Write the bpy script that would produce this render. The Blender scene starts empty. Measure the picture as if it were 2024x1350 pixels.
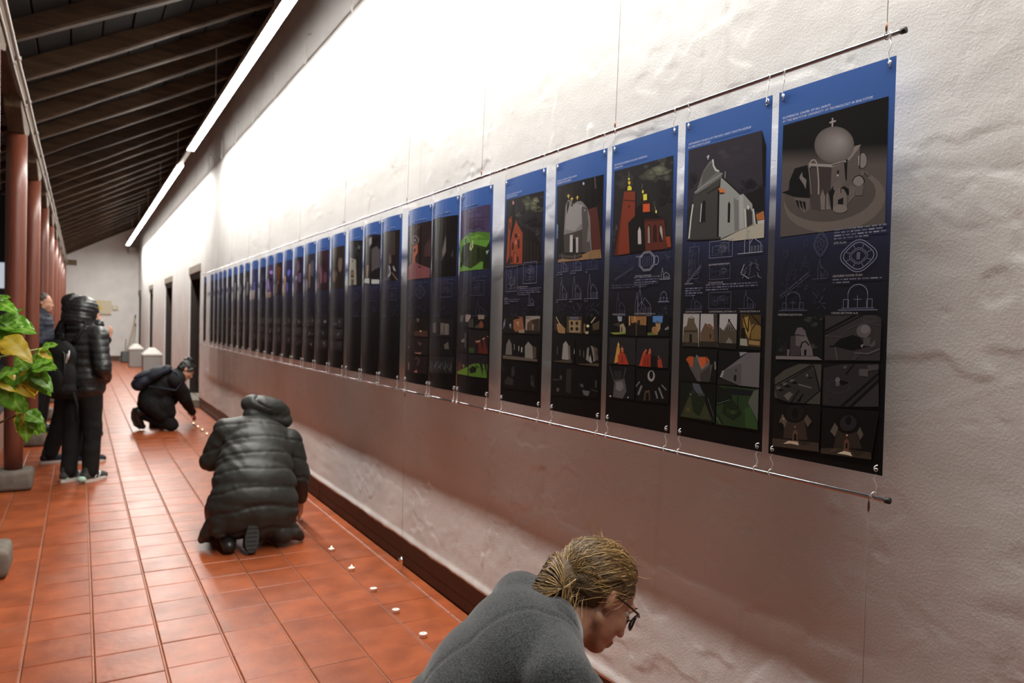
import bpy, bmesh, math, random
import numpy as np
from mathutils import Vector, Matrix

# ------------------------------------------------------------------ camera, world, exposure
scene = bpy.context.scene
COL = scene.collection
cam_data = bpy.data.cameras.new('camera')
cam = bpy.data.objects.new('camera', cam_data)
COL.objects.link(cam)
scene.camera = cam
cam_data.sensor_width = 36.0
cam_data.lens = 36.0 * 1455.0 / 2024.0
cam_data.clip_end = 200
cam_data.clip_start = 0.05
_r = Vector((0.8625, -0.5055, 0.0240)); _d = Vector((0.0108, -0.0290, -0.9995)); _f = Vector((0.5060, 0.8623, -0.0196))
cam.matrix_world = Matrix(((_r.x, -_d.x, -_f.x, 0.0), (_r.y, -_d.y, -_f.y, 0.0), (_r.z, -_d.z, -_f.z, 1.45), (0, 0, 0, 1)))
cam_data.dof.use_dof = True
cam_data.dof.focus_distance = 2.0
cam_data.dof.aperture_fstop = 4.0

world = bpy.data.worlds.new('night')
scene.world = world
world.use_nodes = True
world.node_tree.nodes['Background'].inputs[0].default_value = (0.80, 0.74, 0.68, 1)
world.node_tree.nodes['Background'].inputs[1].default_value = 0.13

scene.view_settings.view_transform = 'Standard'
scene.view_settings.look = 'None'
scene.view_settings.gamma = 1.0
scene.view_settings.use_curve_mapping = False
scene.view_settings.exposure = 0.0
LAMP_STRENGTH = 140.0

R = random.Random(7)

# ------------------------------------------------------------------ helpers
def lin(c):
    c = c / 255.0
    return c / 12.92 if c <= 0.04045 else ((c + 0.055) / 1.055) ** 2.4
def rgb(r, g, b):
    return (lin(r), lin(g), lin(b), 1.0)

def tag(o, label=None, cat=None, group=None, kind=None):
    if label: o['label'] = label
    if cat: o['category'] = cat
    if group: o['group'] = group
    if kind: o['kind'] = kind
    return o
def obj(name, me, mat=None, parent=None):
    o = bpy.data.objects.new(name, me)
    COL.objects.link(o)
    if mat is not None and me is not None and len(me.materials) == 0:
        me.materials.append(mat)
    if parent is not None:
        o.parent = parent
    return o
def empty(name, loc=(0, 0, 0), rz=0.0):
    o = bpy.data.objects.new(name, None)
    COL.objects.link(o)
    o.empty_display_size = 0.1
    o.location = loc
    o.rotation_euler = (0, 0, rz)
    return o
def local(o):
    """parent-inverse so that children given in world coordinates stay put"""
    return Matrix.LocRotScale(o.location, o.rotation_euler, o.scale).inverted()
def wobj(name, me, mat, parent):
    o = obj(name, me, mat, parent)
    if parent is not None:
        o.matrix_parent_inverse = local(parent)
    return o
def copy_tree(o, parent=None):
    c = o.copy(); COL.objects.link(c); c.parent = parent
    for ch in o.children:
        copy_tree(ch, c)
    return c
def mesh(verts, faces, smooth=False):
    me = bpy.data.meshes.new('m')
    me.from_pydata([tuple(v) for v in verts], [], faces)
    me.update()
    if smooth:
        me.polygons.foreach_set('use_smooth', [True] * len(me.polygons))
    return me
class MB:
    """collects simple shapes into one mesh"""
    def __init__(s): s.v = []; s.f = []
    def add(s, v, f):
        n = len(s.v); s.v += [tuple(p) for p in v]; s.f += [tuple(i + n for i in q) for q in f]; return s
    def box(s, lo, hi, M=None):
        x0, y0, z0 = lo; x1, y1, z1 = hi
        v = [Vector(p) for p in ((x0,y0,z0),(x1,y0,z0),(x1,y1,z0),(x0,y1,z0),(x0,y0,z1),(x1,y0,z1),(x1,y1,z1),(x0,y1,z1))]
        if M is not None: v = [M @ p for p in v]
        return s.add(v, [(0,3,2,1),(4,5,6,7),(0,1,5,4),(1,2,6,5),(2,3,7,6),(3,0,4,7)])
    def tube(s, pts, r, n=8, caps=True):
        pts = [Vector(p) for p in pts]
        rs = r if isinstance(r, (list, tuple)) else [r] * len(pts)
        rings = []; up = None
        for i, p in enumerate(pts):
            t = (pts[min(i + 1, len(pts) - 1)] - pts[max(i - 1, 0)]).normalized()
            if up is None:
                up = Vector((0, 0, 1)) if abs(t.z) < 0.9 else Vector((1, 0, 0))
            a = t.cross(up)
            if a.length < 1e-4: a = t.cross(Vector((0.3, 0.9, 0.2)))
            a.normalize(); b = a.cross(t).normalized(); up = b
            rings.append([p + (a * math.cos(k * 2 * math.pi / n) + b * math.sin(k * 2 * math.pi / n)) * rs[i] for k in range(n)])
        v = [p for rg in rings for p in rg]; f = []
        for i in range(len(rings) - 1):
            for k in range(n):
                k2 = (k + 1) % n
                f.append((i * n + k, i * n + k2, (i + 1) * n + k2, (i + 1) * n + k))
        if caps:
            f.append(tuple(range(n))[::-1]); f.append(tuple((len(rings) - 1) * n + k for k in range(n)))
        return s.add(v, f)
    def lathe(s, prof, c=(0, 0, 0), n=24, caps=True):
        v = []; f = []
        for (r, z) in prof:
            v += [(c[0] + r * math.cos(2 * math.pi * k / n), c[1] + r * math.sin(2 * math.pi * k / n), c[2] + z) for k in range(n)]
        for i in range(len(prof) - 1):
            for k in range(n):
                k2 = (k + 1) % n
                f.append((i * n + k, i * n + k2, (i + 1) * n + k2, (i + 1) * n + k))
        if caps:
            f.append(tuple(range(n))[::-1]); f.append(tuple((len(prof) - 1) * n + k for k in range(n)))
        return s.add(v, f)
    def mesh(s, smooth=False, bevel=0.0, seg=2):
        me = mesh(s.v, s.f, smooth)
        if bevel:
            bm = bmesh.new(); bm.from_mesh(me)
            bmesh.ops.bevel(bm, geom=[e for e in bm.edges if e.calc_face_angle(0) > 0.5], offset=bevel, segments=seg, affect='EDGES', profile=0.5, clamp_overlap=True)
            bm.to_mesh(me); bm.free()
        return me

# value noise (numpy) for real relief
def _hash(ix, iy, seed):
    h = (ix.astype(np.int64) * 374761393 + iy.astype(np.int64) * 668265263 + seed * 1442695041) & 0x7fffffff
    h = ((h ^ (h >> 13)) * 1274126177) & 0x7fffffff
    h = h ^ (h >> 16)
    return (h & 0xffff) / 65535.0 * 2 - 1
def noise2(x, y, seed=0):
    ix = np.floor(x); iy = np.floor(y); fx = x - ix; fy = y - iy
    fx = fx * fx * fx * (fx * (fx * 6 - 15) + 10); fy = fy * fy * fy * (fy * (fy * 6 - 15) + 10)
    a = _hash(ix, iy, seed); b = _hash(ix + 1, iy, seed); c = _hash(ix, iy + 1, seed); d = _hash(ix + 1, iy + 1, seed)
    return (a * (1 - fx) + b * fx) * (1 - fy) + (c * (1 - fx) + d * fx) * fy
def fbm2(x, y, seed=0, octv=4, gain=0.5):
    s = 0; a = 1.0; t = 0
    for o in range(octv):
        s = s + a * noise2(x * 2 ** o + 17.3 * o, y * 2 ** o - 9.1 * o, seed + o); t += a; a *= gain
    return s / t
def sstep(a, b, x):
    t = np.clip((x - a) / (b - a), 0, 1); return t * t * (3 - 2 * t)

# ------------------------------------------------------------------ materials
def mat_new(name):
    m = bpy.data.materials.new(name); m.use_nodes = True
    nt = m.node_tree; b = nt.nodes['Principled BSDF']
    return m, nt, b
def simple(name, col, rough=0.6, metal=0.0, spec=0.5, bump=0.0, bscale=40.0, var=0.0, vscale=8.0, stretch=None, emit=None, estr=0.0, trans=0.0, sheen=0.0, coat=0.0, objvar=0.0):
    m, nt, b = mat_new(name)
    N = nt.nodes; L = nt.links
    b.inputs['Base Color'].default_value = col
    b.inputs['Roughness'].default_value = rough
    b.inputs['Metallic'].default_value = metal
    b.inputs['Specular IOR Level'].default_value = spec
    if sheen:
        b.inputs['Sheen Weight'].default_value = sheen
    if coat:
        b.inputs['Coat Weight'].default_value = coat; b.inputs['Coat Roughness'].default_value = 0.25
    if trans:
        b.inputs['Transmission Weight'].default_value = trans
    if emit:
        b.inputs['Emission Color'].default_value = emit; b.inputs['Emission Strength'].default_value = estr
    tc = N.new('ShaderNodeTexCoord'); mp = N.new('ShaderNodeMapping'); L.new(tc.outputs['Object'], mp.inputs[0])
    if stretch: mp.inputs['Scale'].default_value = stretch
    col_out = None
    if var:
        n = N.new('ShaderNodeTexNoise'); n.inputs['Scale'].default_value = vscale; n.inputs['Detail'].default_value = 6
        L.new(mp.outputs[0], n.inputs['Vector'])
        mx = N.new('ShaderNodeMix'); mx.data_type = 'RGBA'
        mx.inputs[6].default_value = tuple(c * (1 - var) for c in col[:3]) + (1,)
        mx.inputs[7].default_value = tuple(min(1, c * (1 + var)) for c in col[:3]) + (1,)
        L.new(n.outputs[0], mx.inputs[0]); col_out = mx.outputs[2]
    if objvar:
        oi = N.new('ShaderNodeObjectInfo'); hs = N.new('ShaderNodeHueSaturation')
        mr = N.new('ShaderNodeMapRange'); mr.inputs[3].default_value = 1 - objvar; mr.inputs[4].default_value = 1 + objvar
        L.new(oi.outputs['Random'], mr.inputs[0]); L.new(mr.outputs[0], hs.inputs['Value'])
        if col_out is not None: L.new(col_out, hs.inputs['Color'])
        else: hs.inputs['Color'].default_value = col
        col_out = hs.outputs[0]
    if col_out is not None: L.new(col_out, b.inputs['Base Color'])
    if bump:
        n2 = N.new('ShaderNodeTexNoise'); n2.inputs['Scale'].default_value = bscale; n2.inputs['Detail'].default_value = 8
        L.new(mp.outputs[0], n2.inputs['Vector'])
        bp = N.new('ShaderNodeBump'); bp.inputs['Strength'].default_value = bump; bp.inputs['Distance'].default_value = 0.01
        L.new(n2.outputs[0], bp.inputs['Height']); L.new(bp.outputs[0], b.inputs['Normal'])
    return m

def mat_plaster():
    m, nt, b = mat_new('white_plaster'); N = nt.nodes; L = nt.links
    tc = N.new('ShaderNodeTexCoord')
    n1 = N.new('ShaderNodeTexNoise'); n1.inputs['Scale'].default_value = 2.2; n1.inputs['Detail'].default_value = 8; L.new(tc.outputs['Object'], n1.inputs['Vector'])
    cr = N.new('ShaderNodeValToRGB'); cr.color_ramp.elements[0].position = 0.3; cr.color_ramp.elements[1].position = 0.72
    cr.color_ramp.elements[0].color = (0.74, 0.725, 0.71, 1); cr.color_ramp.elements[1].color = (0.84, 0.83, 0.815, 1)
    L.new(n1.outputs[0], cr.inputs[0])
    # faint rusty drips, narrow in y and long in z
    mp = N.new('ShaderNodeMapping'); mp.inputs['Scale'].default_value = (1, 9, 0.5); L.new(tc.outputs['Object'], mp.inputs[0])
    n3 = N.new('ShaderNodeTexNoise'); n3.inputs['Scale'].default_value = 1.6; n3.inputs['Detail'].default_value = 5; L.new(mp.outputs[0], n3.inputs['Vector'])
    r3 = N.new('ShaderNodeValToRGB'); r3.color_ramp.elements[0].position = 0.62; r3.color_ramp.elements[1].position = 0.8
    r3.color_ramp.elements[0].color = (0, 0, 0, 1); r3.color_ramp.elements[1].color = (0.35, 0.35, 0.35, 1); L.new(n3.outputs[0], r3.inputs[0])
    mx = N.new('ShaderNodeMix'); mx.data_type = 'RGBA'; mx.inputs[7].default_value = (0.60, 0.54, 0.48, 1)
    L.new(r3.outputs[0], mx.inputs[0]); L.new(cr.outputs[0], mx.inputs[6]); L.new(mx.outputs[2], b.inputs['Base Color'])
    b.inputs['Roughness'].default_value = 0.75; b.inputs['Specular IOR Level'].default_value = 0.25
    n2 = N.new('ShaderNodeTexNoise'); n2.inputs['Scale'].default_value = 130; n2.inputs['Detail'].default_value = 6; n2.inputs['Roughness'].default_value = 0.62; L.new(tc.outputs['Object'], n2.inputs['Vector'])
    bp = N.new('ShaderNodeBump'); bp.inputs['Strength'].default_value = 0.22; bp.inputs['Distance'].default_value = 0.005
    L.new(n2.outputs[0], bp.inputs['Height']); L.new(bp.outputs[0], b.inputs['Normal'])
    return m
def mat_tile():
    m, nt, b = mat_new('terracotta_tile'); N = nt.nodes; L = nt.links
    tc = N.new('ShaderNodeTexCoord'); oi = N.new('ShaderNodeObjectInfo'); geo = N.new('ShaderNodeNewGeometry')
    n1 = N.new('ShaderNodeTexNoise'); n1.inputs['Scale'].default_value = 7; n1.inputs['Detail'].default_value = 8; L.new(geo.outputs['Position'], n1.inputs['Vector'])
    cr = N.new('ShaderNodeValToRGB'); cr.color_ramp.elements[0].position = 0.28; cr.color_ramp.elements[1].position = 0.75
    cr.color_ramp.elements[0].color = (0.215, 0.047, 0.014, 1); cr.color_ramp.elements[1].color = (0.375, 0.090, 0.028, 1)
    L.new(n1.outputs[0], cr.inputs[0])
    hs = N.new('ShaderNodeHueSaturation'); mr = N.new('ShaderNodeMapRange'); mr.inputs[3].default_value = 0.86; mr.inputs[4].default_value = 1.12
    L.new(oi.outputs['Random'], mr.inputs[0]); L.new(mr.outputs[0], hs.inputs['Value']); L.new(cr.outputs[0], hs.inputs['Color'])
    # pale scuffs and wear
    n2 = N.new('ShaderNodeTexNoise'); n2.inputs['Scale'].default_value = 3.3; n2.inputs['Detail'].default_value = 10; n2.inputs['Roughness'].default_value = 0.7; L.new(geo.outputs['Position'], n2.inputs['Vector'])
    r2 = N.new('ShaderNodeValToRGB'); r2.color_ramp.elements[0].position = 0.56; r2.color_ramp.elements[1].position = 0.85
    r2.color_ramp.elements[0].color = (0, 0, 0, 1); r2.color_ramp.elements[1].color = (0.30, 0.30, 0.30, 1); L.new(n2.outputs[0], r2.inputs[0])
    mx = N.new('ShaderNodeMix'); mx.data_type = 'RGBA'; mx.inputs[7].default_value = (0.55, 0.30, 0.20, 1)
    L.new(r2.outputs[0], mx.inputs[0]); L.new(hs.outputs[0], mx.inputs[6]); L.new(mx.outputs[2], b.inputs['Base Color'])
    mr2 = N.new('ShaderNodeMapRange'); mr2.inputs[3].default_value = 0.27; mr2.inputs[4].default_value = 0.50
    L.new(n2.outputs[0], mr2.inputs[0]); L.new(mr2.outputs[0], b.inputs['Roughness'])
    b.inputs['Specular IOR Level'].default_value = 0.34
    n3 = N.new('ShaderNodeTexNoise'); n3.inputs['Scale'].default_value = 26; n3.inputs['Detail'].default_value = 5; L.new(geo.outputs['Position'], n3.inputs['Vector'])
    bp = N.new('ShaderNodeBump'); bp.inputs['Strength'].default_value = 0.10; bp.inputs['Distance'].default_value = 0.01
    L.new(n3.outputs[0], bp.inputs['Height']); L.new(bp.outputs[0], b.inputs['Normal'])
    return m
def mat_wood(name, c0, c1, rough, along='y', scale=3.0, bump=0.25, coat=0.0, objvar=0.15):
    m, nt, b = mat_new(name); N = nt.nodes; L = nt.links
    tc = N.new('ShaderNodeTexCoord'); mp = N.new('ShaderNodeMapping'); L.new(tc.outputs['Object'], mp.inputs[0])
    s = {'x': (0.12, 1, 1), 'y': (1, 0.12, 1), 'z': (1, 1, 0.12)}[along]
    mp.inputs['Scale'].default_value = tuple(k * scale for k in s)
    n = N.new('ShaderNodeTexNoise'); n.inputs['Scale'].default_value = 6; n.inputs['Detail'].default_value = 10; n.inputs['Roughness'].default_value = 0.65; L.new(mp.outputs[0], n.inputs['Vector'])
    cr = N.new('ShaderNodeValToRGB'); cr.color_ramp.elements[0].position = 0.3; cr.color_ramp.elements[1].position = 0.72
    cr.color_ramp.elements[0].color = c0; cr.color_ramp.elements[1].color = c1; L.new(n.outputs[0], cr.inputs[0])
    oi = N.new('ShaderNodeObjectInfo'); hs = N.new('ShaderNodeHueSaturation'); mr = N.new('ShaderNodeMapRange'); mr.inputs[3].default_value = 1 - objvar; mr.inputs[4].default_value = 1 + objvar
    L.new(oi.outputs['Random'], mr.inputs[0]); L.new(mr.outputs[0], hs.inputs['Value']); L.new(cr.outputs[0], hs.inputs['Color']); L.new(hs.outputs[0], b.inputs['Base Color'])
    b.inputs['Roughness'].default_value = rough
    b.inputs['Specular IOR Level'].default_value = 0.5 if coat else 0.15
    if coat: b.inputs['Coat Weight'].default_value = coat; b.inputs['Coat Roughness'].default_value = 0.3
    bp = N.new('ShaderNodeBump'); bp.inputs['Strength'].default_value = bump; bp.inputs['Distance'].default_value = 0.01
    L.new(n.outputs[0], bp.inputs['Height']); L.new(bp.outputs[0], b.inputs['Normal'])
    return m
def mat_attr(name, rough=0.4, spec=0.4, attr='col'):
    m, nt, b = mat_new(name)
    a = nt.nodes.new('ShaderNodeAttribute'); a.attribute_name = attr
    nt.links.new(a.outputs['Color'], b.inputs['Base Color'])
    b.inputs['Roughness'].default_value = rough; b.inputs['Specular IOR Level'].default_value = spec
    return m
M = {}
M['plaster'] = mat_plaster()
M['tile'] = mat_tile()
M['grout'] = simple('tile_grout', (0.30, 0.13, 0.08, 1), 0.5, bump=0.3, bscale=60, var=0.3)
M['skirting'] = simple('brown_skirting', (0.10, 0.050, 0.032, 1), 0.6, bump=0.25, bscale=30, var=0.3, vscale=12, objvar=0.1)
M['rafter'] = mat_wood('old_rafter_wood', (0.014, 0.0072, 0.0040, 1), (0.058, 0.031, 0.016, 1), 0.5, 'x', 3, 0.35)
M['board'] = mat_wood('dark_roof_board', (0.0025, 0.0016, 0.0012, 1), (0.008, 0.005, 0.0034, 1), 0.85, 'y', 3, 0.3)  # near-black brown wood tone, varied slightly from board to board
M['beam'] = mat_wood('old_beam_wood', (0.05, 0.034, 0.020, 1), (0.15, 0.105, 0.066, 1), 0.65, 'y', 3, 0.35)
M['column'] = mat_wood('red_brown_painted_wood', (0.115, 0.031, 0.017, 1), (0.195, 0.054, 0.029, 1), 0.40, 'z', 2, 0.08, coat=0.15, objvar=0.08)
M['stone'] = simple('grey_stone', (0.16, 0.135, 0.11, 1), 0.85, bump=0.7, bscale=25, var=0.45, vscale=14)
M['steel'] = simple('bright_steel', (0.75, 0.74, 0.74, 1), 0.22, metal=1.0)
M['chrome'] = simple('chrome_wire', (0.85, 0.85, 0.86, 1), 0.12, metal=1.0)
M['darkend'] = simple('black_plastic_cap', (0.015, 0.015, 0.015, 1), 0.5)
M['white_metal'] = simple('white_enamel', (0.62, 0.62, 0.60, 1), 0.45)
M['grey_metal'] = simple('grey_pipe', (0.30, 0.27, 0.24, 1), 0.45, var=0.2)
M['door'] = simple('dark_door_wood', (0.022, 0.014, 0.010, 1), 0.5, bump=0.2, bscale=10, stretch=(1, 1, 0.1))
M['lintel'] = simple('weathered_lintel', (0.26, 0.22, 0.18, 1), 0.8, bump=0.5, bscale=20, var=0.35)
M['wire'] = simple('thin_wire', (0.10, 0.075, 0.06, 1), 0.6)
# ------------------------------------------------------------------ the place: long gallery, wall in plane x = 1.70, running along +y
WX = 1.70
Y_END = 28.2
def roof_z(x): return 3.40 + 0.545 * (x + 0.40)

# --- right wall: thick old plaster with real relief
def wall_relief(Y, Z):
    h = 0.0036 * fbm2(Y * 0.9, Z * 0.9, 3, 3)
    h = h + 0.0016 * fbm2(Y * 4.2, Z * 4.2, 11, 4)
    p = fbm2(Y * 2.1 + 3, Z * 2.6, 23, 4)
    h = h + 0.0016 * sstep(0.12, 0.155, p) - 0.0010 * sstep(0.30, 0.33, fbm2(Y * 3.1, Z * 3.9 + 7, 37, 4))
    tro = fbm2(Y * 2.0 + 0.8 * Z, Z * 9.0, 51, 3)
    h = h + 0.0007 * tro + 0.00055 * fbm2(Y * 16, Z * 16, 61, 2)
    pk = noise2(Y * 9.0, Z * 9.0, 71)
    h = h + 0.0030 * sstep(0.93, 1.0, pk) - 0.0022 * sstep(0.95, 1.0, noise2(Y * 7.0, Z * 7.0, 83))
    lump = sstep(0.25, 0.75, fbm2(Y * 1.3 + 9, Z * 2.4, 101, 3)); h = h + lump * 0.0035 * np.abs(fbm2(Y * 5.5, Z * 7.5, 111, 3))
    ck = np.abs(fbm2(Y * 1.7 + 0.5 * Z, Z * 2.9, 121, 4)); h = h - 0.0009 * np.exp(-(ck / 0.012) ** 2) * sstep(0.0, 0.35, fbm2(Y * 1.1, Z * 1.1, 131, 2))
    rough_low = sstep(0.62, 0.30, Z) * sstep(9.5, 7.0, Y)
    h = h + rough_low * (0.0005 * np.abs(fbm2(Y * 5, Z * 9, 91, 4)) + 0.0009 * fbm2(Y * 14, Z * 14, 95, 2))
    RD = random.Random(77)
    for k in range(230):                                   # plaster nibs and small chips
        y0, z0 = RD.uniform(0.4, 5.2), RD.uniform(0.22, 2.9); r_ = RD.uniform(.004, .009); a_ = RD.choice([1, 1, -1]) * RD.uniform(.0010, .0026); el = RD.uniform(.5, 1.0)
        sub = (np.abs(Y - y0) < .05) & (np.abs(Z - z0) < .05)
        h = np.where(sub, h + a_ * np.exp(-(((Y - y0) / r_) ** 2 + ((Z - z0) / (r_ * el)) ** 2)), h)
    for k in range(46):                                    # trowel scratches and drips
        y0, z0 = RD.uniform(0.4, 4.6), RD.uniform(0.25, 2.6); L_ = RD.uniform(.08, .32); an = math.pi / 2 + RD.uniform(-.5, .5) if k % 3 else RD.uniform(-.6, .3)
        c_, s_ = math.cos(an), math.sin(an); u_ = (Y - y0) * c_ + (Z - z0) * s_; v_ = -(Y - y0) * s_ + (Z - z0) * c_ + .012 * np.sin(u_ * 14 + k)
        h = h + RD.choice([1, -1]) * RD.uniform(.0003, .0007) * np.exp(-(v_ / .0055) ** 2) * sstep(L_, L_ * .6, np.abs(u_))
    for k in range(34):                                    # broken-edged flakes where a paint coat has lifted
        y0, z0 = RD.uniform(0.5, 5.0), RD.uniform(0.25, 2.8); r_ = RD.uniform(.03, .11)
        q_ = np.hypot((Y - y0) / r_, (Z - z0) / (r_ * .55)) + .55 * fbm2(Y * 14 + k, Z * 14, 140 + k, 2)
        h = h - .0008 * sstep(1.02, .86, q_)
    near = sstep(9.0, 7.0, Y)
    h = h + near * (0.020 * np.clip((0.60 - Z) / 0.42, 0, 1) ** 1.2 + sstep(0.215, 0.18, Z) * (0.006 + 0.004 * fbm2(Y * 6, Z * 3, 97, 4)))
    return h
ys = np.concatenate([np.arange(-2.5, 0.3, 0.07), np.arange(0.3, 3.4, 0.0085), np.arange(3.4, 5.2, 0.013), np.arange(5.2, 13.1, 0.045), [13.1]])
zs = np.concatenate([[0.0, 0.168], np.arange(0.172, 0.30, 0.009), np.arange(0.30, 2.45, 0.0088), np.arange(2.45, 3.0, 0.02), np.arange(3.0, 4.66, 0.05)])
GY, GZ = np.meshgrid(ys, zs, indexing='ij')
H = wall_relief(GY, GZ)
H[:, 0] = -0.02; H[:, 1] = -0.02
jag = 0.010 * fbm2(GY[:, 2] * 5, GY[:, 2] * 0 + 1.7, 5, 4)
ZZ = GZ.copy(); ZZ[:, 1] += jag; ZZ[:, 2] += jag; ZZ[:, 3] += jag * 0.6
V = np.stack([WX - H, GY, ZZ], -1).reshape(-1, 3)
ny, nz = GY.shape
idx = np.arange(ny * nz).reshape(ny, nz)
F = np.stack([idx[:-1, :-1], idx[:-1, 1:], idx[1:, 1:], idx[1:, :-1]], -1).reshape(-1, 4)
DOORS = [(13.1, 14.5), (17.4, 19.0), (22.3, 23.55), (26.9, 28.1)]
mb = MB()
mb.box((WX + 0.03, -2.5, -0.1), (WX + 0.40, 13.1, 4.7))
for (a, b) in ((14.5, 17.4), (19.0, 22.3), (23.55, 26.9), (28.1, 28.3)):
    mb.box((WX, a, -0.1), (WX + 0.40, b, 4.7))
for (a, b) in DOORS:
    mb.box((WX, a, 2.38), (WX + 0.40, b, 4.7)); mb.box((WX + 0.02, a, -0.1), (WX + 0.40, b, 0.12))
allv = V.tolist() + [list(v) for v in mb.v]
off = len(V)
allf = F.tolist() + [[i + off for i in f] for f in mb.f]
me = mesh(allv, allf); 
sm = [True] * len(F) + [False] * len(mb.f); me.polygons.foreach_set('use_smooth', sm)
wall = tag(obj('wall_right', me, M['plaster']), 'long white plastered wall carrying the row of posters', kind='structure')

# --- doors
for k, (a, b) in enumerate(DOORS):
    d = MB()
    d.box((WX + 0.14, a + 0.10, 0.12), (WX + 0.19, b - 0.10, 2.20))
    d.box((WX + 0.02, a, 0.12), (WX + 0.22, a + 0.11, 2.26)); d.box((WX + 0.02, b - 0.11, 0.12), (WX + 0.22, b, 2.26)); d.box((WX + 0.02, a + 0.11, 2.16), (WX + 0.22, b - 0.11, 2.26))
    for zz in (0.30, 1.25):
        d.box((WX + 0.125, a + 0.22, zz), (WX + 0.145, (a + b) / 2 - 0.05, zz + 0.75)); d.box((WX + 0.125, (a + b) / 2 + 0.05, zz), (WX + 0.145, b - 0.22, zz + 0.75))
    o = tag(obj('door_%d' % (k + 1), d.mesh(bevel=0.006), M['door']), kind='structure')
    l = MB(); l.box((WX - 0.012, a - 0.03, 2.25), (WX + 0.2, b + 0.03, 2.385)); obj('lintel', l.mesh(bevel=0.008), M['lintel'], o)
    s = MB(); s.box((WX - 0.10, a - 0.05, 0.0), (WX + 0.12, b + 0.05, 0.125)); obj('threshold', s.mesh(bevel=0.01), M['stone'], o)

# --- skirting on the right wall: long brown boards, recessed under the plaster lip
sk = MB(); sk.box((WX + 0.012, -2.5, 0.0), (WX + 0.03, 13.0, 0.16))
skirt = tag(obj('baseboard_right', sk.mesh(), M['skirting']), 'dark brown skirting along the foot of the poster wall', kind='structure')
yy = -2.5
for Lb in (2.9, 2.6, 2.95, 2.9, 2.4, 1.72):
    p = MB(); p.box((WX + 0.001, yy + 0.004, 0.002), (WX + 0.016, yy + Lb - 0.004, 0.182)); p.box((WX - 0.001, yy + 0.004, 0.002), (WX + 0.004, yy + Lb - 0.004, 0.062))
    obj('skirting_board', p.mesh(bevel=0.003), M['skirting'], skirt); yy += Lb
for (a, b) in ((14.56, 17.33), (19.06, 22.23), (23.6, 26.83)):
    p = MB(); p.box((WX - 0.012, a, 0.002), (WX - 0.001, b, 0.17)); obj('skirting_board', p.mesh(bevel=0.003), M['skirting'], skirt)

# --- end wall and its skirting
e = MB(); e.box((-0.9, Y_END, -0.1), (2.1, Y_END + 0.3, 5.2))
tag(obj('wall_end', e.mesh(), M['plaster']), 'white plastered wall closing the far end of the gallery', kind='structure')
e = MB(); e.box((-0.9, Y_END - 0.015, 0), (1.69, Y_END, 0.16))
tag(obj('baseboard_end', e.mesh(bevel=0.003), M['skirting']), kind='structure')

# --- floor: grout bed with individual terracotta tiles
fl = MB(); fl.box((-0.99, -2.5, -0.2), (1.72, Y_END, -0.006))
floor = tag(obj('floor', fl.mesh(), M['grout']), 'glossy terracotta tile floor of the gallery', kind='structure')
PX, PY = 0.2594, 0.265
def tile_mesh(w, l, g=0.0034, gy=0.0014, bev=0.005, drop=0.0030):
    x0, x1, y0, y1 = g, w - g, gy, l - gy
    b = bev
    v = [(x0, y0, -0.006), (x1, y0, -0.006), (x1, y1, -0.006), (x0, y1, -0.006), (x0, y0, -drop), (x1, y0, -drop), (x1, y1, -drop), (x0, y1, -drop), (x0 + b, y0 + b, 0), (x1 - b, y0 + b, 0), (x1 - b, y1 - b, 0), (x0 + b, y1 - b, 0)]
    f = [(8, 9, 10, 11)]
    for lo, hi in ((0, 4), (4, 8)):
        for k in range(4):
            k2 = (k + 1) % 4; f.append((lo + k, lo + k2, hi + k2, hi + k))
    return v, f
tv, tf = tile_mesh(PX, PY)
tile_me = mesh(tv, tf); tile_me.materials.append(M['tile'])
RT = random.Random(11)
colx = [-0.715 + PX * i for i in range(9)]
shift = [-0.012, 0.0, 0.008, -0.014, 0.004, 0.010, 0.0, 0.006, 0.0]
rest = MB()
for i, x in enumerate(colx):
    for j in range(-19, 98):
        y = 2.52 + (j - 0) * PY + shift[i] + RT.uniform(-0.002, 0.002)
        z = RT.uniform(-0.0009, 0.0009); tx, ty = RT.uniform(-0.0022, 0.0022), RT.uniform(-0.0022, 0.0022)
        if y > Y_END - PY: continue
        if 0 <= j < 33:
            o = obj('floor_tile', tile_me, None, floor); o.location = (x, y, z); o.rotation_euler = (tx, ty, 0)
        else:
            rest.add([(p[0] + x, p[1] + y, p[2] + z + p[0] * ty * -1 + p[1] * tx) for p in tv], tf)
x = colx[-1] + PX
sv, sf = tile_mesh(WX - 0.001 - x, PY, bev=0.005)
strip_me = mesh(sv, sf); strip_me.materials.append(M['tile'])
for j in range(-18, 97):
    y = 2.52 + j * PY + 0.004
    if 0 <= j < 14:
        o = obj('edge_tile', strip_me, None, floor); o.location = (x, y, RT.uniform(-.0008, .0008))
    else:
        rest.add([(p[0] + x, p[1] + y, p[2]) for p in sv], sf)
tag(obj('distant_tiles', rest.mesh(), M['tile'], floor), kind='stuff')

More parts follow.
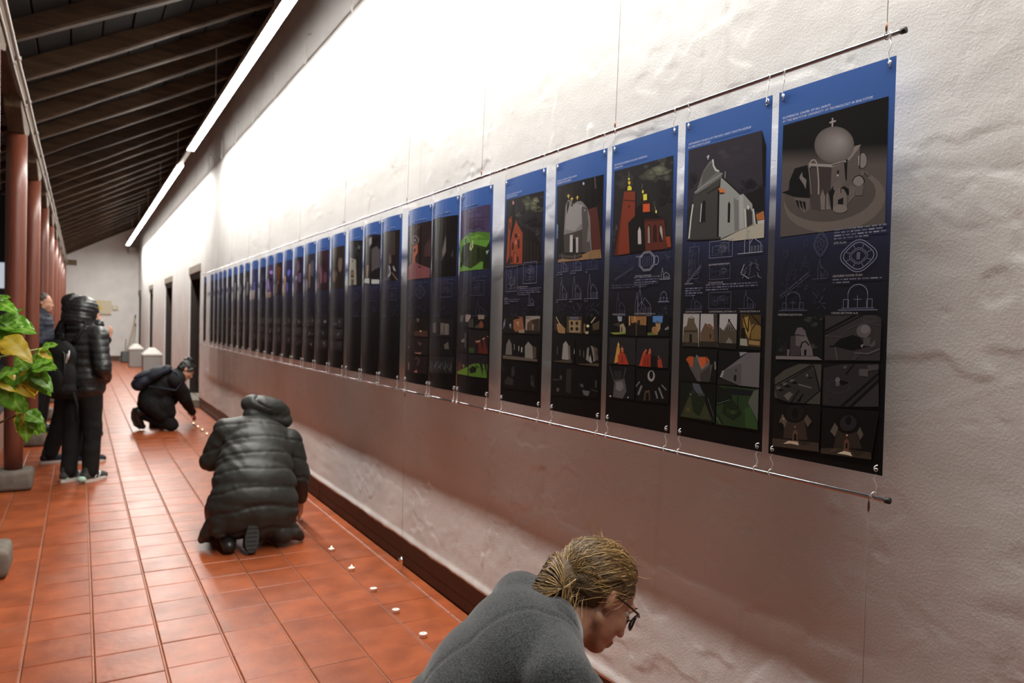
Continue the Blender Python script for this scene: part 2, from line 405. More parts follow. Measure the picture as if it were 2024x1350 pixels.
# --- ceiling: boarded lean-to roof on rough rafters
def along(x, dz): return (x, roof_z(x) + dz)
cl = MB()
x0, x1 = -1.0, 1.95
cl.add([(x0, -2.5, roof_z(x0) + .19), (x1, -2.5, roof_z(x1) + .19), (x1, Y_END + .1, roof_z(x1) + .19), (x0, Y_END + .1, roof_z(x0) + .19),
        (x0, -2.5, roof_z(x0) + .24), (x1, -2.5, roof_z(x1) + .24), (x1, Y_END + .1, roof_z(x1) + .24), (x0, Y_END + .1, roof_z(x0) + .24)],
       [(0, 1, 2, 3), (7, 6, 5, 4), (0, 4, 5, 1), (1, 5, 6, 2), (2, 6, 7, 3), (3, 7, 4, 0)])
ceil = tag(obj('ceiling', cl.mesh(), M['board']), 'dark boarded lean-to roof on exposed rafters', kind='structure')
nb = 13
RB = random.Random(5)
for k in range(nb):
    a = x0 + (x1 - x0) * k / nb + 0.006; b = x0 + (x1 - x0) * (k + 1) / nb - 0.006
    dz = 0.15 + RB.uniform(-0.006, 0.006)
    p = MB(); p.add([(a, -2.5, roof_z(a) + dz), (b, -2.5, roof_z(b) + dz), (b, Y_END, roof_z(b) + dz), (a, Y_END, roof_z(a) + dz),
                     (a, -2.5, roof_z(a) + .2), (b, -2.5, roof_z(b) + .2), (b, Y_END, roof_z(b) + .2), (a, Y_END, roof_z(a) + .2)],
                    [(0, 1, 2, 3), (7, 6, 5, 4), (0, 4, 5, 1), (1, 5, 6, 2), (2, 6, 7, 3), (3, 7, 4, 0)])
    obj('roof_board', p.mesh(bevel=0.004, seg=1), M['board'], ceil)
raf = [-1.9, -1.1, -0.25, 0.6, 1.4, 2.25, 3.05, 3.85, 4.7, 5.52, 6.38, 7.33, 8.11, 8.86, 9.77, 10.65, 11.53]
while raf[-1] < Y_END - 0.9: raf.append(raf[-1] + 0.84 + RB.uniform(-0.05, 0.05))
for yv in raf:
    w = RB.uniform(0.085, 0.115) / 2; hgt = 0.155
    n = 15; v = []; f = []
    sk_ = RB.uniform(-0.05, 0.05); ph = RB.uniform(0, 6)
    for i in range(n):
        t = i / (n - 1); x = -0.95 + (1.93 + 0.95) * t
        yc = yv + sk_ * (t - 0.5) + 0.012 * math.sin(ph + t * 7); sag = 0.012 * math.sin(ph * 2 + t * 5) + RB.uniform(-.003, .003)
        ww = w * (1 + 0.10 * math.sin(ph + t * 9)); zb = roof_z(x) + sag; c = 0.016
        v += [(x, yc - ww + c, zb), (x, yc + ww - c, zb), (x, yc + ww, zb + c), (x, yc + ww, roof_z(x) + hgt), (x, yc - ww, roof_z(x) + hgt), (x, yc - ww, zb + c)]
    for i in range(n - 1):
        for k in range(6):
            k2 = (k + 1) % 6; f.append((i * 6 + k2, i * 6 + k, (i + 1) * 6 + k, (i + 1) * 6 + k2))
    f += [tuple(range(6)), tuple((n - 1) * 6 + k for k in range(6))[::-1]]
    obj('rafter', mesh(v, f), M['rafter'], ceil)

# --- eave beam on columns
bm_ = MB()
bm_.box((-0.58, -2.5, 3.13), (-0.41, Y_END + 0.05, 3.33))
beam = tag(obj('eave_beam', bm_.mesh(bevel=0.02), M['beam']), 'long weathered wooden beam resting on the red columns', 'beam')
st = MB(); st.box((-0.50, Y_END - 0.75, 3.10), (-0.12, Y_END - 0.58, 3.26))
tag(obj('beam_stub', st.mesh(bevel=0.01), M['beam']), 'short dark beam end sticking out beside the white end wall', 'beam')
ORD = ['nearest', 'second', 'third', 'fourth', 'fifth', 'sixth', 'seventh', 'eighth', 'ninth', 'tenth']
sh = MB(); sh.lathe([(0.066, 0.0), (0.070, 0.25), (0.073, 0.9), (0.075, 1.6), (0.075, 2.3), (0.074, 2.78)], n=28); shaft_me = sh.mesh(True); 
def stone_base_mesh():
    b = MB(); b.box((-0.145, -0.145, 0), (0.145, 0.145, 0.165))
    me = b.mesh(bevel=0.035, seg=3); 
    co = np.array([v.co[:] for v in me.vertices]); nn = noise2(co[:, 0] * 14 + co[:, 2] * 9, co[:, 1] * 14, 4)
    for v, q in zip(me.vertices, nn): v.co += Vector((v.co.x, v.co.y, 0)).normalized() * 0.006 * float(q) if v.co.xy.length > 0 else Vector((0, 0, 0))
    me.polygons.foreach_set('use_smooth', [True] * len(me.polygons)); return me
base_me = stone_base_mesh()
br = MB()
br.add([(-0.06, -0.10, 0), (0.06, -0.10, 0), (0.06, 0.10, 0), (-0.06, 0.10, 0), (-0.06, -0.55, 0.19), (0.06, -0.55, 0.19), (0.06, 0.55, 0.19), (-0.06, 0.55, 0.19), (-0.06, -0.5, 0.11), (0.06, -0.5, 0.11), (0.06, 0.5, 0.11), (-0.06, 0.5, 0.11)],
       [(0, 3, 2, 1), (4, 5, 6, 7), (0, 1, 9, 8), (8, 9, 5, 4), (3, 11, 10, 2), (11, 7, 6, 10), (1, 2, 10, 6, 5, 9), (0, 8, 4, 7, 11, 3)])
brk_me = br.mesh(bevel=0.008)
for me_, mt in ((shaft_me, 'column'), (base_me, 'stone'), (brk_me, 'beam')): me_.materials.append(M[mt])
for k in range(10):
    y = 4.98 + 2.4 * k
    c = empty('wooden_column', (-0.470, y, 0))
    tag(c, 'red-brown round wooden column on a stone base, %s from the camera' % ORD[k], 'column', 'columns along the gallery')
    o = obj('shaft', shaft_me, None, c); o.location = (0, 0, 0.165); o.rotation_euler = (0, 0, k * 1.3)
    o = obj('stone_base', base_me, None, c); o.rotation_euler = (0, 0, (k % 4) * math.pi / 2)
    o = obj('bracket', brk_me, None, c); o.location = (0, 0, 2.945)
# conduits clipped under the beam
for nm, x, z, r, lab in (('conduit_pipe', -0.372, 3.145, 0.0115, 'thin metal conduit pipe running along the beam, lit by the lamp'), ('conduit_pipe', -0.400, 3.112, 0.008, 'thinner grey cable pipe tucked behind the bright conduit')):
    p = MB(); pts = []
    y = -2.0
    rr = random.Random(int(r * 1e5))
    while y < Y_END:
        dip = 0.012 if (int(y / 2.4) % 2 == 0 and nm) else 0.0
        pts.append((x + rr.uniform(-.003, .003), y, z + rr.uniform(-.004, .004))); y += 0.8
    p.tube(pts, r, 8)
    c = tag(obj(nm, p.mesh(True), M['grey_metal']), lab, 'pipe')
    cl_ = MB(); cl_.tube([(x - .02, 0, z + .002), (x + .016, 0, z + .002)], r + .004, 8); cm = cl_.mesh(True); cm.materials.append(M['grey_metal'])
    for k in range(20):
        o = obj('pipe_clip', cm, None, c); o.location = (0, 3.6 + 1.15 * k, 0)

# --- night courtyard beyond the columns, with two lit windows far behind
g = MB(); g.box((-14, -2.5, -0.35), (-0.99, 34, -0.15))
tag(obj('courtyard_ground', g.mesh(), simple('dark_paving', (0.02, 0.02, 0.02, 1), 0.9, bump=0.3)), kind='structure')
FY = 28.6
fc = MB(); fc.box((-14, FY, -0.3), (-0.9, FY + 0.3, 13))
fac = tag(obj('wall_courtyard', fc.mesh(), simple('dark_facade', (0.015, 0.015, 0.016, 1), 0.8, bump=0.2)), kind='structure')
def lit(name, c, s): return simple(name, (0.05, 0.05, 0.05, 1), 0.4, emit=c, estr=s)
WINS = [('window_1', -4.0, -2.06, 2.25, 3.17, (0.62, 0.66, 0.74, 1), 0.75), ('window_2', -4.0, -2.09, 1.60, 2.12, (0.72, 0.95, 1.0, 1), 1.3)]
for nm, xa, xb, za, zb, c, s in WINS:
    fr = MB()
    fr.box((xa, FY - 0.05, za), (xb, FY, za + .05)); fr.box((xa, FY - 0.05, zb - .05), (xb, FY, zb)); fr.box((xa, FY - .05, za + .05), (xa + .05, FY, zb - .05)); fr.box((xb - .05, FY - .05, za + .05), (xb, FY, zb - .05))
    w = tag(obj(nm, fr.mesh(), M['door']), kind='structure')
    p = MB(); p.box((xa + .05, FY - .02, za + .05), (xb - .05, FY - .005, zb - .05)); obj('pane', p.mesh(), lit('lit_pane_' + nm, c, s), w)

# ------------------------------------------------------------------ the linear lamp: slim trunking, flat diffuser facing down
LX, LZ = 1.27, 3.75
M['diffuser'] = simple('lamp_diffuser', (0.9, 0.9, 0.9, 1), 0.4, emit=(1.0, 0.965, 0.90, 1), estr=LAMP_STRENGTH)
def lamp(y0, y1, lab):
    t = empty('linear_lamp', (LX, y0, LZ))
    tag(t, lab, 'lamp')
    h = MB(); h.box((LX - 0.047, y0, LZ + 0.003), (LX + 0.047, y1, LZ + 0.062)); wobj('housing', h.mesh(bevel=0.004), M['white_metal'], t)
    k = max(1, int(round((y1 - y0) / 1.5))); s = (y1 - y0) / k
    for i in range(k):
        d = MB(); a, b = y0 + i * s + 0.002, y0 + (i + 1) * s - 0.002
        d.add([(LX - 0.042, a, LZ), (LX + 0.042, a, LZ), (LX + 0.042, b, LZ), (LX - 0.042, b, LZ)], [(0, 3, 2, 1)])
        wobj('diffuser', d.mesh(), M['diffuser'], t)
    y = y0 + 0.4
    while y < y1:
        r = MB(); r.tube([(LX, y, LZ + .06), (LX, y, roof_z(LX) + .16)], 0.003, 6); wobj('hanging_rod', r.mesh(), M['grey_metal'], t); y += 2.9
    return t
l1 = lamp(-0.3, 10.95, 'bright strip lamp hanging along the gallery, nearer and longer run')
cn = MB(); cn.box((LX - 0.03, 10.95, LZ + 0.02), (LX + 0.03, 12.1, LZ + 0.055)); wobj('connector_rail', cn.mesh(bevel=.004), M['white_metal'], l1)
lamp(12.1, 26.4, 'bright strip lamp hanging along the gallery, farther run')
PRINTS={
1:[((13,11,10),[101,376,1902,367,1907,817,97,630]),
('g',[[13,11,10],[13,11,10],[88,74,68],[88,74,68]],[97,630,1907,817,1909,1024,101,794]),
((88,74,68),[101,794,1909,1024,1915,1588,105,1598]),
((108,93,83),[1901,1300,1896,1368,1853,1433,1774,1491,1662,1541,1519,1579,1441,1590,863,1594,778,1584,594,1544,432,1490,301,1423,211,1348,168,1269,175,1191,231,1118,332,1055,472,1005,641,971,829,954,1024,955,1217,971,1398,1003,1559,1047,1694,1102,1798,1164,1868,1231]),
((82,69,63),[1756,1248,1750,1304,1709,1356,1635,1403,1530,1442,1398,1472,1244,1491,1075,1497,898,1491,721,1470,556,1437,410,1392,294,1338,214,1277,177,1213,185,1150,237,1092,330,1042,457,1003,611,976,781,963,959,964,1134,978,1299,1005,1446,1041,1569,1086,1664,1137,1727,1192]),
((92,78,71),[1502,1210,1492,1257,1446,1299,1365,1335,1256,1361,1122,1376,973,1379,818,1369,667,1347,532,1312,423,1268,349,1218,317,1166,329,1115,384,1069,478,1033,602,1008,747,996,902,998,1055,1012,1197,1038,1318,1074,1413,1116,1475,1163]),
((10,8,8),[255,999,350,873,585,864,629,990,665,1223,357,1182,112,1109,246,1097]),
((120,104,96),[439,982,491,926,503,976,578,1021,569,1117,526,1064]),
((100,86,79),[357,1194,645,1239,637,1341,564,1374,435,1293]),
((10,8,8),[380,1215,436,1226,468,1321,428,1287]),
((10,8,8),[449,1228,504,1240,528,1335,489,1302]),
((10,8,8),[517,1242,572,1253,587,1350,548,1316]),
((58,47,43),[606,867,1021,940,1026,1204,859,1241,862,1374,678,1344,643,1161]),
((70,57,52),[659,909,782,924,859,1241,862,1374,678,1344]),
((98,82,76),[1021,940,1269,912,1282,1108,1170,1177,1017,1203]),
((92,77,71),[1287,903,1478,780,1516,1088,1432,1192,1342,1297,1284,1177]),
((10,8,8),[1231,919,1287,880,1286,1109,1263,1095]),
((132,115,106),[1278,890,1396,775,1499,772,1469,804,1315,909]),
('f',(150,134,126),(98,84,78),[1160,691,1388,763,1382,800,1362,834,1328,863,1283,886,1227,902,1164,910,1095,910,1023,901,952,884,885,859,825,828,774,792,736,752,712,710,703,669,710,629,733,594,769,564,819,542,878,527,945,521,1015,523,1087,534,1156,553,1221,578,1277,610,1324,645,1359,684,1380,723]),
((150,132,122),[605,849,1010,910,1259,897,1269,917,1021,940,616,878]),
((10,8,8),[1030,920,1241,909,1241,917,1030,930]),
((150,132,122),[643,899,649,845,625,841,619,896]),
((150,132,122),[643,854,685,827,665,816,623,843]),
((150,132,122),[667,831,720,833,716,819,663,817]),
((150,132,122),[699,826,745,861,763,854,717,819]),
((150,132,122),[737,851,765,927,789,926,760,851]),
((150,132,122),[763,919,787,1048,811,1049,787,920]),
((150,132,122),[786,1040,796,1197,820,1199,810,1042]),
((120,104,95),[601,877,639,1043,656,1043,618,877]),
((120,104,95),[638,1038,667,1184,683,1184,655,1038]),
((158,140,132),[997,434,1026,435,1026,526,997,522]),
((158,140,132),[958,466,1069,465,1070,484,959,485]),
((10,8,8),[1119,986,1147,984,1148,1030,1120,1033]),
((190,170,160),[1146,1036,1142,1044,1131,1046,1120,1041,1116,1033,1120,1025,1131,1023,1142,1027]),
((10,8,8),[987,1194,1054,1142,1092,1111,1069,1377,1040,1374,1018,1291]),
((118,102,93),[839,1233,877,1148,918,1223,977,1193,989,1311,1040,1374,862,1365]),
((10,8,8),[931,1210,931,1367,944,1368,945,1211]),
((10,8,8),[1170,1177,1246,1156,1321,1192,1332,1250,1285,1257,1209,1204]),
((104,89,82),[1063,1108,1169,1096,1208,1158,1171,1189,1065,1178]),
((112,96,88),[1069,1382,1066,1242,1094,1187,1170,1163,1246,1191,1300,1253,1302,1362,1251,1403]),
((10,8,8),[1150,1285,1239,1270,1240,1343,1151,1329]),
((124,107,98),[1312,1391,1305,1405,1284,1415,1252,1422,1212,1423,1169,1420,1128,1412,1095,1400,1073,1385,1065,1370,1072,1357,1094,1346,1127,1339,1167,1338,1210,1342,1250,1350,1283,1362,1305,1376]),
((10,8,8),[1187,1165,1188,1221,1200,1222,1199,1167]),
((100,85,78),[1422,1174,1566,1178,1551,1277,1437,1272]),
((132,115,107),[1567,1139,1561,1157,1543,1171,1515,1179,1482,1179,1449,1172,1420,1158,1401,1140,1394,1120,1400,1102,1419,1088,1447,1080,1480,1080,1513,1087,1542,1101,1561,1119]),
((10,8,8),[1383,1123,1428,1085,1416,1079,1371,1117]),
((10,8,8),[1420,1088,1486,1077,1480,1069,1414,1080]),
((10,8,8),[1474,1075,1538,1101,1544,1094,1480,1069]),
((10,8,8),[1531,1096,1574,1149,1585,1146,1542,1093]),
((104,88,82),[1339,1149,1432,1192,1424,1276,1324,1341]),
((132,115,107),[1599,944,1596,969,1585,990,1568,1004,1548,1010,1525,1008,1504,996,1486,978,1474,954,1470,928,1473,903,1484,882,1501,868,1522,862,1545,865,1566,876,1583,895,1595,918]),
((150,130,120),[1458,885,1483,877,1491,973,1467,976]),
((10,8,8),[1495,842,1484,907,1497,909,1507,845]),
((10,8,8),[1485,903,1487,1009,1500,1010,1498,905]),
((96,82,75),[1555,1037,1626,1056,1653,1093,1600,1098]),
((10,8,8),[1558,1061,1607,1097,1615,1093,1566,1056]),
0,
((20,18,17),[97,2469,961,2474,970,2924,98,2944]),
('f',(54,54,43),(29,28,24),[809,2562,883,2561,845,2582,820,2583,764,2585,731,2572,739,2556,771,2534,821,2531,867,2549]),
('f',(60,61,48),(33,32,27),[691,2508,763,2508,750,2530,706,2543,653,2527,611,2521,608,2500,651,2490,705,2481,735,2496]),
('f',(66,67,52),(34,33,28),[835,2550,866,2549,865,2564,845,2565,813,2565,788,2557,790,2544,805,2535,842,2530,863,2539]),
('f',(59,60,47),(31,29,25),[926,2501,961,2500,946,2511,933,2511,906,2513,887,2506,886,2495,913,2492,933,2482,950,2491]),
('f',(63,64,50),(35,34,29),[719,2490,768,2489,755,2502,730,2504,691,2511,675,2496,658,2484,697,2473,729,2475,755,2478]),
((40,39,32),[847,2478,848,2483,823,2492,802,2491,793,2483,784,2475,787,2473,842,2474]),
('f',(60,56,45),(38,35,29),[179,2837,199,2837,207,2851,185,2852,165,2851,159,2843,158,2830,162,2818,185,2822,197,2824]),
('f',(41,38,32),(23,21,18),[162,2745,189,2744,182,2753,166,2757,146,2764,137,2751,131,2739,145,2727,166,2729,182,2734]),
('f',(61,57,46),(34,31,26),[206,2850,223,2850,222,2860,211,2864,191,2862,185,2856,182,2847,195,2834,210,2834,230,2842]),
('f',(63,59,48),(36,33,28),[218,2830,253,2829,244,2847,224,2861,193,2863,173,2844,192,2823,190,2802,224,2794,252,2807]),
('f',(57,54,43),(35,32,27),[166,2846,191,2845,185,2853,170,2860,151,2861,145,2851,132,2841,155,2835,169,2832,189,2836]),
('f',(44,41,34),(26,24,21),[251,2831,291,2829,300,2851,264,2865,229,2861,216,2844,209,2817,217,2800,257,2801,284,2811]),
('f',(33,31,26),(22,20,18),[192,2896,223,2895,217,2905,197,2914,177,2913,169,2901,173,2890,176,2878,195,2878,214,2884]),
('f',(51,44,34),(25,22,19),[712,2750,768,2749,738,2767,724,2780,682,2769,668,2760,665,2742,696,2731,719,2715,755,2735]),
('f',(77,66,48),(44,38,30),[789,2770,805,2769,804,2777,795,2787,779,2786,765,2776,770,2764,775,2754,794,2758,805,2762]),
('f',(71,61,45),(44,39,30),[791,2794,817,2793,817,2806,800,2815,775,2814,751,2801,744,2790,769,2771,795,2768,817,2778]),
('f',(68,58,43),(44,38,30),[794,2786,832,2785,842,2808,802,2811,770,2816,761,2799,740,2776,777,2755,800,2762,833,2762]),
('f',(41,35,28),(22,20,18),[723,2843,749,2842,740,2851,730,2865,712,2854,686,2850,697,2839,707,2825,728,2826,739,2828]),
('f',(64,54,41),(31,27,22),[849,2793,877,2792,870,2803,853,2806,840,2808,830,2798,819,2788,833,2781,853,2776,867,2784]),
((62,50,48),[374,2688,591,2669,560,2890,378,2897]),
((96,82,80),[446,2665,493,2595,577,2587,649,2627,674,2681,495,2664]),
((100,86,82),[471,2672,555,2684,558,2794,478,2782]),
((104,90,86),[555,2684,674,2681,781,2813,806,2887,584,2892]),
((12,10,9),[585,2811,605,2749,582,2747,562,2809]),
((12,10,9),[591,2759,673,2741,665,2728,583,2746]),
((12,10,9),[651,2738,717,2782,735,2773,668,2729]),
((10,8,8),[637,2825,679,2824,680,2885,638,2887]),
((116,100,94),[98,2908,875,2891,970,2924,98,2944,98,2944]),
((106,92,88),[315,2829,364,2828,353,2898,316,2900]),
((30,24,22),[251,2761,325,2731,316,2900,241,2902]),
0,
((54,45,43),[996,2461,1830,2462,1912,2492,1910,2898,1006,2923]),
((10,8,8),[1000,2640,1531,2466,1527,2462,1457,2461,999,2610]),
((10,8,8),[1000,2667,1637,2462,1585,2462,1000,2649]),
((84,74,70),[1847,2493,1833,2510,1838,2512,1852,2495]),
((84,74,70),[1836,2508,1798,2520,1801,2524,1839,2511]),
((84,74,70),[1802,2519,1749,2525,1751,2529,1803,2523]),
((84,74,70),[1753,2525,1698,2523,1698,2527,1753,2529]),
((84,74,70),[1702,2523,1658,2513,1656,2517,1700,2527]),
((84,74,70),[1662,2515,1639,2499,1634,2502,1657,2518]),
((84,74,70),[1640,2503,1647,2486,1640,2485,1634,2502]),
((84,74,70),[1644,2488,1676,2474,1673,2471,1640,2485]),
((84,74,70),[1672,2476,1723,2468,1721,2464,1671,2472]),
((84,74,70),[1719,2468,1774,2468,1774,2464,1719,2464]),
((84,74,70),[1771,2468,1818,2476,1820,2472,1772,2464]),
((84,74,70),[1815,2475,1844,2489,1847,2486,1818,2472]),
((84,74,70),[1841,2486,1843,2503,1849,2503,1847,2486]),
((84,74,70),[1800,2494,1792,2504,1797,2506,1805,2496]),
((84,74,70),[1795,2502,1773,2509,1775,2512,1798,2505]),
((84,74,70),[1776,2508,1746,2511,1747,2515,1777,2512]),
((84,74,70),[1750,2511,1718,2510,1717,2514,1749,2515]),
((84,74,70),[1722,2510,1696,2505,1694,2508,1720,2514]),
((84,74,70),[1700,2506,1686,2497,1681,2500,1695,2509]),
((84,74,70),[1688,2501,1691,2490,1685,2489,1681,2500]),
((84,74,70),[1688,2493,1708,2485,1704,2481,1685,2490]),
((84,74,70),[1704,2486,1733,2481,1731,2477,1702,2482]),
((84,74,70),[1729,2481,1761,2482,1761,2478,1729,2478]),
((84,74,70),[1758,2481,1786,2486,1787,2482,1759,2477]),
((84,74,70),[1782,2485,1799,2493,1803,2490,1785,2482]),
((84,74,70),[1796,2490,1798,2500,1804,2500,1803,2490]),
((82,72,69),[1002,2676,1268,2683,1269,2677,1003,2670]),
((82,72,69),[1268,2683,1396,2601,1390,2597,1262,2679]),
((82,72,69),[1391,2603,1639,2534,1635,2530,1388,2598]),
((82,72,69),[1632,2535,1910,2569,1911,2565,1911,2564,1634,2530]),
((10,8,8),[1161,2761,1267,2699,1475,2656,1598,2684,1680,2770,1478,2809,1247,2785]),
((10,8,8),[1080,2782,1230,2777,1230,2767,1080,2772]),
((76,66,64),[1648,2671,1757,2674,1749,2762,1644,2759]),
((92,80,78),[1761,2612,1756,2633,1740,2652,1715,2667,1684,2678,1648,2682,1612,2680,1579,2671,1553,2656,1536,2637,1530,2616,1535,2595,1551,2576,1577,2560,1610,2550,1645,2546,1681,2549,1713,2558,1739,2573,1755,2591]),
((112,100,97),[1738,2596,1732,2612,1717,2626,1694,2636,1667,2640,1640,2637,1616,2629,1600,2615,1594,2599,1599,2582,1615,2568,1638,2558,1665,2555,1693,2558,1716,2566,1732,2580]),
((88,78,74),[1513,2840,1725,2845,1727,2830,1515,2825]),
((88,78,74),[1720,2846,1904,2793,1896,2779,1711,2832]),
((78,68,66),[1169,2785,1216,2917,1242,2916,1194,2781]),
((76,66,64),[1577,2838,1502,2902,1515,2908,1590,2844]),
((76,66,64),[1540,2833,1467,2904,1481,2909,1553,2839]),
((130,116,110),[1599,2760,1649,2740,1630,2784]),
((80,70,66),[1739,2756,1835,2691,1836,2753,1778,2779]),
0,
((72,62,54),[94,3151,282,3055,550,2980,962,2970,957,3387,389,3401,99,3367]),
((50,43,38),[97,3265,785,2989,950,3234,692,3394,447,3400,413,3399,163,3374,97,3265]),
((10,8,8),[97,3244,807,2981,799,2974,785,2974,96,3228,97,3244]),
((10,8,8),[98,3270,815,2997,808,2990,97,3259,97,3269]),
((10,8,8),[805,2986,935,3248,959,3242,959,3242,830,2981]),
((10,8,8),[942,3239,673,3394,704,3393,956,3247]),
((92,80,72),[130,3245,216,3240,217,3276,131,3277]),
((10,8,8),[149,3284,217,3260,297,3285,200,3295]),
((92,80,72),[255,3195,340,3190,341,3226,256,3226]),
((10,8,8),[274,3233,340,3209,420,3235,324,3244]),
((92,80,72),[391,3152,474,3147,475,3183,392,3182]),
((10,8,8),[409,3190,474,3166,552,3192,458,3200]),
((96,84,76),[554,3190,813,3217,790,3232,543,3207]),
((100,88,80),[276,3337,387,3287,460,3310,364,3387]),
((10,8,8),[534,3387,628,3298,656,3296,587,3386]),
((10,8,8),[436,3400,579,3261,562,3255,414,3399,421,3401]),
((110,98,92),[727,3094,723,3103,713,3110,700,3111,689,3105,685,3096,689,3086,699,3080,712,3079,723,3084]),
((10,8,8),[718,3115,822,3108,742,3129]),
0,
((46,38,36),[1001,3005,1314,2953,1897,2929,1915,3340,1323,3383,1002,3390]),
((14,11,10),[1357,3381,1902,3038,1901,3012,1893,3007,1299,3379,1306,3384,1323,3383]),
((14,11,10),[1510,3370,1905,3105,1903,3069,1445,3374,1446,3374]),
((10,8,8),[1386,3064,1525,2944,1494,2946,1366,3056]),
((66,57,54),[1462,3165,1442,3198,1449,3199,1469,3166]),
((66,57,54),[1445,3195,1388,3223,1392,3227,1450,3198]),
((66,57,54),[1392,3222,1309,3241,1311,3245,1394,3226]),
((66,57,54),[1313,3240,1219,3247,1219,3252,1313,3245]),
((66,57,54),[1224,3247,1138,3239,1136,3244,1222,3252]),
((66,57,54),[1142,3240,1081,3219,1077,3223,1138,3244]),
((66,57,54),[1085,3222,1063,3191,1056,3193,1078,3224]),
((66,57,54),[1063,3195,1085,3162,1078,3160,1056,3194]),
((66,57,54),[1082,3165,1143,3136,1138,3132,1077,3161]),
((66,57,54),[1138,3137,1225,3119,1223,3114,1136,3133]),
((66,57,54),[1220,3119,1314,3114,1314,3109,1220,3115]),
((66,57,54),[1309,3114,1393,3123,1395,3118,1311,3109]),
((66,57,54),[1388,3122,1446,3143,1450,3139,1392,3118]),
((66,57,54),[1442,3140,1462,3170,1469,3168,1449,3138]),
((66,57,54),[1212,3322,1202,3342,1209,3343,1219,3322]),
((66,57,54),[1205,3339,1177,3356,1182,3359,1210,3342]),
((66,57,54),[1182,3354,1143,3363,1145,3368,1184,3358]),
((66,57,54),[1148,3363,1107,3363,1106,3367,1147,3368]),
((66,57,54),[1112,3363,1079,3353,1075,3357,1108,3368]),
((66,57,54),[1083,3355,1066,3338,1059,3340,1076,3358]),
((66,57,54),[1067,3341,1072,3320,1064,3320,1060,3341]),
((66,57,54),[1069,3324,1093,3305,1087,3303,1063,3321]),
((66,57,54),[1089,3308,1126,3296,1123,3292,1086,3303]),
((66,57,54),[1121,3297,1162,3294,1162,3290,1121,3292]),
((66,57,54),[1157,3294,1193,3302,1196,3297,1160,3290]),
((66,57,54),[1189,3300,1210,3316,1216,3312,1195,3297]),
((66,57,54),[1208,3312,1210,3333,1218,3332,1216,3312]),
((66,57,54),[1185,3286,1208,3242,1199,3241,1177,3285]),
((104,92,88),[1286,3114,1282,3127,1272,3137,1257,3144,1239,3145,1224,3140,1213,3131,1209,3119,1212,3106,1223,3095,1238,3089,1255,3088,1271,3093,1282,3102]),
((10,8,8),[1276,3134,1318,3112,1433,3131,1319,3164]),
((90,78,74),[1212,3145,1286,3140,1277,3179,1223,3183]),
((82,72,68),[1594,2988,1733,2987,1735,3062,1595,3057]),
((72,63,60),[1723,2950,1897,2935,1895,2985,1734,3006]),
((54,46,42),[1518,3369,1905,3122,1915,3340,1915,3340,1915,3340]),
((84,74,70),[1336,2975,1399,2966,1389,2998,1341,2998]),
0,
((22,16,13),[88,3451,975,3392,967,3879,85,3908]),
((60,44,34),[319,3586,681,3553,755,3776,299,3799]),
((16,12,11),[731,3487,721,3521,691,3555,644,3583,583,3604,515,3616,446,3618,383,3608,333,3588,300,3560,288,3526,298,3490,330,3456,372,3432,656,3413,688,3427,719,3454]),
((30,22,20),[679,3492,670,3521,642,3549,598,3572,544,3588,485,3593,430,3588,384,3573,353,3550,342,3521,352,3491,381,3462,427,3439,480,3425,548,3420,595,3425,640,3441,669,3464]),
((12,9,8),[571,3505,563,3533,540,3556,509,3566,478,3561,454,3543,445,3516,453,3488,476,3466,507,3456,538,3460,562,3479]),
((96,76,62),[268,3535,357,3611,321,3684,207,3632]),
((88,70,58),[726,3508,820,3573,752,3641,676,3567]),
((10,8,8),[170,3671,245,3628,301,3658,272,3724]),
((10,8,8),[752,3641,820,3573,867,3643]),
((190,130,92),[309,3587,305,3595,294,3598,284,3597,279,3590,283,3583,294,3579,304,3581]),
((150,100,70),[533,3656,528,3663,516,3667,504,3666,499,3659,504,3652,516,3648,528,3650]),
((70,52,40),[86,3822,495,3805,950,3788,967,3879,85,3908,85,3908]),
((210,170,140),[300,3862,398,3819,580,3812,597,3849,448,3845]),
((100,66,48),[471,3815,481,3717,529,3684,570,3707,572,3810]),
((10,8,8),[500,3805,508,3735,547,3730,548,3806]),
((26,18,14),[599,3812,709,3841,714,3836,604,3806]),
((26,18,14),[627,3804,742,3832,747,3827,632,3799]),
((26,18,14),[655,3797,775,3823,779,3818,660,3792]),
((26,18,14),[684,3790,807,3814,811,3809,688,3785]),
0,
((18,13,11),[1009,3416,1929,3382,1834,3860,997,3889]),
((52,38,30),[1285,3587,1575,3584,1680,3774,1214,3803]),
((12,10,9),[1664,3512,1657,3544,1632,3576,1594,3605,1543,3627,1485,3643,1423,3649,1363,3647,1310,3634,1268,3613,1240,3586,1231,3554,1239,3520,1265,3487,1306,3458,1359,3436,1418,3421,1480,3416,1539,3420,1590,3433,1630,3454,1655,3481]),
((42,34,34),[1582,3526,1576,3551,1558,3575,1528,3595,1491,3610,1449,3618,1407,3619,1368,3612,1337,3597,1317,3577,1310,3553,1316,3527,1335,3503,1366,3483,1404,3468,1446,3460,1488,3460,1526,3468,1556,3482,1575,3502]),
((14,10,10),[1496,3509,1492,3528,1479,3545,1459,3555,1437,3557,1417,3551,1403,3537,1397,3518,1402,3499,1415,3483,1435,3472,1457,3470,1477,3477,1491,3491]),
((96,80,66),[1224,3554,1285,3600,1234,3697,1153,3647]),
((88,74,62),[1639,3558,1697,3634,1648,3689,1596,3619]),
((230,150,100),[1448,3661,1444,3668,1434,3672,1423,3671,1419,3664,1423,3656,1433,3652,1444,3654]),
((64,48,36),[998,3842,1289,3801,1818,3794,1834,3860,997,3889,997,3889]),
((224,190,160),[1280,3861,1395,3823,1499,3827,1530,3862,1417,3857]),
((104,62,46),[1385,3822,1393,3724,1430,3695,1472,3722,1474,3824]),
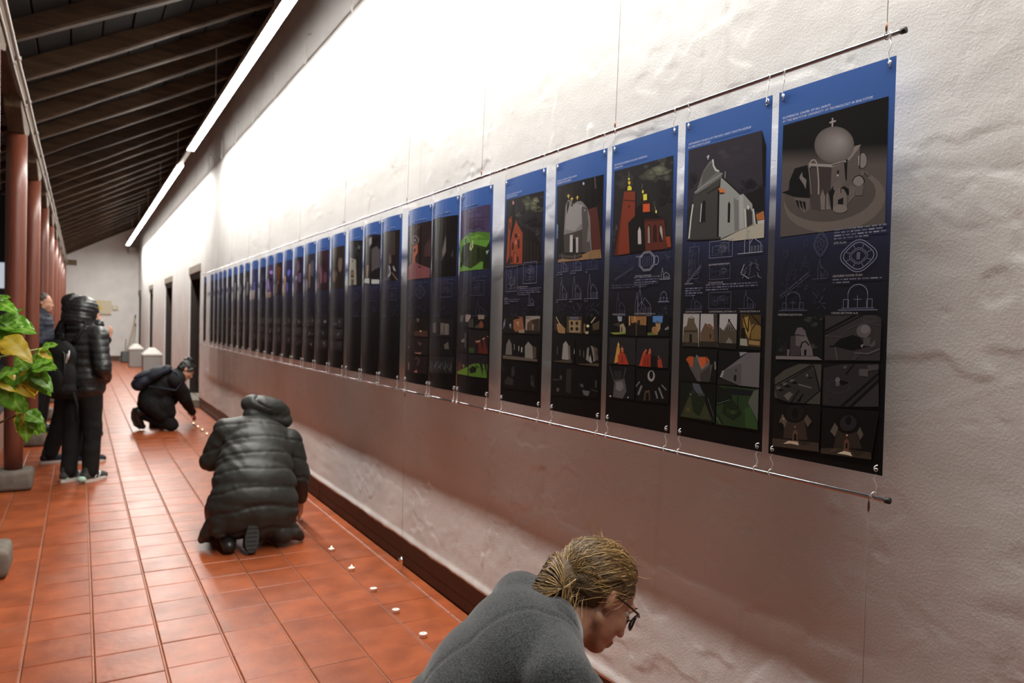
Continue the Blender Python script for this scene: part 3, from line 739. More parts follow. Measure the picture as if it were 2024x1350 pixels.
((10,8,8),[1415,3793,1418,3741,1447,3738,1449,3795]),
((22,16,12),[1504,3802,1620,3853,1626,3848,1510,3797]),
((120,90,70),[1269,3817,1158,3854,1161,3858,1272,3822]),
((22,16,12),[1532,3794,1640,3843,1645,3838,1538,3789]),
((120,90,70),[1269,3817,1158,3854,1161,3858,1272,3822]),
((22,16,12),[1561,3785,1659,3833,1665,3828,1567,3780]),
((120,90,70),[1269,3817,1158,3854,1161,3858,1272,3822]),
((22,16,12),[1589,3777,1679,3823,1685,3818,1595,3772]),
((120,90,70),[1269,3817,1158,3854,1161,3858,1272,3822]),
((22,16,12),[1617,3768,1699,3813,1705,3809,1623,3764]),
((120,90,70),[1269,3817,1158,3854,1161,3858,1272,3822])],
2:[0,
((52,44,50),[98,363,1799,364,1898,555,1911,1584,1255,1581,111,1499]),
('f',(71,61,65),(58,49,54),[1013,562,1137,578,1080,593,1029,598,970,579,904,563,927,541,945,513,1034,532,1135,562]),
('f',(62,53,58),(53,45,51),[1242,491,1351,505,1318,526,1267,528,1178,505,1159,490,1109,460,1186,449,1262,462,1355,479]),
('f',(62,52,57),(52,43,49),[1104,653,1378,687,1346,716,1146,740,1013,703,946,661,831,593,949,579,1149,584,1295,632]),
('f',(56,48,53),(50,42,48),[1387,424,1459,434,1473,462,1410,453,1342,447,1323,426,1313,406,1351,388,1400,401,1458,410]),
('f',(64,54,59),(53,44,50),[1385,617,1664,653,1538,679,1425,709,1233,644,1212,614,1202,569,1258,549,1410,554,1546,590]),
('f',(60,51,56),(51,43,49),[1522,546,1733,574,1707,615,1565,621,1433,582,1388,550,1392,514,1442,496,1550,510,1618,530]),
('f',(60,51,56),(52,44,50),[1324,612,1573,644,1474,671,1363,668,1181,675,1107,608,1162,573,1217,546,1372,564,1444,569]),
('f',(70,60,64),(58,49,54),[926,499,1044,515,1037,538,944,532,882,528,814,498,828,477,854,450,950,462,1032,488]),
('f',(61,52,57),(52,44,49),[1144,648,1222,658,1218,681,1171,683,1072,678,1005,641,1057,628,1098,619,1164,609,1249,640]),
('f',(44,37,42),(49,41,47),[1608,1148,1697,1157,1735,1194,1633,1214,1549,1200,1515,1167,1522,1121,1564,1096,1625,1068,1694,1125]),
('f',(44,37,43),(49,41,47),[1539,1147,1647,1158,1621,1200,1562,1217,1466,1198,1455,1155,1393,1112,1490,1072,1559,1078,1651,1124]),
('f',(43,36,41),(49,41,47),[1353,1077,1450,1087,1470,1147,1384,1149,1301,1119,1224,1089,1261,1038,1283,1001,1370,1022,1421,1044]),
('f',(34,28,33),(46,38,44),[1535,1063,1706,1080,1633,1109,1564,1160,1482,1132,1423,1069,1381,1025,1479,997,1552,998,1634,1029]),
('f',(35,29,34),(45,37,43),[1424,908,1477,914,1475,942,1437,952,1376,926,1378,913,1360,887,1380,873,1439,884,1490,895]),
('f',(15,12,16),(32,27,32),[1575,953,1745,972,1654,1019,1598,1004,1507,1006,1454,959,1482,918,1510,901,1594,878,1686,922]),
('f',(35,29,34),(45,38,44),[1416,1006,1496,1014,1490,1045,1433,1036,1380,1038,1360,1019,1325,981,1368,971,1427,964,1488,983]),
('f',(33,27,32),(47,39,45),[1799,995,1879,1003,1839,1018,1812,1040,1772,1030,1727,999,1735,973,1761,966,1812,970,1842,971]),
('f',(37,31,37),(46,38,44),[166,770,197,773,211,790,175,806,150,794,116,775,115,756,146,747,173,729,203,749]),
('f',(42,35,41),(49,41,47),[140,838,173,842,162,850,145,855,128,859,118,845,104,829,126,819,143,819,169,831]),
('f',(27,22,28),(40,33,39),[235,737,311,745,289,786,248,785,191,806,152,749,138,709,184,686,250,654,285,698]),
('f',(31,26,32),(42,35,41),[231,731,363,746,319,799,247,807,197,783,126,745,118,701,183,650,247,666,300,679]),
('f',(20,17,23),(34,29,35),[267,757,325,764,313,787,276,804,246,799,228,771,197,735,231,722,278,718,304,725]),
('f',(29,25,31),(44,37,43),[186,801,257,809,247,832,195,861,162,849,106,809,145,786,159,762,196,745,229,784]),
((14,10,12),[1799,364,1898,555,1898,555,1904,1004,1856,1019]),
((26,20,22),[1444,1069,1877,998,1907,1298,1692,1267]),
((172,100,50),[1726,1311,1885,1279,1908,1359,1909,1378,1760,1377]),
((190,176,160),[1761,1383,1909,1381,1909,1435,1772,1422]),
((178,162,140),[1068,1532,1433,1457,1697,1418,1909,1421,1911,1584,1911,1584,1255,1581,950,1548]),
((112,104,98),[336,896,482,673,629,579,714,553,749,631,877,720,938,745,951,802,273,952]),
((90,83,78),[449,845,482,686,654,595,703,589,730,666,805,724]),
((196,188,180),[694,553,716,633,755,636,733,556]),
((196,188,180),[712,627,779,702,814,698,747,622]),
((196,188,180),[778,702,870,724,878,706,786,684]),
((190,182,176),[589,484,583,539,608,543,614,488]),
((190,182,176),[558,511,639,511,634,501,552,501]),
((66,60,56),[260,964,951,789,859,913,888,1508,171,1497,211,1073,250,1051]),
((150,142,136),[287,923,550,852,535,841,271,911]),
((150,142,136),[539,855,962,758,948,746,525,843]),
((52,46,44),[273,959,625,905,613,893,261,947]),
((44,38,36),[617,966,971,894,952,876,597,948]),
((40,35,33),[107,1115,237,1076,171,1497,119,1493]),
((206,196,184),[234,1058,193,1227,226,1232,268,1063]),
((206,196,184),[194,1220,154,1499,188,1503,228,1224]),
((24,22,26),[462,1303,481,1073,523,1030,568,1056,576,1306]),
((190,180,170),[457,1068,438,1297,461,1300,480,1070]),
((44,40,38),[427,1316,598,1306,591,1294,420,1303]),
((150,142,134),[927,787,1237,953,1399,1053,1443,1045,1646,1182,1659,1253,1697,1424,1388,1465,1091,1516,949,1542,905,1503,897,990]),
((12,10,10),[854,913,898,942,910,1515,867,1500]),
((208,112,58),[864,916,1008,947,1040,993,904,976]),
((40,34,32),[904,976,1040,993,981,1005,905,997]),
((20,16,18),[924,795,1139,914,1157,906,943,787]),
((20,16,18),[1128,908,1372,1052,1390,1043,1147,900]),
((24,20,18),[1109,1354,1103,1131,1130,1104,1161,1143,1161,1358]),
((120,112,106),[1229,1071,1344,1118,1366,1463,1275,1469]),
((170,160,150),[1354,1060,1443,1045,1478,1448,1388,1453]),
((60,52,48),[1516,1228,1604,1225,1649,1275,1664,1416,1544,1441]),
((200,190,180),[1475,1222,1509,1443,1536,1444,1502,1223]),
((200,190,180),[1654,1238,1705,1424,1735,1424,1684,1238]),
((210,200,188),[1537,1195,1577,1193,1578,1240,1549,1237]),
((170,160,150),[1013,734,1011,816,1025,818,1028,736]),
((60,54,50),[378,1518,963,1537,959,1512,111,1484,111,1499]),
0,
((168,152,142),[87,2436,500,2440,504,2849,80,2850]),
((92,74,56),[213,2493,293,2467,374,2494,381,2546,431,2599,471,2632,496,2847,80,2850,106,2612,183,2586]),
((60,46,34),[107,2645,459,2645,459,2671,108,2672]),
((22,16,14),[263,2804,260,2705,291,2685,322,2704,325,2803]),
((168,152,142),[240,2496,342,2496,320,2480,261,2480]),
((50,40,30),[81,2799,495,2801,496,2849,80,2850,80,2850,80,2850]),
0,
((172,156,148),[531,2440,928,2442,977,2846,530,2846]),
((98,72,52),[538,2677,652,2547,691,2573,871,2631,902,2841,538,2843]),
((120,80,62),[665,2567,767,2561,870,2618,692,2599]),
((70,56,48),[840,2446,928,2443,969,2779,972,2846,971,2846,882,2841]),
((36,26,20),[766,2689,797,2689,798,2740,768,2740]),
((46,36,28),[531,2781,968,2776,970,2792,972,2846,682,2846,533,2846]),
0,
((172,158,150),[990,2440,1388,2442,1388,2858,989,2850]),
((80,64,50),[994,2599,1106,2649,1142,2624,1388,2630,1388,2858,1388,2858,989,2850]),
((60,50,42),[1082,2647,1212,2525,1236,2525,1370,2630]),
((150,132,118),[1214,2535,1113,2643,1122,2645,1222,2537]),
((150,132,118),[1213,2535,1186,2644,1195,2644,1222,2536]),
((150,132,118),[1212,2536,1259,2644,1268,2643,1221,2535]),
((150,132,118),[1212,2537,1332,2645,1340,2642,1220,2535]),
((40,32,26),[1192,2502,1230,2502,1236,2537,1188,2537]),
((120,108,98),[1147,2787,1222,2718,1303,2773,1292,2798]),
((34,26,20),[989,2789,1386,2790,1388,2858,989,2850,989,2850]),
0,
((70,50,26),[1465,2442,1904,2457,1916,2856,1463,2845]),
((150,112,56),[1517,2489,1654,2466,1704,2612,1662,2733,1544,2612]),
((120,88,44),[1702,2563,1792,2552,1908,2588,1912,2731,1707,2732]),
((22,16,10),[1486,2612,1567,2599,1593,2721,1483,2734]),
((36,26,14),[1503,2457,1579,2592,1603,2589,1526,2454]),
((36,26,14),[1576,2587,1628,2653,1650,2649,1598,2582]),
((36,26,14),[1649,2652,1666,2464,1642,2463,1624,2651]),
((24,18,10),[1674,2452,1903,2577,1908,2575,1907,2560,1707,2450,1679,2449]),
((50,36,18),[1711,2641,1804,2558,1785,2552,1692,2635]),
((50,36,18),[1786,2563,1907,2570,1907,2569,1907,2558,1788,2551]),
((150,140,120),[1473,2728,1617,2733,1642,2830,1469,2832]),
((150,112,64),[1662,2745,1898,2755,1888,2802,1664,2793]),
((22,18,14),[1463,2808,1915,2820,1916,2856,1916,2856,1916,2856,1463,2845]),
0,
((20,16,16),[37,2874,965,2871,952,3278,30,3299]),
((84,72,66),[257,3088,455,2958,780,2996,795,3073,858,3046,788,3272,491,3278]),
((176,74,36),[187,3017,254,2976,389,2977,366,3112,312,3100]),
((196,82,40),[508,2983,677,2967,705,3050,599,3117,550,3080]),
((170,72,40),[702,2960,776,3009,751,3042,698,2998]),
((140,126,118),[445,2954,530,3058,546,3055,461,2951]),
((140,126,118),[527,3054,592,3124,608,3120,543,3050]),
((140,126,118),[601,3125,760,3050,749,3044,589,3118]),
((120,106,98),[895,3019,927,3016,947,3107,910,3120]),
((60,50,46),[553,3184,808,3072,788,3272,582,3274]),
0,
((18,14,14),[998,2884,1908,2880,1907,3279,985,3289]),
((104,92,88),[1037,3198,1132,3113,1644,2890,1908,2880,1907,3279,1494,3276]),
((86,76,72),[1111,3202,1157,3112,1521,3015,1522,3272]),
((22,18,18),[1352,3218,1362,3162,1397,3154,1416,3166,1411,3240]),
((18,14,16),[1383,3093,1414,3092,1415,3114,1389,3115]),
((34,26,24),[988,3210,1160,3225,1494,3276,985,3289,985,3289]),
((150,138,134),[1037,3198,1096,3117,1128,3120,1086,3205]),
((140,128,126),[1464,2888,1644,2884,1484,2940]),
0,
((22,24,16),[77,3311,953,3297,954,3761,57,3752]),
((64,64,74),[372,3306,544,3308,691,3450,614,3480,401,3386]),
((56,56,34),[270,3512,374,3401,667,3490,878,3734,85,3750]),
((30,36,20),[322,3430,639,3427,719,3513,569,3717,409,3662]),
((14,14,12),[557,3307,940,3297,950,3627,852,3698]),
((60,62,58),[758,3472,907,3685,925,3681,777,3468]),
((110,106,96),[381,3315,546,3460,553,3457,388,3313]),
((110,106,96),[413,3314,583,3458,589,3455,420,3312]),
((110,106,96),[445,3312,619,3456,626,3454,452,3310]),
((110,106,96),[477,3311,655,3454,662,3452,483,3309]),
((110,106,96),[508,3310,692,3452,698,3450,515,3308]),
((80,70,36),[233,3627,327,3615,329,3674,234,3673]),
((110,110,110),[295,3444,349,3442,350,3468]),
0,
((40,54,28),[978,3302,1903,3297,1905,3758,979,3772]),
((22,22,24),[1138,3314,1792,3321,1783,3381,1357,3397]),
((90,84,72),[1803,3320,1903,3297,1905,3662,1684,3459]),
((24,34,18),[1143,3489,1359,3453,1573,3600,1366,3700,1123,3629]),
((18,22,14),[978,3302,1308,3356,1335,3454,985,3549]),
((90,96,84),[996,3526,1292,3459,1288,3453,992,3521]),
((100,100,92),[983,3689,1074,3764,1085,3760,993,3685]),
((20,24,16),[1452,3408,1456,3549,1479,3547,1474,3406]),
((20,24,16),[979,3652,1145,3765,1164,3757,982,3632,979,3633]),
((52,72,36),[1617,3536,1730,3505,1904,3698,1905,3758,1647,3753]),
('f',(44,58,29),(28,37,19),[1240,3616,1265,3615,1264,3625,1248,3630,1222,3630,1215,3622,1214,3612,1227,3603,1244,3601,1265,3607]),
('f',(51,68,34),(38,51,26),[1369,3597,1436,3593,1437,3614,1378,3620,1344,3618,1300,3609,1296,3596,1341,3573,1379,3573,1423,3578]),
('f',(65,88,43),(45,61,30),[1352,3605,1443,3599,1401,3617,1367,3633,1327,3625,1293,3618,1273,3601,1328,3579,1363,3579,1395,3587]),
('f',(36,48,24),(26,35,18),[1258,3641,1300,3639,1286,3650,1267,3662,1240,3659,1218,3650,1208,3636,1231,3621,1264,3616,1294,3629]),
('f',(33,44,22),(26,34,18),[1360,3543,1408,3540,1386,3548,1365,3559,1333,3562,1321,3549,1325,3539,1334,3530,1365,3527,1390,3531]),
('f',(39,51,26),(26,34,18),[1352,3661,1384,3659,1376,3671,1359,3676,1332,3672,1323,3667,1313,3659,1338,3647,1358,3650,1379,3648]),
('f',(47,63,32),(29,38,20),[1251,3592,1333,3587,1308,3609,1266,3618,1220,3614,1174,3606,1206,3584,1205,3568,1265,3558,1305,3568]),
('f',(54,73,36),(38,51,25),[1340,3611,1394,3607,1373,3620,1346,3627,1316,3625,1306,3618,1304,3607,1323,3602,1345,3593,1377,3597]),
('f',(42,56,28),(30,40,20),[1437,3584,1485,3581,1480,3592,1445,3600,1406,3597,1395,3592,1400,3580,1417,3565,1445,3563,1466,3571]),
('f',(36,48,24),(26,34,18),[1246,3574,1307,3570,1277,3584,1256,3590,1219,3594,1185,3585,1193,3572,1217,3562,1254,3557,1278,3563])],
3:[0,
((38,34,34),[92,372,1888,374,1913,1596,90,1596]),
('f',(89,86,71),(54,51,45),[1696,645,1814,658,1831,690,1724,687,1650,678,1551,641,1530,614,1634,609,1726,594,1832,626]),
('f',(106,103,83),(66,62,54),[1718,557,1849,571,1779,589,1734,601,1671,581,1633,558,1642,540,1653,525,1737,532,1818,541]),
((63,60,52),[1567,390,1585,407,1522,421,1459,400,1419,381,1408,374,1567,374]),
('f',(77,74,62),(52,48,44),[1098,429,1187,439,1150,448,1113,465,1060,450,1027,427,1039,410,1045,401,1112,400,1179,415]),
('f',(78,75,63),(50,46,42),[1079,560,1291,583,1200,602,1118,606,1021,611,888,558,879,525,1004,511,1104,521,1169,539]),
((60,56,49),[1890,486,1889,486,1837,485,1795,464,1815,449,1834,442,1889,447]),
('f',(100,97,79),(67,64,55),[1322,498,1427,510,1414,525,1348,547,1256,529,1250,503,1244,475,1275,456,1336,459,1398,490]),
('f',(122,120,95),(72,68,58),[1329,543,1457,558,1458,577,1356,587,1257,583,1224,548,1204,515,1281,495,1356,509,1413,517]),
('f',(104,102,82),(74,71,60),[1561,540,1780,564,1718,584,1601,603,1468,579,1395,539,1435,505,1479,470,1597,474,1699,523]),
('f',(100,98,79),(60,57,50),[1271,556,1424,573,1435,624,1322,642,1158,614,1045,561,1038,504,1176,469,1300,486,1464,520]),
('f',(123,121,96),(88,86,70),[1511,517,1629,530,1613,548,1533,573,1438,544,1423,526,1372,490,1451,471,1533,485,1636,508]),
('f',(72,68,58),(51,47,42),[1493,660,1631,674,1608,705,1535,719,1413,705,1353,661,1340,628,1420,588,1510,594,1661,636]),
('f',(82,79,66),(56,52,47),[1797,561,1887,572,1839,584,1809,585,1760,586,1729,561,1707,540,1756,541,1807,538,1859,555]),
((64,60,52),[1696,403,1685,428,1652,435,1592,410,1518,394,1528,374,1668,374,1693,380]),
('f',(104,102,82),(75,71,60),[1556,506,1724,525,1655,540,1577,557,1473,545,1445,506,1369,467,1481,449,1583,460,1637,477]),
('f',(121,119,95),(84,81,68),[1509,534,1676,553,1646,581,1534,598,1419,580,1345,530,1333,492,1426,469,1542,491,1659,509]),
('f',(125,123,97),(89,86,70),[1502,510,1677,530,1642,552,1542,568,1400,536,1293,505,1314,467,1394,455,1519,462,1599,485]),
('f',(91,88,72),(61,57,50),[1589,453,1676,463,1638,480,1603,477,1531,473,1479,451,1523,437,1543,419,1605,420,1665,446]),
('f',(102,100,81),(64,60,52),[1267,525,1395,540,1335,565,1293,576,1196,558,1109,521,1155,504,1194,480,1286,475,1342,513]),
('f',(112,110,88),(69,65,56),[1690,571,1818,585,1781,600,1706,600,1639,599,1610,575,1600,547,1640,541,1702,548,1779,559]),
('f',(57,53,51),(45,41,40),[544,597,675,611,687,654,584,661,437,643,376,613,363,546,445,542,575,524,653,571]),
('f',(59,55,53),(41,37,37),[600,519,788,539,728,576,626,604,540,578,422,524,494,481,516,466,613,457,673,475]),
('f',(55,51,49),(41,37,37),[194,569,283,578,244,594,207,602,159,590,121,572,145,550,161,541,203,532,262,556]),
('f',(75,71,66),(54,50,48),[386,612,478,622,448,641,400,640,343,648,295,614,291,594,342,567,403,577,468,596]),
('f',(60,56,53),(41,37,37),[173,553,246,561,237,578,191,593,135,585,126,559,96,535,142,519,184,528,211,530]),
('f',(61,57,54),(47,43,42),[396,625,516,637,461,651,415,660,356,663,280,631,332,605,335,593,407,585,463,600]),
('f',(54,50,48),(41,37,37),[395,494,475,503,477,523,419,541,364,527,300,494,306,475,337,464,409,442,482,482]),
('f',(63,59,56),(48,44,43),[349,579,539,599,463,639,376,663,253,631,215,595,197,545,278,526,378,515,481,540]),
('f',(63,59,56),(47,43,42),[569,602,750,621,702,650,593,652,501,644,422,618,455,566,468,529,592,526,646,553]),
('f',(53,49,47),(39,35,34),[305,447,363,453,370,483,325,482,263,478,237,455,203,421,250,403,319,417,357,433]),
('f',(57,55,51),(38,34,34),[311,1178,346,1181,338,1203,318,1223,299,1217,290,1188,273,1161,291,1130,314,1146,339,1149]),
((51,48,46),[123,1128,116,1150,101,1149,91,1155,91,1102,99,1102,108,1112]),
('f',(79,78,70),(51,48,45),[240,1299,298,1302,286,1351,259,1391,217,1354,170,1329,164,1269,200,1198,245,1185,274,1225]),
('f',(61,59,54),(43,40,39),[261,1321,333,1325,324,1398,279,1437,228,1387,183,1344,211,1296,225,1257,268,1208,298,1281]),
((56,53,50),[150,1258,156,1286,131,1312,106,1304,90,1272,90,1233,103,1223,125,1215,150,1228]),
('f',(57,54,51),(40,36,36),[220,1445,267,1448,265,1490,234,1514,198,1504,182,1473,184,1414,185,1385,225,1371,258,1410]),
('f',(70,68,62),(47,43,42),[144,1371,176,1373,172,1411,153,1422,131,1407,120,1384,114,1349,124,1339,147,1336,170,1343]),
('f',(87,87,77),(54,51,48),[209,1203,263,1207,233,1249,218,1254,197,1262,182,1224,172,1179,189,1167,214,1143,230,1157]),
('f',(31,28,28),(35,31,31),[1557,721,1666,732,1636,781,1580,801,1482,784,1434,738,1384,686,1483,635,1581,658,1645,672]),
('f',(28,25,25),(35,31,31),[1858,955,1888,958,1886,968,1867,978,1845,973,1836,958,1823,945,1837,933,1865,941,1888,943]),
('f',(29,26,26),(34,30,30),[1795,936,1861,942,1863,959,1809,983,1757,964,1743,945,1741,919,1756,905,1807,906,1844,914]),
('f',(23,21,21),(31,27,27),[1634,917,1748,927,1699,944,1652,959,1593,961,1576,933,1535,889,1585,870,1647,876,1690,896]),
('f',(23,21,21),(32,28,28),[1596,936,1727,948,1675,984,1623,996,1534,998,1501,947,1461,906,1523,881,1606,879,1658,895]),
('f',(25,23,23),(33,30,30),[1740,792,1811,799,1781,825,1752,841,1705,825,1693,804,1657,775,1710,765,1752,767,1806,775]),
('f',(23,21,21),(31,28,28),[1594,804,1695,814,1690,851,1616,848,1558,832,1528,819,1517,777,1553,756,1605,765,1674,780]),
('f',(26,23,23),(32,28,28),[1740,858,1789,862,1789,882,1751,895,1706,875,1700,862,1669,838,1713,833,1747,824,1793,846]),
((52,22,16),[176,1330,219,1216,320,1223,309,1584,174,1578]),
((128,50,30),[438,699,795,733,804,1044,670,1587,260,1594,412,826]),
((92,36,24),[438,699,412,826,276,1594,175,1590,356,994]),
((60,22,14),[419,826,810,876,812,862,421,812]),
((16,10,8),[587,906,630,909,625,945,590,942]),
((240,200,60),[545,695,548,638,613,630,679,665,675,704]),
((250,180,50),[637,597,629,611,609,618,583,616,561,604,552,588,559,574,580,566,606,569,628,581]),
((255,200,70),[611,540,603,551,582,554,561,547,552,534,560,522,580,520,601,527]),
((120,110,100),[567,430,572,513,588,515,583,432]),
((16,12,12),[498,573,525,667,551,669,524,575]),
((18,14,14),[596,1156,830,1060,824,961,1025,929,1047,1042,1260,1039,1678,1186,1101,1171,1139,1575,670,1587]),
((206,84,40),[1041,931,1248,939,1261,1052,1047,1042]),
((60,26,16),[976,890,1099,887,1268,930,1224,942,1025,929]),
((232,206,70),[1039,798,1155,802,1166,886,1053,883]),
((250,190,70),[1062,763,1057,777,1042,785,1022,783,1006,772,1000,757,1005,743,1020,735,1039,737,1055,747]),
((120,112,104),[1002,653,995,712,1011,714,1017,655]),
((60,40,34),[1023,841,1016,862,995,873,968,871,945,856,936,833,943,813,964,801,991,804,1014,819]),
((96,40,28),[1100,1164,1684,1191,1786,1580,1571,1583,1155,1580]),
((66,28,20),[1099,1143,1663,1172,1685,1200,1101,1178]),
((52,22,16),[1200,1461,1194,1254,1246,1216,1296,1261,1320,1468]),
((52,22,16),[1374,1471,1368,1266,1419,1228,1469,1273,1492,1477]),
((52,22,16),[1551,1481,1545,1278,1595,1241,1644,1285,1667,1487]),
((150,128,116),[1225,1476,1207,1282,1229,1236,1267,1273,1291,1477]),
((176,160,152),[1566,1333,1568,1273,1597,1265,1634,1311,1660,1473]),
((190,172,160),[924,1473,907,1290,959,1231,1006,1297,1029,1476]),
((150,62,32),[1734,1424,1861,1425,1897,1566,1799,1568]),
((230,200,90),[1472,1069,1468,1083,1455,1091,1439,1090,1425,1080,1419,1065,1423,1051,1436,1043,1452,1045,1466,1055]),
((150,120,80),[1397,994,1412,1040,1430,1040,1414,994]),
((110,104,96),[1371,923,1384,982,1398,983,1386,924]),
0,
((16,14,13),[99,2463,614,2470,630,2735,83,2728]),
((140,140,150),[318,2467,360,2467,478,2468,476,2542,365,2543]),
((150,130,100),[416,2591,525,2569,608,2637,612,2695,429,2697]),
((130,130,50),[91,2706,611,2692,613,2716,298,2731,209,2729]),
((60,50,42),[173,2586,414,2557,424,2626]),
((30,24,20),[466,2625,497,2625,501,2693,470,2694]),
0,
((22,17,14),[654,2466,1245,2461,1261,2735,639,2741]),
((150,100,58),[1245,2461,1245,2461,1244,2593,1032,2586,940,2553,789,2567,754,2465]),
((190,140,90),[697,2466,700,2466,737,2465,754,2598,714,2598]),
((180,130,80),[911,2464,915,2540,873,2543,860,2464]),
((56,36,24),[969,2526,1058,2519,1062,2585,978,2582]),
((90,64,40),[928,2564,939,2738,964,2738,953,2563]),
((110,74,44),[1136,2464,1143,2586,1158,2586,1151,2464]),
0,
((16,15,14),[1274,2461,1916,2464,1917,2730,1290,2732]),
((84,120,164),[1432,2465,1726,2464,1712,2554,1437,2549]),
((150,104,62),[1413,2621,1511,2601,1596,2619,1588,2716,1424,2717]),
((166,122,84),[1509,2562,1663,2567,1661,2638,1586,2691,1554,2620]),
((90,84,88),[1495,2569,1563,2523,1696,2567]),
((96,96,44),[1288,2695,1422,2683,1560,2720,1290,2728]),
((120,110,110),[1776,2637,1883,2597,1906,2635,1805,2655]),
0,
((38,33,33),[86,2777,938,2768,951,3143,60,3158]),
((196,134,62),[263,3145,325,2946,382,2827,445,2956,385,3124]),
((164,52,30),[386,3152,379,3027,502,2968,615,3006,734,3146,415,3152]),
((190,90,50),[477,2969,504,2886,573,2980]),
((96,32,20),[507,3037,538,3036,544,3132,513,3133]),
((230,190,90),[363,2876,400,2854,418,2881]),
((190,140,100),[462,2932,560,2937,563,2929,465,2924]),
0,
((36,31,31),[968,2767,1919,2762,1913,3148,961,3156]),
((176,64,36),[1065,3151,1186,2948,1273,2932,1235,3039,1184,3153]),
((150,46,28),[1176,3025,1319,2977,1404,2961,1409,3152,1154,3154]),
((20,15,14),[1406,2994,1576,3001,1590,3149,1563,3151,1415,3152]),
((190,90,60),[1319,2983,1358,2904,1401,2909,1410,2967]),
((160,54,36),[1607,3052,1702,3025,1764,3148,1731,3149,1626,3150]),
((196,120,90),[1230,2947,1262,2893,1282,2945]),
((20,14,12),[1244,2879,1263,2923,1283,2920,1265,2877]),
((90,30,20),[1224,3050,1224,3147,1248,3147,1248,3049]),
((90,30,20),[1310,3033,1317,3150,1341,3149,1334,3033]),
((180,80,60),[1619,3032,1636,2986,1661,3024]),
0,
((20,18,18),[95,3184,946,3163,944,3625,91,3648]),
((84,74,70),[288,3392,620,3354,693,3520,576,3635,542,3636,254,3630]),
((116,104,98),[338,3417,560,3391,591,3485,474,3540,344,3514]),
((70,62,58),[97,3190,314,3464,340,3460,123,3186]),
((70,62,58),[630,3193,548,3421,573,3422,656,3194]),
((40,36,34),[263,3254,519,3242,511,3366,304,3391]),
((200,180,160),[192,3623,184,3633,163,3638,142,3635,133,3627,141,3618,162,3613,183,3615]),
((170,160,150),[769,3606,762,3614,745,3618,728,3616,720,3609,727,3601,744,3597,761,3599]),
0,
((13,11,11),[979,3202,1955,3178,1952,3607,990,3635]),
((150,132,122),[1543,3267,1539,3291,1525,3312,1503,3330,1473,3343,1440,3348,1407,3346,1376,3337,1351,3322,1334,3301,1327,3278,1331,3254,1346,3233,1369,3215,1398,3203,1432,3197,1465,3200,1496,3209,1520,3224,1537,3245]),
((14,11,11),[1495,3257,1492,3278,1480,3296,1463,3309,1441,3314,1419,3311,1400,3300,1387,3283,1381,3262,1384,3241,1396,3223,1413,3210,1435,3205,1457,3208,1476,3219,1489,3236]),
((80,56,40),[1261,3485,1404,3463,1427,3605,1225,3619]),
((14,11,11),[1292,3510,1377,3498,1390,3608,1283,3615]),
((112,102,100),[1132,3415,1030,3547,1089,3554,1189,3422]),
((112,102,100),[1084,3361,984,3425,985,3450,987,3450,1113,3370]),
((112,102,100),[1550,3472,1618,3568,1659,3559,1592,3464]),
((112,102,100),[1642,3422,1769,3559,1813,3548,1687,3411]),
((112,102,100),[1731,3382,1869,3444,1893,3432,1756,3370])],
4:[0,
((24,19,19),[77,370,1896,377,1899,1609,143,1603]),
('f',(48,39,37),(35,28,27),[577,524,693,535,675,563,600,572,493,542,429,523,438,492,518,494,608,490,668,510]),
('f',(32,26,24),(26,21,20),[200,570,256,575,253,586,209,582,168,583,166,572,137,559,177,554,209,560,243,567]),
('f',(42,34,32),(30,24,23),[680,546,812,559,803,584,711,586,629,562,557,545,552,525,629,505,700,512,746,533]),
('f',(42,34,32),(28,22,21),[751,494,847,503,825,521,770,515,717,520,682,494,667,475,688,465,766,464,814,485]),
('f',(35,28,27),(27,22,21),[228,433,299,440,311,461,249,455,174,455,148,430,145,417,189,414,238,404,277,421]),
('f',(52,42,40),(35,28,27),[521,552,610,560,620,580,548,581,466,575,419,553,417,534,477,517,541,516,616,541]),
('f',(33,26,25),(26,21,20),[685,621,779,630,769,649,712,656,636,650,550,622,604,601,605,590,700,583,770,609]),
('f',(40,32,30),(29,23,22),[570,468,662,477,643,495,584,491,516,485,474,470,487,452,533,441,583,443,621,461]),
((140,140,170),[1228,443,1221,458,1201,465,1175,462,1154,451,1145,435,1152,421,1172,414,1198,416,1219,428]),
((210,210,220),[1207,441,1202,450,1187,452,1173,447,1166,437,1171,429,1186,427,1201,432]),
((90,78,74),[1573,383,1612,560,1653,563,1614,386]),
((88,44,38),[1384,849,1682,834,1755,962,1885,1495,1575,1485,1505,1160]),
((34,26,24),[1681,820,1870,729,1894,1536,1817,1182]),
((128,116,110),[437,1171,477,714,581,630,673,646,821,716,960,686,1135,702,1348,818,1459,965,1560,1504,476,1461]),
((150,138,132),[535,748,962,715,1105,769,1175,1040,886,1145,486,1089]),
((178,166,160),[1087,754,1209,779,1317,857,1215,862,1126,813]),
((84,74,70),[1140,772,1349,825,1526,1489,1240,1494,1180,1110]),
((70,60,56),[437,1171,887,1159,1182,1138,1240,1494,477,1468]),
((190,178,168),[704,1196,819,1197,831,1477,713,1473]),
((180,168,158),[946,1247,1041,1246,1050,1484,973,1484]),
((26,20,20),[831,1268,936,1261,952,1479,852,1474]),
((26,20,20),[544,777,558,664,630,656,625,741,550,864]),
((40,34,32),[722,736,755,689,803,721,760,760]),
((232,186,90),[576,542,581,606,614,609,609,545]),
((232,186,90),[540,576,656,577,649,566,533,564]),
((232,186,90),[725,602,730,665,762,668,758,605]),
((232,186,90),[690,636,804,637,797,625,683,624]),
((232,186,90),[946,601,950,664,982,667,977,604]),
((232,186,90),[911,635,1022,636,1016,625,904,624]),
((150,110,74),[1242,1522,1575,1478,1858,1478,1899,1609,189,1602,223,1556]),
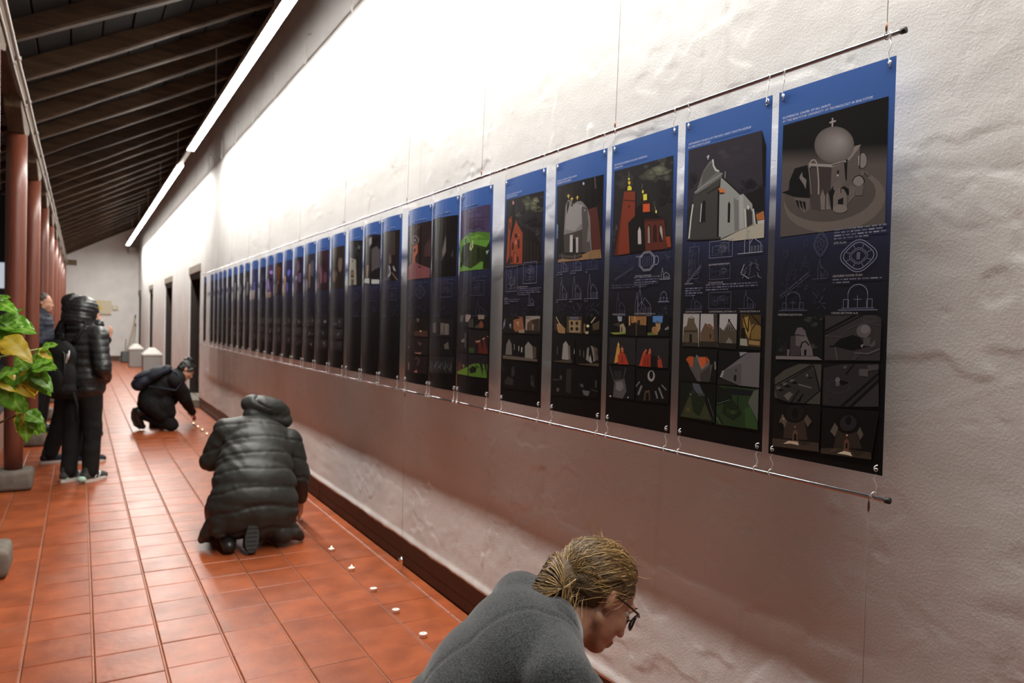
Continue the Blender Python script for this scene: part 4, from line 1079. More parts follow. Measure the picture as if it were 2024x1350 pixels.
((60,48,42),[1227,1549,1204,1564,1137,1575,1030,1582,893,1582,739,1578,582,1568,438,1553,321,1535,246,1516,219,1498,243,1482,317,1470,431,1464,574,1464,731,1470,886,1481,1024,1496,1132,1513,1202,1531]),
((84,70,62),[1174,1525,1150,1537,1078,1545,967,1548,829,1546,679,1539,536,1527,417,1512,339,1496,311,1481,337,1468,414,1460,531,1457,673,1460,823,1468,962,1480,1075,1495,1148,1511]),
((40,32,28),[1104,1511,1078,1520,1003,1525,889,1525,752,1520,614,1511,495,1499,414,1486,385,1473,412,1463,492,1458,610,1459,748,1464,885,1473,1000,1485,1076,1498]),
((110,78,50),[1584,1470,1525,1592,1539,1594,1599,1472]),
((110,78,50),[1644,1473,1598,1596,1612,1597,1658,1475]),
((110,78,50),[1703,1476,1670,1599,1685,1601,1717,1478]),
((110,78,50),[1761,1480,1742,1603,1757,1604,1776,1481]),
((110,78,50),[1819,1483,1814,1607,1829,1608,1834,1484]),
((120,140,146),[110,980,122,972,167,1008,160,1218,122,1213]),
((34,34,36),[117,1110,171,1113,171,1107,117,1103]),
0,
((20,15,12),[107,2465,618,2476,613,2743,91,2727]),
((150,110,70),[169,2588,400,2588,607,2666,603,2743,307,2734]),
((190,160,120),[167,2480,366,2614,395,2608,197,2474]),
((50,36,26),[105,2507,188,2499,255,2707,109,2697,98,2612]),
0,
((70,52,36),[653,2472,1270,2472,1297,2738,661,2727]),
((150,118,84),[746,2530,1227,2532,1216,2720,784,2723]),
((50,36,24),[930,2579,920,2597,892,2608,856,2608,826,2597,813,2579,823,2561,852,2549,888,2549,918,2561]),
((40,30,22),[941,2664,930,2682,899,2694,860,2694,828,2683,814,2665,825,2647,856,2636,895,2636,927,2647]),
((50,36,24),[1136,2579,1126,2596,1098,2607,1063,2607,1034,2596,1021,2579,1031,2561,1059,2550,1094,2550,1124,2561]),
((40,30,22),[1146,2664,1136,2681,1106,2693,1067,2693,1036,2682,1022,2664,1033,2646,1063,2635,1102,2635,1133,2646]),
((90,84,90),[766,2473,1152,2475,1132,2522,794,2521]),
0,
((14,11,9),[1307,2476,1905,2479,1912,2733,1311,2738]),
((190,160,130),[1727,2480,1587,2565,1618,2573,1757,2488]),
((230,200,150),[1542,2616,1527,2631,1489,2638,1450,2632,1432,2616,1448,2600,1486,2594,1525,2600]),
((120,88,56),[1333,2588,1393,2579,1402,2718,1342,2719]),
((170,150,110),[1401,2700,1516,2695,1518,2736,1436,2737,1404,2737]),
((80,64,46),[1645,2588,1886,2533,1881,2661,1673,2680]),
0,
((16,13,12),[82,2827,1010,2835,1012,3204,85,3203]),
((150,134,122),[492,3152,535,2909,646,2859,775,2934,781,3154]),
((104,92,84),[725,2925,824,2933,863,3142,780,3144]),
((70,56,44),[110,3192,911,3141,915,3198,712,3204,121,3203]),
((70,62,58),[253,2958,262,3084,304,3083,295,2957]),
((180,164,150),[1011,2957,984,3050,1011,3051]),
0,
((16,13,12),[1058,2834,1927,2842,1916,3213,1060,3209]),
((130,114,104),[1452,3126,1487,2950,1643,2910,1736,2954,1769,3136,1638,3176]),
((84,70,60),[1702,2918,1846,2952,1879,3115,1769,3136]),
((170,156,146),[1590,3141,1606,3039,1659,3157]),
((90,80,74),[1204,2980,1211,3080,1242,3079,1235,2979]),
((90,80,74),[1346,2996,1352,3095,1382,3094,1376,2995]),
((80,62,46),[1178,3199,1904,3168,1907,3213,1179,3209]),
0,
((11,9,9),[41,3313,1910,3268,1914,3682,54,3756]),
((44,38,34),[702,3300,898,3293,900,3673,704,3664]),
((74,68,66),[411,3417,511,3413,506,3481,440,3474]),
((84,76,72),[298,3616,400,3621,390,3680,287,3675]),
((96,88,84),[1345,3594,1620,3598,1557,3675,1396,3665]),
((74,68,66),[1246,3505,1362,3500,1398,3554,1272,3551]),
((60,54,52),[1788,3426,1854,3424,1848,3532,1794,3526]),
((80,72,70),[102,3503,422,3489,421,3480,101,3493]),
((70,64,62),[1655,3573,1889,3589,1894,3581,1661,3564])],
5:[0,
((46,40,42),[87,366,1914,380,1893,1579,81,1594]),
('f',(115,114,87),(76,73,60),[1432,578,1653,597,1602,628,1479,644,1309,626,1185,577,1275,549,1305,527,1467,517,1543,542]),
('f',(101,98,77),(62,58,50),[1242,587,1342,596,1354,627,1270,637,1169,626,1088,587,1135,568,1187,538,1270,542,1323,565]),
((70,66,55),[1908,704,1848,699,1818,680,1785,661,1860,649,1909,646]),
('f',(93,90,72),(57,53,47),[1222,618,1377,631,1325,653,1262,659,1146,661,1082,623,1071,585,1145,549,1252,560,1371,596]),
('f',(99,97,76),(58,55,48),[1207,438,1347,451,1331,476,1229,477,1138,458,1109,442,1116,417,1117,391,1220,395,1321,421]),
('f',(112,110,85),(65,61,52),[1208,506,1375,520,1307,537,1239,560,1114,546,1063,511,1094,481,1146,452,1241,459,1348,491]),
('f',(138,137,103),(93,90,71),[1589,531,1759,545,1672,556,1621,567,1504,553,1430,527,1422,498,1500,484,1615,484,1725,521]),
('f',(90,87,70),(58,55,48),[1810,476,1880,482,1854,493,1820,490,1779,487,1765,478,1742,465,1775,456,1819,464,1856,471]),
('f',(85,82,66),(57,53,47),[1573,686,1702,696,1644,709,1595,721,1540,711,1493,692,1479,665,1520,653,1584,663,1641,674]),
('f',(101,98,77),(67,63,53),[1701,636,1808,645,1770,661,1719,662,1663,647,1605,638,1608,619,1650,605,1718,610,1742,620]),
('f',(112,110,85),(69,65,55),[1289,495,1379,503,1398,521,1322,543,1210,520,1176,497,1175,468,1202,447,1309,460,1400,484]),
('f',(78,75,61),(56,52,46),[1779,704,1903,714,1877,729,1808,731,1706,724,1639,707,1624,682,1694,673,1797,681,1873,695]),
('f',(90,88,70),(56,52,46),[1088,464,1221,475,1219,518,1116,510,972,505,952,469,908,433,1011,425,1116,419,1212,442]),
('f',(130,129,98),(75,72,59),[1418,603,1501,610,1494,630,1445,646,1352,633,1331,606,1338,587,1368,576,1432,564,1503,584]),
('f',(100,98,77),(60,56,49),[1139,496,1363,516,1276,534,1165,544,1059,521,923,489,978,468,1052,436,1175,454,1289,470]),
('f',(116,114,88),(71,68,57),[1503,623,1677,637,1628,674,1544,665,1419,677,1326,622,1315,587,1401,567,1543,564,1648,600]),
('f',(130,129,98),(81,78,64),[1585,502,1722,514,1689,550,1629,565,1484,525,1422,506,1423,472,1494,455,1604,448,1681,477]),
('f',(97,95,74),(59,55,48),[1201,597,1306,606,1341,639,1241,643,1131,630,1094,604,1088,571,1113,547,1219,549,1353,572]),
('f',(152,152,113),(94,91,72),[1576,514,1727,528,1637,540,1593,558,1503,532,1440,513,1443,494,1499,480,1590,485,1634,505]),
('f',(121,119,91),(66,63,53),[1205,539,1352,552,1294,584,1241,580,1112,576,1036,540,1008,502,1105,499,1229,491,1366,523]),
('f',(122,121,92),(86,84,67),[1487,549,1630,562,1604,585,1509,588,1410,564,1357,553,1327,525,1414,505,1503,508,1599,529]),
('f',(90,86,81),(68,63,61),[720,670,806,677,793,685,733,684,691,685,672,672,641,657,688,649,734,658,788,661]),
('f',(102,98,91),(68,63,61),[691,692,752,696,771,713,710,718,649,713,618,694,593,676,636,667,706,678,742,683]),
('f',(75,71,68),(56,50,51),[837,698,923,705,893,713,851,725,795,714,780,702,779,687,783,674,849,676,910,688]),
('f',(91,87,81),(68,63,61),[740,684,803,689,816,701,757,704,691,697,678,685,662,672,697,658,751,668,819,677]),
('f',(83,79,75),(63,58,58),[768,684,894,694,827,705,795,714,700,708,701,690,654,665,720,654,779,658,845,666]),
('f',(84,80,76),(58,53,53),[822,660,913,667,870,677,837,675,782,673,744,660,777,651,797,637,836,638,869,655]),
('f',(57,51,51),(46,40,42),[950,637,1017,643,1035,656,968,664,912,661,866,638,858,620,911,616,969,612,1017,627]),
('f',(82,77,73),(58,53,53),[818,702,902,709,876,726,836,737,756,714,739,707,739,689,749,673,833,672,912,696]),
('f',(76,71,68),(53,47,48),[882,714,989,722,977,732,899,736,826,727,813,716,798,700,841,683,895,685,954,708]),
('f',(35,30,32),(39,34,36),[1774,906,1845,911,1822,918,1783,919,1746,918,1713,907,1716,898,1734,889,1784,897,1823,900]),
('f',(32,28,30),(38,33,35),[1479,803,1610,813,1558,834,1511,831,1390,823,1380,808,1334,779,1396,778,1503,769,1616,796]),
('f',(34,30,32),(39,34,36),[1090,826,1302,842,1237,859,1118,868,974,852,964,830,885,795,984,796,1128,790,1188,816]),
('f',(34,30,32),(39,34,36),[1728,921,1850,930,1851,945,1750,967,1620,937,1548,925,1527,892,1651,881,1753,878,1869,903]),
('f',(29,25,27),(37,32,34),[1580,837,1652,843,1645,856,1598,854,1534,855,1505,838,1513,827,1524,814,1599,818,1668,834]),
('f',(29,25,27),(36,31,33),[1501,899,1655,910,1605,923,1538,943,1409,936,1280,901,1311,874,1426,853,1524,874,1663,891]),
('f',(28,24,26),(35,30,32),[1334,836,1410,841,1388,848,1350,856,1301,844,1268,838,1267,825,1302,817,1343,823,1406,830]),
('f',(28,24,26),(36,31,33),[1319,826,1432,834,1432,852,1342,856,1259,845,1209,827,1230,809,1254,796,1339,811,1382,811]),
('f',(64,58,58),(46,40,41),[1558,1093,1598,1095,1587,1104,1566,1114,1527,1111,1516,1097,1505,1083,1538,1070,1566,1078,1584,1085]),
('f',(74,68,68),(55,49,51),[1720,1065,1783,1069,1791,1101,1735,1098,1684,1086,1625,1075,1636,1050,1664,1022,1735,1032,1803,1043]),
('f',(56,50,52),(44,38,40),[1552,1027,1630,1032,1598,1051,1568,1047,1529,1045,1512,1035,1484,1013,1507,1003,1560,1008,1595,1008]),
('f',(72,66,66),(56,50,51),[1652,1058,1697,1061,1678,1072,1662,1077,1635,1074,1618,1060,1617,1049,1628,1044,1659,1037,1678,1044]),
('f',(73,67,67),(56,50,51),[1674,1081,1766,1086,1741,1105,1690,1115,1633,1119,1617,1088,1568,1060,1641,1048,1687,1036,1720,1054]),
('f',(66,60,61),(49,43,45),[1685,1030,1754,1035,1753,1051,1699,1064,1656,1068,1619,1036,1599,1012,1645,1000,1696,986,1729,1004]),
((190,130,130),[535,453,527,474,504,485,473,483,448,467,437,445,444,424,468,413,498,415,524,431]),
((30,26,26),[465,484,472,574,503,577,496,487]),
((30,25,26),[272,697,424,539,638,696,500,742]),
((150,68,44),[262,724,434,674,431,793,359,1013,349,1406,172,1526,232,977]),
((26,20,20),[434,674,681,741,644,780,515,925,385,1085]),
((30,18,14),[299,783,360,774,351,914,302,925]),
((34,26,25),[707,819,988,901,1452,1026,1796,1233,1041,1096]),
((150,64,40),[461,1019,670,754,716,827,1017,1026,1030,1559,420,1536,390,1155]),
((30,24,23),[1009,1080,1796,1233,1872,1545,1038,1566]),
((56,42,36),[1102,1140,1145,1148,1159,1537,1113,1538]),
((56,42,36),[1257,1168,1299,1176,1311,1535,1265,1536]),
((56,42,36),[1409,1195,1451,1203,1460,1533,1415,1533]),
((56,42,36),[1559,1222,1600,1230,1607,1531,1563,1531]),
((56,42,36),[1707,1249,1748,1257,1753,1529,1709,1529]),
((60,26,18),[474,1286,473,1174,511,1141,563,1179,572,1291]),
((60,26,18),[782,1274,779,1135,816,1103,866,1140,876,1278]),
((60,28,20),[582,1528,581,1361,634,1315,710,1367,722,1533]),
((190,92,66),[622,1523,622,1377,659,1337,695,1380,698,1526]),
((40,22,18),[749,1051,741,1071,716,1085,680,1088,643,1080,616,1063,604,1042,613,1022,638,1008,674,1004,710,1012,737,1029]),
((220,180,160),[855,1043,845,1050,825,1049,815,1041,824,1034,844,1036]),
((190,150,130),[652,1135,703,1124,708,1187,658,1212]),
((50,24,18),[439,1508,439,1410,470,1391,512,1414,520,1512]),
((50,24,18),[761,1521,762,1424,792,1405,833,1428,840,1524]),
((52,46,50),[81,1551,1891,1553,1893,1579,1893,1579,81,1594]),
0,
((30,22,19),[106,2469,1238,2465,1261,2767,81,2771]),
((140,84,56),[656,2532,1116,2489,1188,2688,790,2744,669,2695]),
((170,120,90),[777,2572,949,2551,928,2652]),
((110,116,130),[95,2594,201,2494,192,2619,94,2703,88,2684]),
((150,120,100),[933,2712,1216,2688,1221,2757,936,2756]),
((130,130,140),[424,2616,542,2595,520,2697]),
((120,72,50),[827,2471,1115,2470,1118,2509]),
0,
((150,130,116),[1261,2465,1890,2463,1901,2765,1261,2767]),
((84,62,46),[1337,2587,1508,2527,1892,2515,1897,2636,1899,2727,1330,2716]),
((60,44,34),[1552,2527,1840,2505,1856,2718,1603,2702]),
((120,104,88),[1541,2605,1650,2604,1630,2702,1565,2703]),
((40,32,26),[1261,2707,1898,2717,1901,2765,1261,2767,1261,2767]),
0,
((17,14,13),[59,2809,1930,2803,1872,3237,75,3237]),
((110,98,88),[254,3158,300,2970,444,2873,583,2962,616,3155]),
((132,118,106),[1270,3192,1255,2985,1399,2902,1596,2975,1639,3188]),
((96,80,66),[101,3173,882,3177,1800,3192,1829,3229,106,3236]),
((80,62,50),[1623,2975,1758,2990,1772,3174,1638,3179]),
((150,138,128),[946,2989,940,3077,980,3077,986,2989]),
((180,166,156),[1086,3005,1080,3093,1129,3093,1135,3004]),
((110,100,94),[710,2956,718,3064,759,3063,751,2955]),
0,
((11,9,9),[52,3342,1860,3295,1865,3728,62,3770]),
((52,44,38),[605,3391,749,3343,791,3503,618,3553]),
((50,40,34),[231,3635,437,3542,738,3587,688,3691,267,3695]),
((56,48,42),[1563,3640,1552,3484,1658,3460,1727,3669]),
((36,32,30),[86,3372,242,3386,218,3470,111,3454])],
6:[0,
((74,58,84),[38,351,1904,359,1923,1581,24,1564]),
('f',(79,70,100),(75,60,87),[1039,492,1326,519,1385,553,1123,555,858,521,683,474,586,434,798,417,1078,455,1301,479]),
('f',(79,70,100),(74,59,86),[1302,519,1730,559,1509,574,1362,581,1139,556,874,500,907,463,1118,470,1376,481,1475,506]),
('f',(86,85,122),(78,68,98),[750,407,997,431,869,434,784,430,635,422,504,395,527,374,620,369,783,384,929,402]),
('f',(85,83,118),(78,68,97),[768,391,927,407,869,416,785,413,694,403,636,385,601,370,690,366,793,376,836,384]),
('f',(80,71,103),(74,59,85),[874,504,1196,533,1120,553,941,561,679,529,564,494,580,459,754,461,946,472,1121,505]),
((76,63,91),[1192,371,1105,375,1061,373,988,367,964,355,964,355,1138,355]),
('f',(85,83,118),(78,68,98),[1050,389,1249,408,1179,417,1073,417,968,401,936,385,910,369,946,356,1075,376,1207,394]),
((75,62,89),[260,359,260,364,216,369,161,357,133,351,249,351]),
('f',(47,33,50),(59,43,64),[969,723,1246,746,1181,760,1021,763,885,746,745,714,778,699,889,691,997,694,1162,716]),
('f',(61,46,67),(69,53,77),[1284,660,1587,687,1563,719,1325,716,1136,683,1083,657,967,611,1118,603,1316,629,1525,647]),
('f',(56,42,62),(64,49,71),[669,711,794,721,781,739,699,743,574,733,550,714,473,683,586,671,702,690,810,700]),
('f',(63,47,69),(69,53,77),[878,599,1058,615,1027,645,936,644,790,618,637,590,599,558,748,545,909,559,1010,581]),
('f',(50,36,54),(61,46,68),[925,689,1195,711,1124,748,968,756,798,734,555,681,691,650,784,618,968,651,1143,682]),
('f',(61,46,68),(68,53,76),[978,825,1187,841,1128,857,1009,858,894,849,804,819,807,801,871,798,1003,789,1065,810]),
('f',(62,47,69),(68,52,76),[1281,699,1500,718,1523,746,1321,737,1165,719,1000,695,1105,668,1119,637,1315,655,1502,687]),
('f',(61,46,67),(69,53,77),[1539,772,1638,780,1657,796,1562,805,1453,780,1437,774,1408,754,1443,744,1556,749,1642,762]),
('f',(51,37,55),(61,46,67),[885,697,1173,721,1170,760,944,739,692,719,644,694,598,651,729,626,942,646,1073,676]),
('f',(74,60,85),(70,54,78),[1564,552,1699,565,1659,590,1588,581,1526,593,1449,553,1448,531,1514,515,1577,524,1643,532]),
('f',(78,66,91),(71,55,79),[1683,704,1731,708,1732,721,1693,722,1651,722,1632,708,1639,694,1645,686,1689,690,1730,691]),
('f',(77,64,89),(71,55,80),[1732,565,1812,573,1792,593,1750,596,1696,580,1652,570,1672,553,1695,540,1746,536,1783,553]),
('f',(77,64,89),(70,55,79),[1552,629,1634,636,1607,654,1572,656,1499,653,1467,630,1463,607,1514,586,1572,593,1630,606]),
((96,136,50),[31,946,622,859,1340,835,1904,895,1890,1048,1800,1149,1922,1573,24,1564,24,1564]),
((78,112,42),[622,859,1340,835,1904,895,1913,1034,838,955]),
('f',(117,153,59),(101,138,52),[1294,918,1567,938,1450,942,1329,944,1163,927,1154,916,1087,895,1184,893,1340,905,1415,911]),
('f',(111,148,56),(96,134,50),[1125,939,1386,958,1310,966,1161,973,959,943,900,934,814,907,970,898,1164,914,1272,934]),
('f',(109,146,55),(95,133,50),[1177,947,1431,965,1283,969,1223,972,1089,954,950,934,1040,930,1092,925,1202,925,1330,948]),
('f',(117,153,58),(98,136,51),[1047,931,1367,955,1269,962,1093,953,925,943,727,916,859,909,924,897,1103,910,1274,934]),
('f',(103,140,53),(91,128,48),[1036,960,1327,981,1234,984,1089,978,945,966,867,955,810,938,943,933,1070,946,1244,964]),
('f',(109,146,55),(93,131,49),[1526,964,1661,974,1645,980,1546,975,1481,967,1408,959,1434,954,1464,947,1540,952,1648,967]),
('f',(103,140,53),(92,130,48),[817,920,922,928,918,937,837,936,762,926,667,915,645,903,766,905,844,912,925,922]),
('f',(104,141,53),(91,129,48),[891,847,1004,856,1019,864,926,867,796,853,681,836,745,830,800,827,918,838,999,847]),
('f',(107,143,54),(94,131,49),[1263,891,1447,905,1371,905,1294,905,1197,896,1141,885,1135,877,1170,868,1289,882,1352,890]),
((30,38,20),[258,1061,684,1009,1753,1162,1914,1050,1916,1100,1923,1573,1608,1565,1624,1433,1324,1385,1329,1464,925,1531,170,1418,130,1218]),
((46,54,24),[842,1036,1730,1176,1622,1402,925,1523,442,1416]),
((16,16,14),[210,1173,526,1030,818,1066,753,1288,495,1403,196,1395]),
((18,16,14),[439,926,562,919,552,1016,460,1009]),
((190,190,120),[894,1040,813,1133,876,1142,956,1050]),
((190,190,120),[813,1130,880,1183,939,1180,872,1126]),
((190,190,120),[924,1187,1063,1116,1008,1102,867,1174]),
((190,190,120),[1060,1120,1052,998,989,994,997,1116]),
((18,16,14),[58,1396,276,1358,283,1474,147,1483]),
((150,160,140),[1733,1238,1876,1216,1786,1303]),
0,
((20,17,17),[63,2418,1213,2433,1230,2696,48,2683]),
((150,124,116),[634,2434,1010,2439,996,2503,812,2584,661,2574]),
((80,74,76),[160,2457,500,2442,447,2572,200,2589]),
((60,56,46),[871,2575,1160,2505,1200,2687,877,2686]),
0,
((24,19,17),[1271,2434,1942,2443,1932,2706,1276,2701]),
((150,128,110),[1414,2439,1734,2444,1728,2520,1448,2526]),
((120,64,44),[1482,2616,1590,2545,1706,2617,1683,2688,1503,2687]),
((70,60,50),[1285,2651,1482,2616,1487,2696,1287,2696]),
0,
((22,17,18),[31,2721,850,2731,849,3183,15,3187]),
((120,96,92),[347,2947,590,2908,595,2982,380,2993]),
((80,74,76),[614,2796,705,2796,711,3092,632,3093]),
0,
((34,26,25),[910,2731,1934,2742,1945,3181,909,3191]),
((92,36,26),[1475,2956,1915,2882,1934,3178,1488,3175]),
((190,130,110),[1425,2977,1932,2856,1896,2840,1388,2961]),
((56,66,36),[932,3089,1253,3067,1271,3175,938,3181]),
((150,100,90),[1314,2940,1462,2930,1464,2974,1333,2976]),
0,
((30,24,25),[17,3225,863,3219,876,3634,0,3636]),
((84,36,28),[58,3577,92,3395,342,3380,397,3566]),
((100,124,38),[8,3598,866,3459,876,3634,876,3634,0,3636]),
((120,100,80),[468,3414,684,3445,535,3506]),
0,
((34,27,30),[910,3215,1935,3208,1907,3633,924,3638]),
((84,112,38),[923,3430,1329,3373,1918,3376,1907,3633,924,3638]),
((26,24,18),[958,3511,1159,3432,1449,3460,1340,3554,1051,3582]),
((30,28,20),[1363,3433,1788,3488,1813,3470,1389,3415])],
7:[0,
((22,18,18),[42,348,1936,397,1876,1638,57,1616]),
('g',[[22,18,18],[22,18,18],[46,40,38],[46,40,38]],[62,671,730,694,703,1362,71,1323]),
((110,98,88),[966,1147,1245,760,1278,1117,973,1290]),
((66,58,54),[821,1280,1025,1134,1122,1300]),
((26,20,18),[850,1246,869,1014,1019,1008,972,1272]),
((60,54,50),[1582,1226,1690,1078,1724,1254]),
((14,12,12),[65,1239,1866,1315,1876,1638,57,1616]),
((60,60,62),[788,627,774,638,740,640,704,632,689,617,703,606,738,604,773,612]),
0,
((30,26,26),[115,2506,1841,2524,1798,2901,74,2895]),
((96,84,78),[333,2619,609,2593,654,2829,332,2811]),
((110,96,86),[1016,2605,1557,2626,1565,2851,1017,2863]),
((40,34,32),[1238,2603,1250,2865,1292,2864,1281,2603]),
((30,26,26),[1117,2800,1148,2800,1151,2871,1078,2871]),
0,
((22,19,18),[76,2932,1855,2921,1811,3283,67,3309]),
('g',[[70,62,56],[70,62,56],[40,34,32],[40,34,32]],[44,2951,176,2950,197,3278,65,3281]),
((96,82,72),[1280,3062,1571,2989,1589,3152,1313,3149]),
0,
((32,30,29),[88,3327,1879,3303,1835,3651,93,3707]),
((100,94,88),[250,3677,166,3420,112,3423,196,3680]),
((72,68,64),[367,3607,379,3467,326,3468,314,3608]),
((72,68,64),[487,3645,587,3513,536,3511,436,3643]),
((100,94,88),[601,3576,784,3435,736,3431,552,3572]),
((72,68,64),[728,3609,734,3485,683,3487,677,3611]),
((72,68,64),[846,3645,929,3408,879,3408,796,3646]),
((100,94,88),[954,3578,1127,3455,1082,3450,907,3574]),
((72,68,64),[1077,3611,1079,3503,1029,3505,1028,3613]),
((72,68,64),[1185,3544,1269,3428,1221,3426,1137,3543]),
((100,94,88),[1295,3581,1460,3473,1416,3468,1251,3577]),
((72,68,64),[1416,3613,1407,3401,1359,3403,1368,3615]),
((72,68,64),[1521,3548,1597,3447,1551,3445,1474,3546]),
((100,94,88),[1626,3584,1782,3491,1741,3486,1585,3579]),
((72,68,64),[1744,3615,1731,3420,1685,3422,1698,3617])],
8:[0,
((44,30,30),[68,362,2000,361,2000,1624,34,1639]),
((120,92,92),[1184,745,1169,777,1120,804,1042,823,942,833,830,831,717,820,613,798,530,770,475,736,454,701,470,669,520,641,601,622,703,613,816,615,929,627,1031,649,1112,678,1165,711]),
((52,36,36),[1098,740,1084,768,1038,790,966,805,876,809,780,804,689,789,613,765,562,737,543,707,558,678,605,656,678,641,769,637,865,643,956,659,1031,682,1080,710]),
((150,130,130),[896,734,876,752,825,757,773,746,750,725,770,707,821,702,873,713]),
((168,84,56),[665,867,1097,833,1109,1027,899,1113,909,1268,655,1256,713,1046]),
((30,18,16),[742,930,922,911,928,998,768,1000]),
((126,70,70),[141,1292,943,1231,1160,1279,1930,1408,1940,1613,55,1620]),
((26,17,17),[1145,446,1359,441,1377,1384,1178,1356]),
((80,60,58),[323,602,1222,456,1170,436,269,582]),
((70,46,44),[1595,900,1933,729,1986,1148,1573,1147]),
0,
((30,21,18),[148,2496,1929,2527,1907,2928,128,2916]),
((96,62,46),[201,2584,648,2884,697,2880,251,2580]),
((90,60,44),[621,2526,227,2899,278,2902,672,2530]),
((74,46,34),[958,2803,1886,2789,1879,2919,951,2918]),
((230,170,130),[1514,2802,1496,2814,1450,2819,1405,2814,1385,2802,1403,2790,1448,2785,1494,2790]),
((90,78,72),[1122,2514,1237,2515,1340,2517,1323,2596,1163,2595]),
0,
((36,26,24),[146,2946,1929,2956,1912,3324,116,3332]),
((200,150,140),[496,3182,482,3193,445,3197,408,3193,391,3182,406,3171,443,3167,480,3171]),
((150,96,84),[1027,3295,1526,3273,1493,3314,1064,3317]),
((90,60,52),[1226,3031,1550,3068,1412,3143]),
((70,50,46),[301,2994,454,3013,404,3148]),
0,
((20,14,13),[88,3361,1914,3361,1878,3746,106,3765]),
((36,25,23),[142,3370,849,3368,839,3746,120,3751]),
((38,26,24),[886,3368,1915,3370,1878,3743,876,3749]),
((150,110,96),[436,3541,424,3703,511,3702,523,3541]),
((168,100,92),[984,3743,1195,3674,1270,3746]),
((84,60,54),[1083,3456,1292,3410,1239,3393,1029,3440]),
((84,60,54),[1203,3407,1373,3470,1441,3457,1272,3394]),
((84,60,54),[1364,3450,1177,3574,1255,3581,1441,3457])],
9:[0,
((30,24,24),[122,342,1870,375,1831,1592,105,1567]),
('g',[[58,54,54],[58,54,54],[44,40,40],[44,40,40]],[122,342,604,362,622,1565,105,1567]),
((62,50,46),[871,371,1515,401,1554,967,978,957]),
((100,80,76),[1011,959,1204,940,1282,1147,1028,1197]),
((170,160,165),[995,1195,1160,1239,1238,1428,923,1572,1137,1372]),
((150,140,145),[1383,1220,1512,1261,1644,1377,1454,1341]),
((70,66,74),[210,1563,948,1463,1216,1578]),
((110,80,70),[1300,1399,1697,1590,1798,1591,1813,1590,1397,1390])],
10:[0,
((26,22,22),[96,277,1971,362,1932,1628,81,1594]),
((84,74,72),[1198,708,1641,637,1938,771,1928,1196,1238,1296]),
((150,140,140),[831,415,1137,370,1187,541,924,629]),
((16,13,13),[1188,560,1916,392,1490,587,1122,701]),
((150,110,90),[647,1111,920,1110,828,1436,631,1426]),
((190,180,172),[159,1551,394,1441,1023,1465,1033,1602]),
((190,180,170),[1252,1496,1911,1522,1918,1627,1260,1613]),
((16,13,13),[1015,1355,1204,1348,1185,1610,1048,1603])],
11:[0,
((30,28,28),[264,325,1946,384,1959,1616,189,1608]),
('f',(84,87,76),(43,42,40),[1381,565,1481,572,1469,600,1403,610,1341,609,1248,575,1264,542,1324,529,1400,524,1452,528]),
('f',(57,57,53),(34,32,32),[1452,724,1625,735,1594,770,1483,777,1400,776,1352,740,1263,680,1372,674,1473,676,1547,681]),
('f',(111,117,101),(72,74,66),[1638,567,1751,575,1727,599,1667,627,1575,607,1489,574,1545,544,1557,525,1657,500,1750,541]),
('f',(64,65,59),(35,33,33),[1298,609,1428,617,1448,657,1328,698,1216,663,1144,619,1165,582,1216,555,1326,517,1429,584]),
('f',(95,99,86),(58,58,53),[1570,544,1660,550,1631,569,1589,596,1525,582,1472,551,1508,530,1532,506,1580,494,1624,528]),
('f',(62,63,57),(38,37,36),[1467,463,1577,471,1574,511,1492,529,1413,497,1386,478,1346,435,1386,409,1479,408,1577,445]),
((48,48,45),[1948,569,1923,584,1890,592,1852,584,1819,564,1830,544,1846,536,1889,527,1914,544,1948,561]),
((42,41,40),[1950,742,1946,746,1897,751,1847,754,1799,728,1797,702,1831,698,1892,695,1950,702]),
('f',(73,75,67),(40,38,37),[1386,610,1515,618,1442,638,1403,651,1335,642,1263,615,1262,581,1330,560,1394,554,1458,589]),
((150,140,124),[490,794,1348,892,1474,1591,234,1589,416,1006]),
((46,46,50),[501,382,1043,383,1324,595,1304,880,537,797]),
((40,30,28),[722,1372,751,1179,928,1139,1112,1215,1144,1389]),
((150,90,60),[834,1299,914,1186,1069,1232,1051,1327]),
((30,26,26),[817,881,1015,902,984,954,839,931]),
((90,70,56),[771,1413,1174,1428,1143,1590,804,1588])],
}
# ------------------------------------------------------------------ exhibition posters
PW, PH = 0.335, 0.982
PZ = 2.103
PXX = 1.63
EDGES = [(1.043, 1.376), (1.398, 1.734), (1.767, 2.103), (2.131, 2.463), (2.533, 2.870), (2.980, 3.313), (3.324, 3.654), (3.659, 3.998),
         (4.087, 4.429), (4.436, 4.763), (4.781, 5.095), (5.157, 5.508), (5.538, 5.897), (5.925, 6.268), (6.301, 6.633), (6.675, 7.010), (7.048, 7.394),
         (7.420, 7.736), (7.771, 8.086), (8.145, 8.496), (8.589, 8.896), (8.966, 9.256), (9.351, 9.646), (9.746, 10.033), (10.129, 10.40), (10.466, 10.76), (10.838, 11.12), (11.198, 11.483), (11.90, 12.14)]
NS = 8
def light_at(v):
    """how much weaker the lamp is on the lower half of a sheet: printed colours read off the photo are divided by this"""
    return 0.60 - 0.10 * v ** 0.8
def ink(c, v):
    k = 0.74 / light_at(v)
    w = (0.87 - 0.10 * v, 1.0 - 0.02 * v, 1.10 + 0.04 * v)
    return tuple(min(0.85, max(0.0, lin(x) - 0.0012) * k * q) for x, q in zip(c, w)) + (1.0,)
